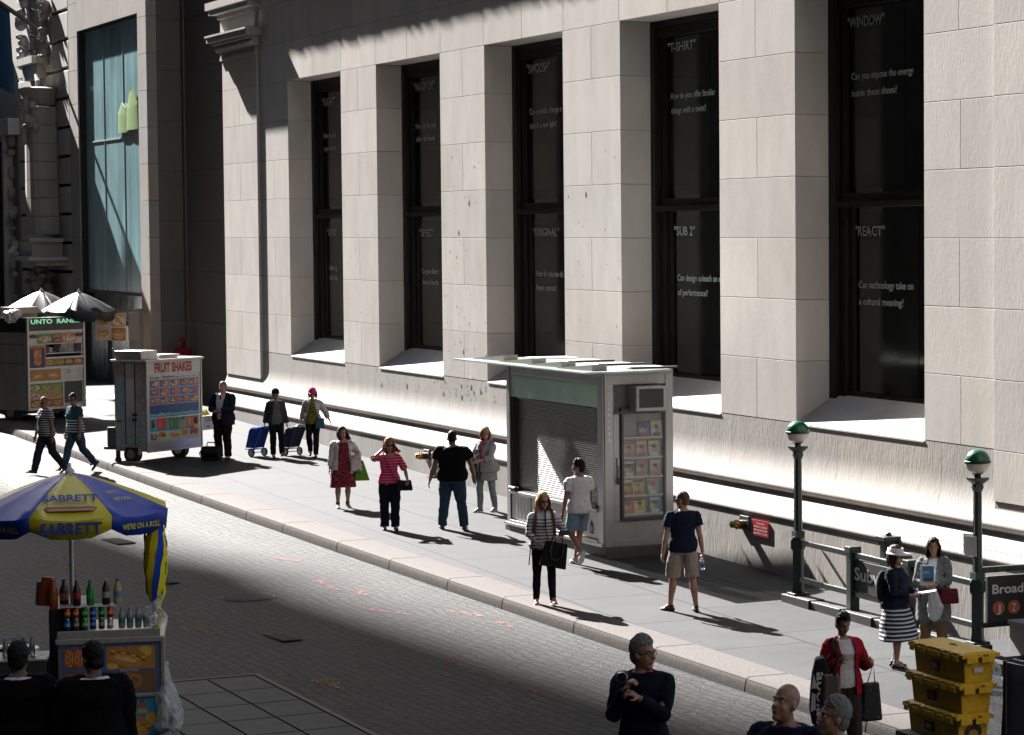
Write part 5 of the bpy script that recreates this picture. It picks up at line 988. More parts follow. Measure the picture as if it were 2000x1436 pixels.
RP = [Vector(p) for p in ((-48.5, -3.02, 0), (-42.3, -2.9, 0), (-42.35, -1.9, 0), (-42.75, -1.2, 0), (-43.4, -1.0, 0), (-48.3, -.98, 0))]
mb = LB((.40, .46, .44)); prism(mb, RP, 3.245, 3.275); mb.build('roof', mat('roof_glass', None, .2, 0, .1, 2, 0, 40, .5, 0, 0, .78), kt, bev=.006)
mb = LB((.30, .28, .25))
for i in range(4):
    x = -48.2 + i * 1.42; z = 3.276
    mb.hexa([(x, -2.75, z), (x + 1.25, -2.62, z), (x + 1.25, -2.35, z), (x, -2.45, z), (x, -2.75, z + .012), (x + 1.25, -2.62, z + .10), (x + 1.25, -2.35, z + .11), (x, -2.45, z + .02)])
    if i: mb.box((x + .9, -1.8, z), (x + .98, -.95, z + .035), (.05, .05, .05))
    mb.box((x + .1, -1.8, z), (x + .8, -1.0, z + .014), (.42, .46, .45))
mb.build('roof_vents', VM, kt); mb = LB((.28, .27, .25)); prism(mb, (A, B_, C_, D_), 3.16, 3.244, None, .06); mb.build('roof_frame', STEEL, kt)
MAG = [(2.1, 1.05, (.03, .10, .28), 'blue'), (2.1, 1.42, (.42, .40, .37), 'pale grey'), (1.76, .6, (.34, .30, .30), 'red and grey'), (1.76, .97, (.45, .22, .26), 'pink'), (1.76, 1.34, (.30, .30, .32), 'grey'), (1.43, .6, (.06, .10, .05), 'dark green'), (1.43, .97, (.26, .27, .28), 'smoke grey'), (1.43, 1.38, (.40, .33, .28), 'beige'), (1.11, .6, (.28, .06, .05), 'red'), (1.11, .86, (.40, .30, .05), 'yellow'), (1.11, 1.3, (.12, .22, .18), 'teal'), (.79, .58, (.45, .08, .08), 'crimson'), (.79, .9, (.52, .40, .03), 'golden'), (.79, 1.36, (.06, .22, .34), 'sky blue')]
SHN = {2.1: 'top', 1.76: 'second', 1.43: 'third', 1.11: 'fourth', .79: 'lowest'}
for i, (z, x, c, nm) in enumerate(MAG):
    p = B_ + su * KSC * (x + .13) + sn * .0; t = thing('magazine', '%s covered magazine on the %s shelf of the kiosk case' % (nm, SHN[z]), 'magazine', (p.x, p.y, z + .001), math.atan2(su.y, su.x), 'magazines in the kiosk case'); r = random.Random(i)
    mb = MB(c); mb.M = Matrix.Rotation(R(-6), 4, 'X') @ Matrix.Diagonal((.86, 1, 1, 1)); mb.box((-.12, -.012, 0), (.12, 0, .265))
    rectp(mb, -.11, .11, .21, .255, -.0135, r.choice(((.55, .1, .1), (.55, .5, .1), (.5, .5, .55), (.05, .05, .08)))); dsc(mb, r.uniform(-.03, .03), .12, .05, .065, -.0135, (.36, .22, .16)); dsc(mb, 0, .165, .05, .03, -.0137, (.05, .03, .02)); rectp(mb, -.08, .08, .0, .06, -.0134, r.choice(((.1, .1, .14), (.4, .1, .1), (.5, .5, .5))))
    for k in range(3): rectp(mb, -.11, -.03 + .02 * r.random(), .07 + k * .03, .085 + k * .03, -.0139, r.choice(((.6, .55, .1), (.6, .6, .6))))
    mb.build('cover', VP, t)
# ---- fruit shakes cart
ft = thing('fruit_shake_cart', 'white metal fruit shakes cart covered in fruit pictures', 'food cart', (-63.0, -5.28, gz(-63)), R(128.5)); FWD, FD, zb, zt_ = 1.92, .9, .26, 2.3
mb = MB((.40, .39, .375)); mb.box((0, 0, zb), (FWD, FD, zt_)); mb.build('body', STEEL, ft, bev=.012)
mb = MB((.5, .49, .47)); mb.box((-.07, -.05, zt_), (FWD + .06, FD + .05, zt_ + .045)); mb.box((FWD + .06, .3, zt_ + .0), (FWD + .45, FD, zt_ + .03)); mb.build('roof', VG, ft, bev=.008)
def zz2(y): return 2.3 - (y - 285) / 975 * 2.04
mb = MB((.42, .41, .39)); rectp(mb, .02, FWD - .02, zz2(430), zz2(290), -.004, (.46, .45, .42)); text_mesh(mb, 'FRUIT SHAKES', (.27, -.006, zz2(405)), (1, 0, 0), (0, 0, 1), .215, 1.32, (.26, .006, .012), .045, .002)
rectp(mb, .09, FWD - .09, zz2(482), zz2(440), -.004, (.42, .44, .45)); text_mesh(mb, 'Fruit  Shakes', (.12, -.006, zz2(478)), (1, 0, .02), (-.25, 0, 1), .065, .85, (.04, .01, .03), .02, .002); text_mesh(mb, 'Milk 5.00  Juice 4.00', (1.0, -.006, zz2(472)), (1, 0, 0), (0, 0, 1), .03, .75, (.3, .03, .03), .01, .002)
rectp(mb, .09, FWD - .09, zz2(757), zz2(484), -.004, (.25, .36, .50)); r = random.Random(2)
cw = (FWD - .18) / 5; chh = (zz2(484) - zz2(757)) / 3
for i in range(5):
    for j in range(3):
        x, z = .09 + i * cw + .012, zz2(757) + j * chh + .01; rectp(mb, x, x + cw - .024, z, z + chh - .02, -.005, (.03, .08, .22)); a, b = cw - .024, chh - .02
        cc = r.choice(((.5, .12, .03), (.45, .05, .03), (.55, .28, .02), (.5, .2, .03))); mb.poly([(x + a * .58, -.006, z + b * .12), (x + a * .88, -.006, z + b * .12), (x + a * .95, -.006, z + b * .72), (x + a * .52, -.006, z + b * .72)], cc); dsc(mb, x + a * .73, z + b * .72, a * .21, b * .08, -.0064, tuple(min(.7, k * 1.5) for k in cc), 10)
        for q in range(5): dsc(mb, x + a * r.uniform(.14, .5), z + b * r.uniform(.2, .6), a * r.uniform(.08, .17), b * r.uniform(.08, .17), -.0066 - q * .0002, r.choice(((.55, .4, .02), (.5, .14, .02), (.35, .03, .03), (.15, .28, .03), (.55, .32, .05))), 9)
        rectp(mb, x + a * .1, x + a * .8, z + b * .86, z + b * .95, -.0062, (.4, .1, .16))
rectp(mb, .09, FWD - .09, zz2(870), zz2(760), -.004, (.008, .045, .16)); rectp(mb, .09, FWD - .09, zz2(1050), zz2(870), -.004, (.03, .28, .36)); rectp(mb, .09, FWD - .09, zz2(1155), zz2(1050), -.004, (.34, .38, .26))
for i in range(14): dsc(mb, .1 + i * .13, zz2(865 + r.uniform(-8, 10)), .09, .025, -.0045, (.12, .34, .48), 8)
for x, c in ((.5, (.36, .045, .02)), (.92, (.015, .14, .03)), (1.55, (.42, .13, .03))):
    mb.poly([(x - .15, -.006, zz2(1030)), (x + .15, -.006, zz2(1030)), (x + .2, -.006, zz2(912)), (x - .2, -.006, zz2(912))], c); dsc(mb, x, zz2(912), .22, .045, -.0065, tuple(k * 1.25 for k in c)); dsc(mb, x, zz2(908), .19, .036, -.007, tuple(k * .55 for k in c)); dsc(mb, x - .07, zz2(970), .02, .09, -.0068, tuple(min(.7, k * 1.8 + .05) for k in c))
    for q in range(8): dsc(mb, x + r.uniform(-.15, .15), zz2(903) + r.uniform(-.02, .03), .04, .03, -.0075 - q * .0002, tuple(min(.7, k * r.uniform(.8, 1.6)) for k in c), 8)
    dsc(mb, x, zz2(1034), .2, .02, -.0058, (.02, .12, .18))
dsc(mb, 1.23, zz2(1000), .11, .13, -.006, (.4, .22, .02))
for i in range(4):
    for j in range(6): dsc(mb, 1.16 + i * .045 + .02 * (j % 2), zz2(1040) + j * .038, .016, .014, -.0065, (.2, .09, .01), 6)
for i in range(7): a = R(40 + i * 17); mb.poly([(1.21, -.007, zz2(945)), (1.25, -.007, zz2(945)), (1.23 + .17 * math.cos(a), -.007, zz2(945) + .17 * math.sin(a))], (.02, .16 + .02 * i, .03))
for q in range(14): dsc(mb, .22 + r.uniform(-.1, .1), zz2(1110) + r.uniform(-.05, .06), .035, .03, -.006 - q * .0001, (.03, .06, .2), 8)
for x, z, rx, rz, c in ((.5, 1085, .13, .06, (.4, .12, .03)), (.45, 1115, .14, .04, (.5, .3, .06)), (1.3, 1085, .11, .075, (.55, .22, .02)), (1.3, 1085, .085, .058, (.6, .34, .08)), (1.3, 1085, .02, .015, (.65, .5, .3)), (.56, 1100, .08, .04, (.25, .1, .02))): dsc(mb, x, zz2(z), rx, rz, -.0062, c); 
for i in range(6): mb.poly([(.75 + i * .02, -.0066, zz2(1080 + i * 9)), (1.12, -.0066, zz2(1088 + i * 5)), (1.12, -.0066, zz2(1096 + i * 5)), (.76 + i * .02, -.0066, zz2(1090 + i * 9))], (.52, .17, .02))
for q in range(16): dsc(mb, 1.62 + r.uniform(-.14, .14), zz2(1078) + r.uniform(-.045, .06), .042, .04, -.0066 - q * .0001, (.32 * r.uniform(.7, 1.2), .015, .02), 8)
for q in range(7): dsc(mb, 1.76 + r.uniform(-.07, .06), zz2(1030) + r.uniform(-.04, .06), .035, .09, -.0066 - q * .0001, (.5, .44, .03), 10)
mb.build('front_picture', VP, ft)
mb = MB((.36, .355, .345)); mb.box((.06, -.012, zb + .01), (FWD - .04, -.002, zz2(1158))); 
for i in range(34):
    for j in range(5): mb.cbox((.1 + i * .052 + .026 * (j % 2), -.013, zb + .035 + j * .042), (.03, .004, .01), 0, (.5, .49, .47) if (i + j) % 2 else (.22, .22, .21))
mb.build('tread_plate', VMET, ft); mb = MB((.45, .44, .42)); mb.box((.02, -.03, zz2(908)), (FWD - .02, -.008, zz2(896)))
for x in (0, FWD): mb.box((x - .018, -.018, zb), (x + .018, .018, zt_))
mb.box((0, -.015, zb - .02), (FWD, .02, zb + .012)); mb.build('trim', STEEL, ft)
for x in (.19, 1.72): mb = MB((.11, .006, .012)); mb.ell((x, -.02, zz2(965)), (.06, .02, .085)); mb.build('tail_lamp', VG, ft, 60)
for k, (y0, y1) in enumerate(((.03, .31), (.33, .58), (.60, .87))):
    mb = MB(); X = -.006; pc = random.Random(k)
    def rp(a, b, z0, z1, c, dx=0): mb.poly([(X - dx, a, z0), (X - dx, b, z0), (X - dx, b, z1), (X - dx, a, z1)][::-1], c)
    rp(y0, y1, 1.95, 2.27, (.40, .37, .36)); rp(y0, y1, 1.06, 1.93, ((.30, .24, .28), (.44, .44, .42), (.22, .34, .40))[k]); rp(y0, y1, zb + .03, 1.04, (.26, .36, .40))
    for i in range(9):
        a = y0 + (y1 - y0) * i / 9; mb.poly([(X - .002, a, 1.97), (X - .002, a + .014, 1.97), (X - .002, min(y1, a + .05), 2.25), (X - .002, min(y1, a + .035), 2.25)][::-1], (.18, .05, .07) if k != 1 else (.38, .26, .26))
    for i in range(90 if k != 1 else 44):
        zc = pc.choice((pc.uniform(.32, 1.0), pc.uniform(1.12, 1.9))); 
        if k == 1 and zc > 1.05: continue
        yc = pc.uniform(y0 + .05, y1 - .05); c = pc.choice(((.34, .18, .17), (.36, .33, .18), (.18, .28, .20), (.20, .26, .36), (.38, .28, .28), (.36, .40, .40))); rr = pc.uniform(.012, .032)
        mb.poly([(X - .0025 - i * .0001, yc + rr * math.cos(-2 * math.pi * q / 8), zc + rr * 1.7 * math.sin(-2 * math.pi * q / 8)) for q in range(8)], c)
    for i in range(26): 
        z = zb + .05 + i * .036; mb.poly([(X - .0078, y0, z), (X - .0078, y1, z + .17), (X - .0078, y1, z + .18), (X - .0078, y0, z + .01)][::-1], (.40, .42, .43))
    mb.build('door', VP, ft)
mb = MB((.02, .018, .016))
for y in (.32, .59): mb.box((-.014, y - .012, zb), (-.002, y + .012, zt_ - .02))
for z in (.98, 1.1): mb.cbox((-.03, .32, z), (.05, .1, .05))
mb.c = (.2, .05, .03); mb.cbox((-.03, .78, .95), (.06, .16, .04)); mb.build('latch', VM, ft)
wheel(ft, .02, .42, .2, .2, .16); wheel(ft, FWD - .25, .42, .2, .2, .16); mb = MB((.4, .39, .37)); mb.box((-.1, .16, .36), (.1, .68, .40)); mb.box((-.1, .16, .2), (.0, .19, .40)); mb.build('mudguard', STEEL, ft)
mb = MB((.02, .02, .02)); mb.tube([(-.03, .82, .06), (.03, .82, .06)], .07, 14); mb.box((-.03, .78, .06), (.03, .86, zb)); mb.build('caster', VM, ft); mb = MB((.05, .05, .05)); mb.box((-.12, .86, .3), (.4, 1.12, .36)); mb.tube([(.0, .99, .36), (.0, .99, .8)], .1, 14); mb.build('gas_shelf', VM, ft)
mb = MB((.30, .26, .2)); mb.box((-.1, .2, .0), (.12, .66, .045)); mb.build('wheel_block', VM, ft)
t = thing('roof_tank', 'long flat steel box on the roof of the fruit shakes cart', 'box', ft.matrix_basis @ Vector((.35, .55, zt_ + .045)), R(128.5)); mb = MB((.46, .45, .43)); mb.box((-.36, -.42, 0), (.2, .34, .2)); mb.build('body', STEEL, t, bev=.012); mb = MB((.1, .1, .1)); mb.tube([(-.1, .1, .2), (-.1, .1, .3), (-.1, .3, .3), (-.1, .3, .2)], .008, 6); mb.ell((-.3, .4, .22), (.03, .03, .04)); mb.build('handle', VM, t)
t = thing('roof_hatch', 'low white hatch plate lying on the roof of the fruit cart', 'hatch', ft.matrix_basis @ Vector((.95, .35, zt_ + .045)), R(128.5)); mb = MB((.42, .41, .4)); mb.box((-.3, -.2, 0), (.35, .2, .07)); mb.box((-.33, -.23, .07), (.38, .23, .09)); mb.build('lid', VG, t, bev=.006)
sh = MB((.4, .39, .37)); sh.box((FWD, .02, .62), (FWD + .5, .6, .65)); sh.build('side_shelf', STEEL, ft)
t = thing('fruit_box', 'white cardboard apple box on the side shelf of the fruit cart', 'box', ft.matrix_basis @ Vector((FWD + .25, .28, .652)), R(128.5)); mb = MB((.44, .43, .41)); mb.box((-.22, -.27, 0), (.22, .27, .30)); text_mesh(mb, 'Apples', (.17, -.272, .22), (-1, 0, 0), (0, 0, -1), .07, .3, (.3, .03, .03), .02, -.002); rectp(mb, -.15, .12, .25, .27, -.2715, (.03, .12, .04)); mb.cbox((.0, -.2715, .05), (.14, .001, .03), 0, (.2, .04, .04)); mb.build('carton', VM, t, bev=.004)
t = thing('banana_bunch', 'ripe yellow green bananas lying on top of the apple box', 'fruit', ft.matrix_basis @ Vector((FWD + .25, .26, .96)), R(128.5)); mb = MB((.36, .32, .03))
for i in range(9): a = R(-60 + i * 15); x = -.18 + .045 * i; mb.tube([(x, -.15, .0), (x + .02, -.05, .07 + .02 * (i % 3)), (x + .02, .08, .08), (x - .02, .17, .03)], [.012, .022, .022, .01], 7, round_=True)
mb.build('bananas', VG, t, 60)
# ---- hot dog and gyro cart with two black parasols
ht = thing('hot_dog_cart', 'tall steel hot dog cart with food pictures, counter window and lit name board', 'food cart', (-75.6, -5.5, gz(-75.6)), R(126)); HW, HD, HB, HT = 2.08, 1.9, .30, 2.76
def hz(y): return HT - (y - 385) / (1280 - 385) * (HT - HB)
mb = MB((.34, .33, .315)); 
for a, b in (((0, 0, HB), (HW, HD, hz(860))), ((0, 0, hz(650)), (HW, HD, hz(525))), ((0, 0, hz(870)), (.66, HD, hz(640))), ((HW - .08, 0, hz(870)), (HW, HD, hz(640))), ((.6, .9, hz(870)), (HW, HD, hz(640)))): mb.box(a, b)
mb.build('body', STEEL, ht, bev=.01)
mb = MB((.015, .016, .015)); mb.box((0, -.02, hz(525)), (HW, .3, HT)); mb.box((0, .3, hz(525)), (.06, HD, HT)); mb.build('name_board', VG, ht)
m = bpy.data.materials.new('lit_letters'); m.use_nodes = True; q = m.node_tree.nodes['Principled BSDF']; q.inputs['Base Color'].default_value = (.2, .4, .3, 1); q.inputs['Emission Color'].default_value = (.35, 1, .6, 1); q.inputs['Emission Strength'].default_value = .10
mb = MB((.5, .6, .55)); text_mesh(mb, 'UNTO  RANLO', (.1, -.024, HT - .16), (1, 0, 0), (0, 0, 1), .12, 1.88, None, .03, .003); mb.build('lettering', m, ht)
mb = MB(); y = -.006
foods(mb, .36, .9, hz(635), hz(545), y, 1, (.05, .2, .04)); rectp(mb, .9, 1.26, hz(635), hz(545), y, (.16, .02, .03)); text_mesh(mb, 'GYROS', (.93, y - .002, hz(585)), (1, 0, 0), (0, 0, 1), .09, .34, (.5, .35, .1), .02, .001); text_mesh(mb, 'LUNCH', (.97, y - .002, hz(622)), (1, 0, 0), (0, 0, 1), .07, .26, (.45, .42, .4), .02, .001); foods(mb, 1.26, 1.8, hz(635), hz(545), y, 3, (.40, .14, .05))
rectp(mb, .05, .62, hz(870), hz(655), y, (.03, .025, .05)); rectp(mb, .05, .62, hz(680), hz(655), y - .001, (.35, .12, .03)); mb.poly([(.24, y - .002, hz(845)), (.44, y - .002, hz(845)), (.5, y - .002, hz(690)), (.2, y - .002, hz(690))], (.36, .12, .04))
for i in range(22): dsc(mb, .34 + random.uniform(-.12, .12), hz(700 + random.random() * 140), .05, .04, y - .0025 - i * .0001, random.choice(((.5, .22, .1), (.3, .08, .03), (.42, .16, .06))), 7)
for k in range(4): foods(mb, .64 + k * .35, .98 + k * .35, hz(855), hz(790), y, 10 + k, ((.35, .12, .04), (.12, .16, .03), (.06, .05, .04), (.2, .06, .03))[k])
rectp(mb, .05, 1.2, hz(1000), hz(885), y, (.32, .14, .05)); hotdog(mb, .35, hz(945), .5, .24, y - .002, .1); hotdog(mb, .92, hz(940), .5, .28, y - .002, -.05); rectp(mb, 1.4, 1.76, hz(960), hz(890), y, (.46, .46, .45)); rectp(mb, 1.43, 1.58, hz(950), hz(900), y - .001, (.2, .3, .4)); rectp(mb, 1.61, 1.73, hz(940), hz(905), y - .001, (.5, .4, .2))
for i in range(3):
    for j in range(3): foods(mb, .06 + i * .4, .06 + i * .4 + .385, hz(1255 - j * 78), hz(1182 - j * 78), y, 30 + i * 3 + j, ((.2, .05, .02), (.36, .16, .05), (.06, .22, .03))[j])
rectp(mb, 1.3, HW - .08, hz(1230), hz(1020), y, (.03, .027, .025)); mb.build('food_picture', VP, ht)
for x in (.2, 1.9): mb = MB((.12, .006, .01)); mb.ell((x, -.02, hz(565)), (.14, .025, .055)); mb.build('tail_lamp', VG, ht, 60)
mb = MB((.42, .41, .39)); mb.box((.64, -.02, hz(742)), (HW - .05, .5, hz(734))); mb.box((.6, -.03, hz(790)), (HW, .02, hz(772)))
for x in (0, HW): mb.box((x - .03, -.03, HB), (x + .03, .03, HT + .02))
for zz3 in (hz(880), hz(1010), hz(1275), hz(520)): mb.box((0, -.025, zz3 - .02), (HW, .0, zz3 + .02))
mb.box((1.26, -.02, HB), (1.3, 0, hz(1015))); mb.build('trim', STEEL, ht)
mb = MB((.45, .44, .43)); 
for x, w_, h in ((1.0, .18, .14), (1.45, .2, .12), (1.5, .24, .26), (1.76, .22, .26)): mb.box((x, .25, hz(734)), (x + w_, .5, hz(734) + h))
mb.c = (.25, .03, .03); mb.box((.75, .2, hz(734)), (1.0, .45, hz(734) + .2)); mb.build('counter_goods', VM, ht)
mb = MB((.33, .325, .31)); mb.box((-.012, .1, HB), (-.001, HD - .5, hz(540))); mb.c = (.05, .05, .05)
for z in (1.55, 2.05): mb.box((-.016, .1, z), (-.012, HD - .5, z + .015))
mb.build('side_door', STEEL, ht)
for x in (.15, HW - .2): wheel(ht, x, .7, .24, .24, .16)
mb = MB((.03, .03, .03)); mb.box((.1, .2, .2), (HW - .1, HD - .2, HB)); mb.build('chassis', VM, ht)
t = thing('cardboard_box', 'open brown cardboard box on top of the hot dog cart', 'box', ht.matrix_basis @ Vector((.55, .8, HT)), R(120)); mb = MB((.40, .31, .24)); mb.box((-.4, -.25, -.35), (.4, .25, .28)); mb.hexa([(-.4, -.26, .28), (.4, -.26, .28), (.4, -.25, .28), (-.4, -.25, .28), (-.4, -.45, .12), (.4, -.45, .12), (.4, -.44, .12), (-.4, -.44, .12)]); mb.build('carton', VM, t, bev=.004)
t = thing('plastic_bag', 'crumpled pale plastic bag on the near corner of the hot dog cart roof', 'bag', ht.matrix_basis @ Vector((-.05, .5, HT)), 0); mb = MB(); mb.ell((0, 0, .05), (.25, .2, .17)); mb.ell((.15, .1, .12), (.16, .14, .12)); blob('body', mb, mat('white_plastic', (.55, .55, .56), .35, 0, .1, 9, .2, 25, .5, 0, .3), t, .02, 1, None, .05, 9)
BPA = mat('black_canopy', None, .46, 0, .12, 6, .1, 60, .28)
for px, (x, y, lab, a0) in enumerate(((-78.6, -4.55, 'black parasol behind, over the far end of the hot dog cart', .1), (-77.3, -3.82, 'black parasol in front, with food boards hanging from its edge', .35))):
    t = thing('parasol', lab, 'parasol', (x, y, gz(x)), 0, 'black parasols over the hot dog cart'); cn = parasol(t, 2.88, 3.38, 1.0, [(.02, .022, .026)], 8, .26, None, BPA, a0); mb = MB((.35, .35, .36)); mb.tube([(0, 0, .0), (0, 0, 3.4)], .022, 10); mb.build('pole', VMET, t)
t0 = Vector((-77.3, -3.82, gz(-77.3)))
for k, (dx, dz, lab, sd_) in enumerate(((.55, 2.42, 'faded food board with a wrap, left of the pair under the parasol', 50), (.95, 2.40, 'food board of salad and hot dog under the black parasol', 51), (1.35, 2.42, 'food board turned edge on at the right under the black parasol', 52))):
    u = Vector((.2, .98, 0)) if k < 2 else Vector((-.6, .8, 0)); p = t0 + Vector((.2, .98, 0)) * dx + Vector((.3, 0, 0)); t = thing('food_board', lab, 'menu board', (p.x, p.y, p.z + dz), math.atan2(u.y, u.x), 'food boards hung from the parasol')
    mb = MB((.45, .45, .44) if k < 2 else (.16, .13, .13)); mb.box((-.2, .002, -.36), (.2, .012, .4)); mb.build('panel', VP, t)
    mb = MB(); foods(mb, -.19, .19, .03, .39, -.001, sd_, (.4, .2, .08) if k else (.42, .36, .3)); foods(mb, -.19, .19, -.35, .0, -.001, sd_ + 7, (.42, .3, .2) if not k else (.3, .1, .03)); hotdog(mb, 0, -.17, .34, .2, -.006, .1); 
    if k < 2: mb.build('picture', VP, t)
    mb = MB((.3, .3, .3)); mb.tube([(0, 0, .4), (0, 0, .56)], .004, 5); mb.build('hanger', VM, t)
t = thing('waste_bin', 'dark blue round waste bin with black liner beside the hot dog cart', 'bin', (-78.7, -5.4, gz(-78.7))); mb = MB((.010, .016, .045)); mb.lathe((0, 0, 0), [(.3, 0), (.36, .9), (.34, .9), (.3, .1)], 20); mb.build('barrel', VG, t, 40); mb = MB((.008, .008, .009)); mb.lathe((0, 0, .72), [(.37, 0), (.385, .1), (.38, .2), (.34, .22), (.32, .05)], 20); mb.build('liner', VG, t, 40)
# ---- drinks and hot dog cart near the camera, with its yellow and blue parasol
sg = gz(-30.4) - .19; su2 = Vector((.25, .968, 0)).normalized(); so = Vector((-30.42, -13.62, sg)); SR = math.atan2(su2.y, su2.x)
st = thing('drinks_cart', 'steel drinks and hot dog cart in deep shade with pretzel pictures on its end', 'food cart', so, SR); SW = 1.08; ZC = 1.52
SM = Matrix.Translation(so) @ Matrix.Rotation(SR, 4, 'Z')
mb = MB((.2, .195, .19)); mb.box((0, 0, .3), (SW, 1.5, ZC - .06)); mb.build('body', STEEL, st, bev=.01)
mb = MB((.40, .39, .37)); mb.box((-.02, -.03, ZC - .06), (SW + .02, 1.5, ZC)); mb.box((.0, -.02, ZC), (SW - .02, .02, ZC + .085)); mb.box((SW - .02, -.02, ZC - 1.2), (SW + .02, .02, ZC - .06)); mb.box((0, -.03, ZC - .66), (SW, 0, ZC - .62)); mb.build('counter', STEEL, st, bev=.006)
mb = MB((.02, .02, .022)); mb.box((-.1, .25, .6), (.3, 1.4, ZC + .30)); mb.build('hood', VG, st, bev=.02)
mb = MB(); y = -.006; x0, x1 = .05, SW - .06
rectp(mb, x0, x1, ZC - .61, ZC - .08, y, (.03, .09, .28)); rectp(mb, x0 + .02, .46, ZC - .33, ZC - .10, y - .001, (.20, .05, .04))
for i in range(4): 
    xx = .12 + i * .095; dsc(mb, xx, ZC - .21, .043, .1, y - .002, BUN); dsc(mb, xx, ZC - .21, .026, .105, y - .003, SAU); 
    for q in range(6): dsc(mb, xx + .008 * (-1) ** q, ZC - .29 + q * .032, .012, .012, y - .004, MUS, 6)
rectp(mb, .5, x1 - .02, ZC - .35, ZC - .10, y - .001, (.35, .16, .03)); hotdog(mb, .72, ZC - .22, .40, .24, y - .003, -.25); dsc(mb, .9, ZC - .16, .07, .06, y - .0025, (.55, .34, .05)); dsc(mb, .56, ZC - .31, .06, .035, y - .0025, (.55, .34, .05))
rectp(mb, .5, x1 - .02, ZC - .60, ZC - .37, y - .001, (.16, .08, .04)); text_mesh(mb, 'PRETZEL', (.64, y - .004, ZC - .375), (1, 0, 0), (0, 0, 1), .025, .2, (.3, .4, .55), .02, .002)
def ringp(cx, cz, rx, rz, wd, yy, c, a0=0, a1=360):
    n = 16
    for i in range(n):
        a, b = R(a0 + (a1 - a0) * i / n), R(a0 + (a1 - a0) * (i + 1) / n); mb.poly([(cx + rx * math.cos(a), yy, cz + rz * math.sin(a)), (cx + rx * math.cos(b), yy, cz + rz * math.sin(b)), (cx + (rx - wd) * math.cos(b), yy, cz + (rz - wd) * math.sin(b)), (cx + (rx - wd) * math.cos(a), yy, cz + (rz - wd) * math.sin(a))][::-1], c)
def pretzel(cx, cz, s):
    for i, (dx, dz, rx, rz, c) in enumerate(((0, 0, .15, .09, (.30, .13, .05)), (-.06, .02, .08, .06, (.36, .17, .07)), (.07, .01, .08, .065, (.33, .15, .06)), (.0, -.03, .1, .05, (.26, .11, .04)))): ringp(cx + dx * s, cz + dz * s, rx * s, rz * s, .032 * s, y - .003 - i * .0004, c)
pretzel(.72, ZC - .48, 1); pretzel(.6, ZC - .52, .7); rectp(mb, x0 + .02, .46, ZC - .60, ZC - .36, y - .001, (.12, .05, .04)); foods(mb, .08, .44, ZC - .58, ZC - .38, y - .0015, 77, (.2, .08, .03))
rectp(mb, .05, x1, ZC - 1.22, ZC - .68, y, (.03, .20, .34))
for i, c in enumerate(((.5, .1, .06), (.36, .04, .05), (.5, .22, .02), (.45, .3, .05), (.28, .1, .05))): 
    xx = .2 + i * .165; dsc(mb, xx, ZC - .79, .055, .085, y - .002, c); rectp(mb, xx - .05, xx + .05, ZC - .84, ZC - .79, y - .0025, (.2, .35, .2)); rectp(mb, xx - .02, xx + .02, ZC - .72, ZC - .695, y - .002, (.05, .05, .05))
hotdog(mb, .75, ZC - .97, .42, .24, y - .003, -.25); dsc(mb, .95, ZC - .9, .06, .07, y - .0025, (.5, .28, .05)); rectp(mb, .5, x1, ZC - 1.13, ZC - 1.075, y - .003, (.02, .07, .26)); text_mesh(mb, 'PRETZEL', (.62, y - .005, ZC - 1.122), (1, 0, 0), (0, 0, 1), .04, .24, (.4, .5, .6), .02, .002); pretzel(.72, ZC - 1.2, .9)
mb.build('end_picture', VP, st)
for x in (.15, SW - .15): wheel(st, x, .5, .22, .22, .1)
at = lambda x, y_, z: SM @ Vector((x, y_, z))
# parasol
c0 = at(.14, .35, 0); t = thing('cart_parasol', 'big yellow and blue lettered parasol over the drinks cart', 'parasol', (c0.x, c0.y, sg)); CB, CY = (.014, .055, .42), (.66, .56, .02)
vang = math.atan2(-19.5 - c0.y, -c0.x)
HZ0, HZ1, PR = 2.91, 3.30, 1.08
cn = parasol(t, HZ0, HZ1, PR, [CY, CB], 8, .20, None, mat('nylon_canopy', None, .45, 0, .08, 6, .08, 40, .4, 0, .25), vang - R(22.5), .05)
mb = MB((.5, .5, .52)); mb.tube([(0, 0, ZC - .3), (0, 0, HZ1)], .022, 12); mb.build('pole', VMET, t, 40)
def on_panel(ang, txts, col):
    d = Vector((math.cos(ang), math.sin(ang), 0)); u = Vector((-math.sin(ang), math.cos(ang), 0)); ap = PR * math.cos(R(22.5)); mb = MB(col)
    for (body, s_, wd, hh, kind_) in txts:
        if kind_ == 'v': text_mesh(mb, body, d * (ap + .012) - u * wd / 2 + Vector((0, 0, HZ0 - .05 - s_)), u, (0, 0, 1), hh, wd, None, .03, .006)
        else:
            a, b = s_; p0 = d * (ap * a) + Vector((0, 0, HZ1 + (HZ0 - HZ1) * a ** 1.25 - .05 * a)); p1 = d * (ap * b) + Vector((0, 0, HZ1 + (HZ0 - HZ1) * b ** 1.25 - .05 * b)); v = (p0 - p1).normalized(); text_mesh(mb, body, p1 - u * wd / 2, u, v, hh, wd, None, .03, .05)
    mb.build('lettering', VM, cn)
on_panel(vang, [('SABRETT', .135, .62, .125, 'v'), ('SABRETT', (.48, .72), .56, .14, 'p')], (.012, .05, .26)); on_panel(vang + R(45), [("WE'RE ON A ROLL", .12, .56, .06, 'v'), ('N.Y.', (.5, .62), .16, .06, 'p'), ('HOT DOG', (.6, .75), .24, .06, 'p')], (.45, .38, .02)); on_panel(vang - R(45), [("WE'RE ON A ROLL", .12, .56, .06, 'v')], (.2, .17, .02))
mb = MB((.38, .17, .08)); d = Vector((math.cos(vang), math.sin(vang), 0)); u = Vector((-math.sin(vang), math.cos(vang), 0))
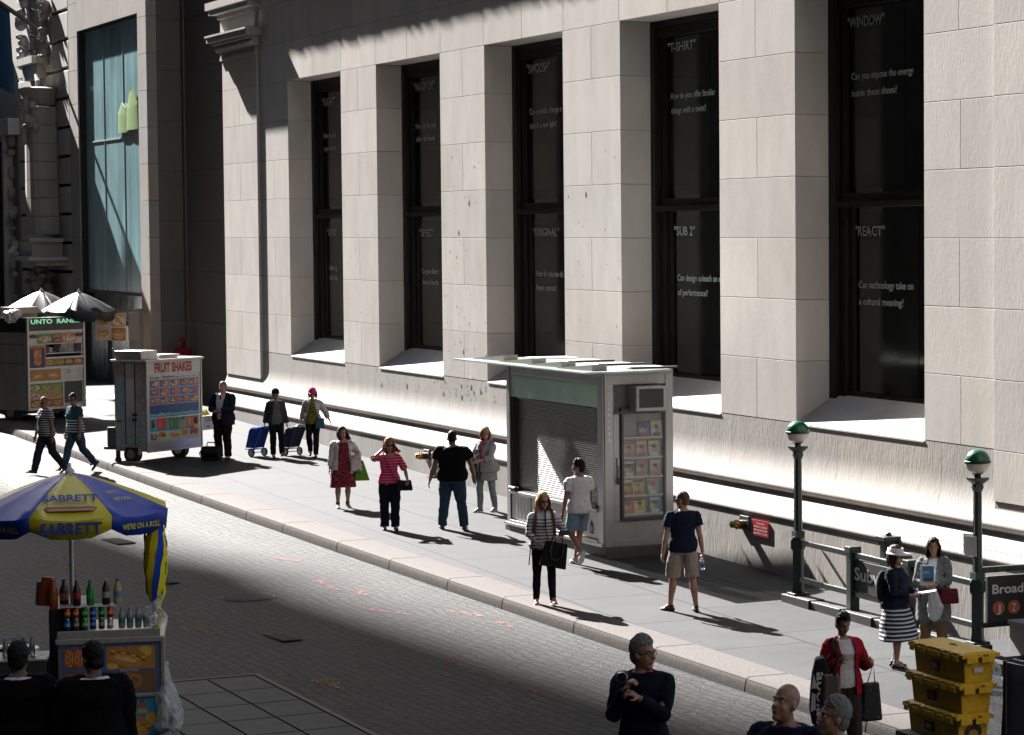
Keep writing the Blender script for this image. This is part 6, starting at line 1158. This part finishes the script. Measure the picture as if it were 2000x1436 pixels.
for k, (c_, off, ln, rr) in enumerate((((.40, .22, .10), .0, .22, .032), ((.28, .07, .04), .03, .25, .022), ((.40, .22, .10), .055, .22, .026))):
    a = .86 - off * 1.2; p = d * (PR * .924 * a) + Vector((0, 0, HZ1 + (HZ0 - HZ1) * a ** 1.25 - .015)); mb.tube([p - u * ln, p + u * ln], rr, 10, round_=True, c=c_, flat=.5)
mb.build('sausage_print', VP, cn, 60)
c1 = at(1.02, .12, 0); t = thing('furled_parasol', 'furled yellow and blue parasol standing at the corner of the drinks cart', 'parasol', (c1.x, c1.y, sg + ZC)); mb = MB(); n = 10
for i in range(n):
    a0, a1 = 2 * math.pi * i / n, 2 * math.pi * (i + 1) / n; P = []
    for k in range(13):
        f = k / 12; rr = .05 + .075 * math.sin(min(1, f * 1.4) * 1.57) * (1 - .55 * max(0, f - .72) / .28) + .012 * math.sin(k * 2.2 + i); tw = f * 1.6
        if f < .3: rr *= .75
        for a in (a0, a1): P.append((rr * math.cos(a + tw), rr * math.sin(a + tw), .05 + 1.25 * f))
    mb.add(P, [(2 * k, 2 * k + 1, 2 * k + 3, 2 * k + 2) for k in range(12)], (CY, CY, CB)[i % 3])
mb.build('canopy', VC, t, 60); mb = MB((.4, .4, .42)); mb.tube([(0, 0, -.05), (0, 0, 1.38)], .016, 8); mb.build('pole', VMET, t)
PLS = mat('thin_clear_plastic', (.7, .72, .75), .22, 0, .1, 9, .5, 18, .5, 0, .35, .5)
t = thing('plastic_bag', 'clear plastic bag tied round the furled parasol', 'bag', at(1.03, .08, ZC + .2)); mb = MB(); mb.tube([(0, 0, .2), (.02, -.05, .1), (.05, -.08, -.02), (.03, -.05, -.12)], [.05, .1, .11, .05], 12, round_=True, flat=.7); mb.tube([(.05, -.05, .05), (.2, -.02, .02)], [.06, .1], 8); blob('body', mb, PLS, t, .012, 1, None, .03, 12)
t = thing('plastic_bag', 'large clear plastic sack of empty bottles hanging on the right of the drinks cart', 'bag', at(SW + .03, .06, ZC - .35)); mb = MB(); mb.tube([(0, 0, .02), (.03, 0, -.15), (.12, 0, -.4), (.14, 0, -.62), (.06, 0, -.75)], [.02, .07, .13, .15, .08], 14, round_=True); blob('body', mb, PLS, t, .014, 1, None, .03, 10); mb = MB((.08, .12, .3))
for i in range(5): mb.ell((.1 + random.uniform(-.05, .07), random.uniform(-.05, .05), -.55 - i * .03), (.05, .04, .03))
mb.build('contents', VG, t, 60)
def bottle(lab, x, y, z, h, c, cap, lb, grp, clear=False):
    t = thing('bottle', lab, 'bottle', at(x, y, z), 0, grp); r = h * .155; mb = MB(c); mb.lathe((0, 0, 0), [(r * .8, 0), (r, .02 * h / .27), (r, h * .55), (r * .85, h * .68), (r * .38, h * .88), (r * .36, h * .93)], 16); mb.build('glass', CLB if clear else VG, t, 50); mb = MB(lb); mb.lathe((0, 0, h * .28), [(r * 1.015, 0), (r * 1.015, h * .24)], 16, cap=False); mb.build('label', VP, t, 50); mb = MB(cap); mb.lathe((0, 0, h * .92), [(r * .42, 0), (r * .42, h * .075)], 12); mb.build('cap', VG, t, 40)
CLB = mat('bottle_plastic', None, .1, 0, .05, 9, 0, 40, .6, 0, .5)
t = thing('display_board', 'white board on top of the cans carrying the bigger bottles', 'board', at(.32, .16, ZC + .335), SR); mb = MB((.5, .5, .54)); mb.box((-.3, -.12, 0), (.3, .12, .008)); mb.build('sheet', VM, t)
for x, c, cap, lb, lab in ((.22, (.02, .008, .006), (.3, .02, .03), (.32, .015, .02), 'cola bottle with red cap and red label on the white board'), (.36, (.01, .2, .03), (.02, .2, .04), (.03, .28, .08), 'bright green soda bottle on the white board'), (.52, (.02, .01, .008), (.4, .4, .4), (.3, .28, .3), 'dark cola bottle with pale label on the white board'), (.64, (.35, .36, .16), (.03, .03, .05), (.1, .2, .3), 'pale lemon drink bottle at the right end of the white board')): bottle(lab, x - .02, .14, ZC + .344, .28, c, cap, lb, 'bottles on the drinks cart')
CN = (((.42, .09, .01), 'orange', 0), ((.40, .08, .01), 'amber', 1), ((.02, .18, .03), 'green', 2), ((.01, .07, .28), 'blue', 3), ((.01, .14, .03), 'dark green', 4), ((.45, .07, .02), 'red orange', 5)); LOW = (((.01, .12, .34), 'blue'), ((.10, .12, .05), 'olive'), ((.03, .22, .05), 'green'), ((.01, .05, .3), 'deep blue'), ((.06, .1, .05), 'dark'), ((.4, .4, .42), 'silver'))
def can(lab, x, y, z, c):
    t = thing('drink_can', lab, 'can', at(x, y, z), 0, 'cans stacked on the drinks cart'); mb = MB(c); mb.lathe((0, 0, 0), [(.026, 0), (.033, .012), (.033, .108), (.028, .12)], 16); mb.build('shell', VMET, t, 40); mb = MB((.45, .45, .46)); mb.lathe((0, 0, .12), [(.028, 0), (.027, .004)], 16); mb.build('lid', VMET, t, 40); mb = MB(tuple(min(.6, k * 1.6 + .1) for k in c)); mb.lathe((0, 0, .04), [(.0335, 0), (.0335, .035)], 16, cap=False); mb.build('print', VP, t, 50)
for i in range(6):
    x = .10 + i * .088; can('%s drink can in the top row under the white board' % CN[i][1], x, .1, ZC + .21, CN[i][0]); can('%s drink can in the bottom row of the drinks cart' % LOW[i][1], x, .1, ZC + .0858, LOW[i][0])
for i in range(7):
    j = i % 4; bottle(('small water bottle in the %s row, number %s from the cans' % (('front', 'back')[i // 4], ('one', 'two', 'three', 'four')[j])) if 0 else ('small clear water bottle %s of the %s row at the right of the cart' % (('first', 'second', 'third', 'last')[j], ('front', 'back')[i // 4])), .66 + j * .085, .08 + .09 * (i // 4), ZC + .086, .225, (.32, .37, .42), (.03, .16, .36), (.03, .14, .10), 'water bottles on the drinks cart', True)
for x, y, z, c, cap, lb, lab in ((-.05, .3, ZC + .3, (.42, .07, .01), (.4, .08, .02), (.3, .12, .02), 'orange soda bottle on the dark hood of the cart'), (.06, .32, ZC + .3, (.03, .015, .04), (.03, .02, .2), (.4, .16, .02), 'dark drink bottle with blue cap and orange label on the hood')): bottle(lab, x, y, z, .32, c, cap, lb, 'bottles on the drinks cart')
t = thing('snack_pouch', 'orange and teal snack pouch leaning behind the bottles on the hood', 'pouch', at(-.12, .42, ZC + .3), SR); mb = MB((.45, .08, .02)); mb.tube([(0, 0, .02), (0, 0, .16), (.02, 0, .33)], [.09, .1, .07], 12, flat=.35); mb.tube([(-.06, .03, .02), (-.05, .03, .28)], [.07, .06], 10, flat=.35, c=(.02, .2, .2)); mb.build('pouch', VG, t, 60)
t = thing('cooler_box', 'dark cooler box with water bottles left of the drinks cart', 'cooler', at(-.42, .35, 0), SR); mb = MB((.03, .03, .032)); mb.box((-.3, -.3, .55), (.3, .3, 1.28)); mb.box((-.32, -.32, 1.28), (.32, .32, 1.31), (.12, .12, .12)); mb.box((-.25, -.25, 0), (.25, .25, .55)); mb.build('chest', VG, t, bev=.02)
for i in range(4): bottle('water bottle %s on the dark cooler box' % ('at the left end', 'second from the left', 'third from the left', 'at the right end')[i], -.55 + i * .09, .3, 1.312, .21, (.3, .35, .4), (.05, .2, .4), (.06, .14, .2), 'water bottles on the cooler', True)
# ---- mesh waste basket
t = thing('waste_basket', 'steel mesh waste basket with a wide rim at the left edge', 'waste basket', (-33.6, -13.55, gz(-33.6) - .19)); mb = MB((.16, .16, .165)); n = 40
for i in range(n):
    a = 2 * math.pi * i / n
    for tw in (.35, -.35): mb.tube([(.24 * math.cos(a), .24 * math.sin(a), .05), (.31 * math.cos(a + tw), .31 * math.sin(a + tw), .92)], .004, 4)
mb.build('mesh', VMET, t); mb = MB((.3, .3, .31)); mb.lathe((0, 0, .92), [(.31, -.05), (.34, 0), (.33, .03), (.24, .02), (.23, 0)], 32, cap=False); mb.lathe((0, 0, 0), [(.25, 0), (.25, .06), (.02, .06)], 24); mb.build('rim', VMET, t, 40); mb = MB((.02, .02, .02)); mb.lathe((0, 0, .1), [(.23, 0), (.29, .75), (.02, .76)], 24); mb.build('liner', VG, t, 40)
# ---- sprinkler connections and their red plates on the plinth
for (x, lab, lab2) in ((-41.45, 'brass twin sprinkler connection on the plinth right of the kiosk', 'red sprinkler plate with white lettering right of the kiosk'), (-58.0, 'brass twin sprinkler connection on the plinth left of the kiosk', 'red sprinkler plate left of the kiosk behind the man in black')):
    t = thing('sprinkler_connection', lab, 'hydrant', (x, -.447, .72)); mb = MB((.14, .135, .13)); mb.box((-.05, -.04, -.1), (.3, .0, .14)); mb.build('plate', VMET, t, bev=.01); mb = MB((.16, .15, .14)); mb.tube([(.08, .0, .0), (.0, -.16, .0)], .07, 12); mb.tube([(.12, .0, .0), (.2, -.17, .0)], .07, 12); mb.build('pipes', VMET, t, 40)
    for q, (a, b) in enumerate((((.02, -.14, 0), (-.03, -.21, -.01)), ((.19, -.15, 0), (.22, -.22, -.01)))): mb = MB((.42, .23, .04)); mb.tube([a, b], [.062, .058], 16); mb.tube([b, Vector(b) + (Vector(b) - Vector(a)).normalized() * .02], [.03, .02], 8); mb.build('cap', VMET, t, 40)
    t = thing('red_plate', lab2, 'sign', (x + .42, -.447, .70)); mb = MB((.36, .02, .03)); mb.box((-.0, -.02, -.13), (.62, -.003, .13)); mb.build('board', VG, t); mb = MB((.5, .45, .45))
    for k, s_ in enumerate(('COMBINATION', 'SPRINKLER / STANDPIPE', 'SPRINKLERED FLOORS', 'BASEMENT 2 TO 43')): text_mesh(mb, s_, (.05 + (.1 if k == 0 else 0), -.021, .065 - k * .055), (1, 0, 0), (0, 0, 1), .032, .52 - (.2 if k == 0 else 0), None, .01, .002)
    mb.build('lettering', VM, t)
# ---- subway entrance
IRON = mat('green_black_iron', None, .42, .1, .3, 12, .15, 60); GI = (.012, .026, .020)
def lamp(lab, x, y):
    t = thing('street_lamp', lab, 'lamp', (x, y, gz(x)), 0, 'lamps of the subway entrance'); mb = MB(GI); mb.box((-.13, -.13, 0), (.13, .13, .16)); mb.loft([((0, 0, .16), .115, .115), ((0, 0, .3), .1, .1), ((0, 0, .8), .1, .1), ((0, 0, .84), .13, .13), ((0, 0, .96), .13, .13), ((0, 0, 1.02), .09, .09)], 4, e=2); mb.build('pedestal', IRON, t, bev=.012)
    mb = MB(GI); n = 16; vs = [((.062 if z < 1.2 else .05) * (1 + .12 * (k % 2)) * math.cos(2 * math.pi * k / n), (.062 if z < 1.2 else .05) * (1 + .12 * (k % 2)) * math.sin(2 * math.pi * k / n), z) for z in (1.0, 2.3) for k in range(n)]; mb.add(vs, [(k, (k + 1) % n, n + (k + 1) % n, n + k) for k in range(n)]); mb.box((-.075, -.075, 1.0), (.075, .075, 1.1)); mb.build('shaft', IRON, t)
    mb = MB(GI); mb.loft([((0, 0, 2.2), .055, .055), ((0, 0, 2.26), .075, .075), ((0, 0, 2.3), .065, .065), ((0, 0, 2.36), .13, .13), ((0, 0, 2.39), .14, .14)], 8, e=4); mb.lathe((0, 0, 2.39), [(.05, 0), (.05, .04), (.08, .05), (.085, .07)], 16); mb.build('capital', IRON, t, 30)
    prof = lambda a0, a1, r=.172: [(r * math.cos(R(a0 + (a1 - a0) * i / 10)), .0 + r * math.sin(R(a0 + (a1 - a0) * i / 10))) for i in range(11)]
    mb = MB((.56, .50, .42)); mb.lathe((0, 0, 2.6), prof(-72, 2), 28); mb.build('globe', VG, t, 60); mb = MB((.004, .10, .05)); mb.lathe((0, 0, 2.6), prof(2, 88, .176), 28); mb.build('green_cap', VG, t, 60); mb = MB((.01, .02, .018)); mb.lathe((0, 0, 2.585), [(.176, 0), (.185, .005), (.185, .03), (.176, .035)], 28, cap=False); mb.build('band', IRON, t)
    return t
LX1, LY1, LX2, LY2 = -37.16, -1.5, -31.95, -1.33
lamp('green and white globe lamp at the left corner of the subway railing', LX1, LY1); lamp('green and white globe lamp at the right corner of the subway railing', LX2, LY2)
t = thing('paper_notice', 'two white paper sheets taped to the right hand subway lamp', 'notice', (LX2 - .1, LY2 - .08, gz(LX2) + 1.32), R(20)); mb = MB((.55, .55, .56)); mb.box((-.05, -.03, 0), (.16, -.025, .27)); mb.box((-.1, .0, .03), (.1, .005, .3)); mb.build('sheet', VP, t)
rt = thing('subway_railing', 'dark green subway stair railing with black station signs', 'railing', (-34.6, -1.42, gz(-34.6))); ry = lambda x: LY1 + (LY2 - LY1) * (x - LX1) / (LX2 - LX1)
mb = LB(GI)
def rail(x0, x1, z, s=.035): mb.hexa([(x0, ry(x0) - s, z + gz(x0)), (x1, ry(x1) - s, z + gz(x1)), (x1, ry(x1) + s, z + gz(x1)), (x0, ry(x0) + s, z + gz(x0)), (x0, ry(x0) - s, z + .07 + gz(x0)), (x1, ry(x1) - s, z + .07 + gz(x1)), (x1, ry(x1) + s, z + .07 + gz(x1)), (x0, ry(x0) + s, z + .07 + gz(x0))])
rail(LX1 + .1, LX2 - .1, .90); rail(LX1 + .1, LX2 - .1, .33); mb.box((LX2 - .04, LY2, .95), (LX2 + .04, -.42, 1.03)); mb.box((LX2 - .04, LY2, .2), (LX2 + .04, -.42, .27)); 
for x0, x1, z in ((LX1 + .1, LX2 - .1, .972), (LX1 + .1, LX2 - .1, .402)): mb.hexa([(x0, ry(x0) - .033, z + gz(x0)), (x1, ry(x1) - .033, z + gz(x1)), (x1, ry(x1) + .033, z + gz(x1)), (x0, ry(x0) + .033, z + gz(x0)), (x0, ry(x0) - .033, z + .006 + gz(x0)), (x1, ry(x1) - .033, z + .006 + gz(x1)), (x1, ry(x1) + .033, z + .006 + gz(x1)), (x0, ry(x0) + .033, z + .006 + gz(x0))], (.30, .31, .32))  # pale strips along the rail tops, the sun's highlight put into their colour
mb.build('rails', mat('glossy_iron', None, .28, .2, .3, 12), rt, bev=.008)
for x in (-35.45, -33.75):
    mb = LB(GI); mb.box((x - .075, ry(x) - .075, gz(x)), (x + .075, ry(x) + .075, gz(x) + 1.0)); mb.box((x - .095, ry(x) - .095, gz(x) + .96), (x + .095, ry(x) + .095, gz(x) + 1.06)); mb.build('post', IRON, rt, bev=.012)
mb = LB(GI); mb.tube([(-36.75, -1.35, .88), (-35.5, -1.38, .15)], .022, 8, c=(.3, .3, .3)); mb.tube([(-33.6, -1.3, .3), (-32.4, -1.3, -.35)], .03, 8, c=(.2, .2, .2)); mb.build('handrail', VMET, rt)
mb = LB((.003, .0033, .0036)); mb.box((-35.37, ry(-34.6) - .05, gz(-34.6) + .43), (-33.83, ry(-34.6) + .03, gz(-34.6) + .88)); sgn = mb.build('sign', VM, rt, bev=.006)
mb = LB((.5, .5, .5)); text_mesh(mb, 'Subway', (-35.35, ry(-34.6) - .052, gz(-34.6) + .60), (1, 0, 0), (0, 0, 1), .19, 1.25, None, .025, .003); mb.build('lettering', VM, sgn)
mb = LB((.010, .011, .012)); mb.box((LX2 - .02, -1.2, .27), (LX2 + .05, -.44, .90)); sg2 = mb.build('sign', VM, rt, bev=.006)
mb = LB((.5, .5, .5)); text_mesh(mb, 'Broad St', (LX2 + .052, -1.13, .66), (0, 1, 0), (0, 0, 1), .13, .72, None, .02, .003); mb.build('lettering', VM, sg2)
for k, ch in ((0, 'J'), (1, 'Z')):
    mb = LB((.36, .09, .03)); yy = -1.03 + k * .24; n = 24; mb.poly([(LX2 + .054, yy + .095 * math.cos(2 * math.pi * i / n), .46 + .095 * math.sin(2 * math.pi * i / n)) for i in range(n)]); text_mesh(mb, ch, (LX2 + .055, yy - .03, .405), (0, 1, 0), (0, 0, 1), .11, .06, (.5, .5, .5), .02, .003); mb.build('line_badge', VM, sg2)
mb = LB((.012, .013, .0135))
for a, b in (((-37.42, -1.66, -.2), (-31.7, -1.34, .13)),): 
    for i in range(6):
        x0 = a[0] + (b[0] - a[0]) * i / 6; x1 = a[0] + (b[0] - a[0]) * (i + 1) / 6; mb.box((x0, ry(x0) - .16, gz(x0) - .1), (x1 - .004, ry(x0) + .12, gz(x0) + .12))
mb.build('base_kerb', mat('dark_granite', None, .6, 0, .35, 30, .2, 90), rt, bev=.012)
t = thing('newel_post', 'square dark green iron newel post against the plinth behind the railing', 'post', (-36.0, -.56, gz(-36))); mb = MB(GI); mb.box((-.1, -.1, 0), (.1, .1, 1.02)); mb.box((-.14, -.14, .96), (.14, .14, 1.02)); mb.box((-.15, -.15, 1.02), (.15, .15, 1.1)); mb.ell((0, 0, 1.12), (.05, .05, .04)); mb.build('shaft', IRON, t, bev=.012); mb = MB((.3, .3, .3)); mb.tube([(.1, 0, .86), (.35, 0, .8), (1.0, 0, .4)], .022, 8); mb.build('handrail', VMET, t, 40)
mb = MB()                                                 # stair well
zt = gz(-34) - .004
for i in range(9): mb.box((HX0 + i * .27, HY0, zt - 3.2), (HX0 + (i + 1) * .27 + .003, HY1, zt - .17 * (i + 1)), (.08, .078, .075))
mb.box((HX0 - .16, HY0, gz(HX0) + .001), (HX0, HY1, gz(HX0) + .012), (.36, .19, .05))
for y0, y1 in ((HY0 - .1, HY0), (HY1, HY1 + .08)): mb.box((HX0, y0, zt - 3), (HX1, y1, zt - .02), (.06, .058, .056))
mb.box((HX1, HY0, zt - 3), (HX1 + .1, HY1, zt - .02), (.05, .05, .05)); tag(mb.build('stairs', VM), kind='structure')
t = thing('low_wall', 'low pale concrete ledge beside the right hand end of the subway stair', 'wall', (-30.3, -.7, gz(-30.3))); mb = MB((.34, .33, .31)); mb.box((-1.5, -.22, -.1), (1.6, .24, .42)); mb.box((-1.52, -.24, .42), (1.62, .24, .47)); mb.build('ledge', LIME, t, bev=.01)
# ---- yellow crates
cp = Vector((0, -19.5, 5.5)); YEL = mat('yellow_plastic', None, .42, 0, .24, 16, .1, 60, .4); CL, CWd, CHt = 1.02, .36, .29
cx, cy, ct = -21.86, -7.22, 1.645
for i, lab in enumerate(('topmost yellow lidded crate of the stack', 'second yellow crate down the stack with a dark label', 'lowest visible yellow crate of the stack with a dark emblem')):
    o = Vector((cx + .0 * i - .022 * i, cy - .02 * i, ct - CHt * (i + 1))); t = thing('crate', lab, 'crate', o, 0, 'yellow crates stacked by the kerb'); Y = (.62, .35, .008)
    mb = MB(Y); a = .035; mb.hexa([(-CL + a, a, 0), (-a, a, 0), (-a, CWd - a, 0), (-CL + a, CWd - a, 0), (-CL + .02, .015, CHt - .045), (-.02, .015, CHt - .045), (-.02, CWd - .015, CHt - .045), (-CL + .02, CWd - .015, CHt - .045)])
    mb.build('box', YEL, t, bev=.008)
    mb = MB(Y); mb.box((-CL - .02, -.025, CHt - .05), (.025, CWd + .02, CHt - .012)); mb.hexa([(-CL, -.0, CHt - .012), (0, 0, CHt - .012), (0, CWd, CHt - .012), (-CL, CWd, CHt - .012), (-CL + .02, .02, CHt + .004), (-.02, .02, CHt + .004), (-.02, CWd - .02, CHt + .004), (-CL + .02, CWd - .02, CHt + .004)])
    for x0, x1 in ((-.99, -.92), (-.84, -.7), (-.64, -.4), (-.34, -.22), (-.17, -.05)): mb.box((x0, -.038, CHt - .085), (x1, -.02, CHt - .03)); mb.box((x0 + .01, -.03, CHt - .02), (x1 - .01, .0, CHt + .0))
    for y0, y1 in ((.02, .14), (.18, .32)): mb.box((.02, y0, CHt - .095), (.035, y1, CHt - .03))
    mb.c = (.2, .09, .01); mb.box((.025, .2, CHt - .04), (.036, .25, CHt - .015)); mb.c = (.3, .15, .01); mb.tube([(-.58, .17, CHt + .004), (-.5, .2, CHt + .012), (-.42, .17, CHt + .004)], .01, 6); mb.build('lid', YEL, t, bev=.004)
    mb = MB((.3, .12, .02) if i == 0 else (.03, .02, .012)); mb.hexa([(-.66, .012, .06), (-.5, .012, .06), (-.5, .022, .06), (-.66, .022, .06), (-.66, .005, .15), (-.5, .005, .15), (-.5, .015, .15), (-.66, .015, .15)]); mb.c = (.45, .42, .42) if i != 1 else (.16, .1, .02); mb.hexa([(-.62, .006, .08), (-.53, .006, .08), (-.53, .02, .08), (-.62, .02, .08), (-.62, .001, .125), (-.53, .001, .125), (-.53, .015, .125), (-.62, .015, .125)])
    if i == 0: mb.c = (.5, .5, .5); mb.box((-.03, .12, .1), (-.016, .22, .145))
    if i == 2: mb.c = (.025, .018, .012); n = 18; mb.poly([(-.018, .18 + .09 * math.cos(2 * math.pi * k / n), .12 + .075 * math.sin(2 * math.pi * k / n)) for k in range(n)]); mb.c = (.36, .18, .02); mb.poly([(-.0165, .18 + .05 * math.cos(2 * math.pi * k / n), .10 + .04 * math.sin(2 * math.pi * k / n)) for k in range(n)])
    mb.build('label', VM, t)
t = thing('platform_trolley', 'steel platform trolley under the stacked yellow crates', 'trolley', (cx - .5, cy + .15, gz(cx) - .19)); mb = MB((.1, .1, .1)); hh = ct - CHt * 3 - t.location.z
mb.box((-.6, -.28, hh - .06), (.6, .28, hh - .002)); 
for x in (-.5, .5):
    for y in (-.22, .22): mb.box((x - .02, y - .02, .1), (x + .02, y + .02, hh - .05))
mb.build('deck', VM, t)
for x in (-.5, .5):
    for y in (-.22, .22): wheel(t, x, y, .1, .1, .04)
# ---- black folding chair hung with plastic bags at the right edge
t = thing('folding_chair', 'black fabric folding chair standing behind the yellow crates', 'chair', (-22.05, -6.46, -.5), R(-65)); t.scale = (1.45, 1.45, 1.66); mb = MB((.010, .010, .014))
P = []
for i in range(9):
    u = i / 8; 
    for j in range(7): v = j / 6; P.append((-.28 + .56 * u, .10 * math.sin(u * math.pi) + .05 * v, .55 + .68 * v - .05 * math.sin(u * math.pi) * v))
mb.add(P, [(i * 7 + j, i * 7 + j + 1, (i + 1) * 7 + j + 1, (i + 1) * 7 + j) for i in range(8) for j in range(6)]); mb.build('backrest', VC, t, 60, solid=.015); mb = MB((.010, .010, .014)); mb.box((-.28, -.45, .5), (.28, .05, .53)); mb.build('seat', VC, t, bev=.02)
for x, y in ((-.3, .06), (.3, .06), (-.3, -.45), (.3, -.45)): mb = MB((.03, .03, .03)); mb.tube([(x, y, 0), (x, y, 1.24 if y > 0 else .6)], .014, 8); mb.build('leg', VMET, t)
for x in (-.3, .3): mb = MB((.02, .02, .02)); mb.box((x - .03, -.45, .6), (x + .03, .06, .63)); mb.build('armrest', VM, t)
for i, (x, y, z, s_, lab) in enumerate(((-22.1, -6.75, 1.0, 1.6, 'large clear plastic sack hanging behind the yellow crates'), (-22.45, -6.62, .5, .7, 'small pale plastic bag low behind the yellow crates'))):
    t = thing('plastic_bag', lab, 'bag', (x, y, z)); mb = MB(); mb.tube([(0, 0, .3 * s_), (0, 0, .2 * s_), (-.02, 0, 0), (.03, 0, -.25 * s_), (.05, 0, -.45 * s_)], [.03, .06 * s_, .1 * s_, .13 * s_, .1 * s_], 14, round_=True); blob('body', mb, PLS, t, .014, 1, None, .035, 9)
    mb = MB((.3, .05, .06)); mb.ell((.02, 0, -.2 * s_), (.05, .05, .07)); mb.ell((.0, .02, -.34 * s_), (.07, .06, .05), c=(.02, .02, .03)); mb.build('contents', VM, t, 60)
# ---- bollards by the recess, tactile strip, cable of small things
for i, (x, y, lab) in enumerate(((-76.2, -1.55, 'black capped bollard nearest the limestone corner behind the fruit cart'), (-77.6, -1.5, 'black capped bollard half hidden behind the fruit cart'))):
    t = thing('bollard', lab, 'bollard', (x, y, gz(x)), 0, 'black bollards behind the fruit cart'); mb = MB((.008, .008, .009)); mb.lathe((0, 0, 0), [(.16, 0), (.16, .1), (.12, .14), (.12, .9), (.15, .93), (.15, .98), (.08, 1.05), (.02, 1.12)], 18); mb.build('post', VG, t, 40)
t = thing('barrier_rail', 'dark steel barrier rail joining the two black bollards', 'rail', (-76.9, -1.52, gz(-77))); mb = MB((.02, .02, .022))
for z in (.4, .85): mb.tube([(-.6, .02, z), (.6, -.02, z)], .035, 10)
mb.build('bars', VG, t)
mb = MB((.30, .20, .08)); x0, x1, y0, y1 = -84.6, -82.9, -3.4, -1.2; mb.hexa([(x0, y0, gz(x0)), (x1, y0, gz(x1)), (x1, y1, gz(x1)), (x0, y1, gz(x0)), (x0, y0, gz(x0) + .012), (x1, y0, gz(x1) + .012), (x1, y1, gz(x1) + .012), (x0, y1, gz(x0) + .012)]); tag(mb.build('tactile_strip', VM), kind='structure')
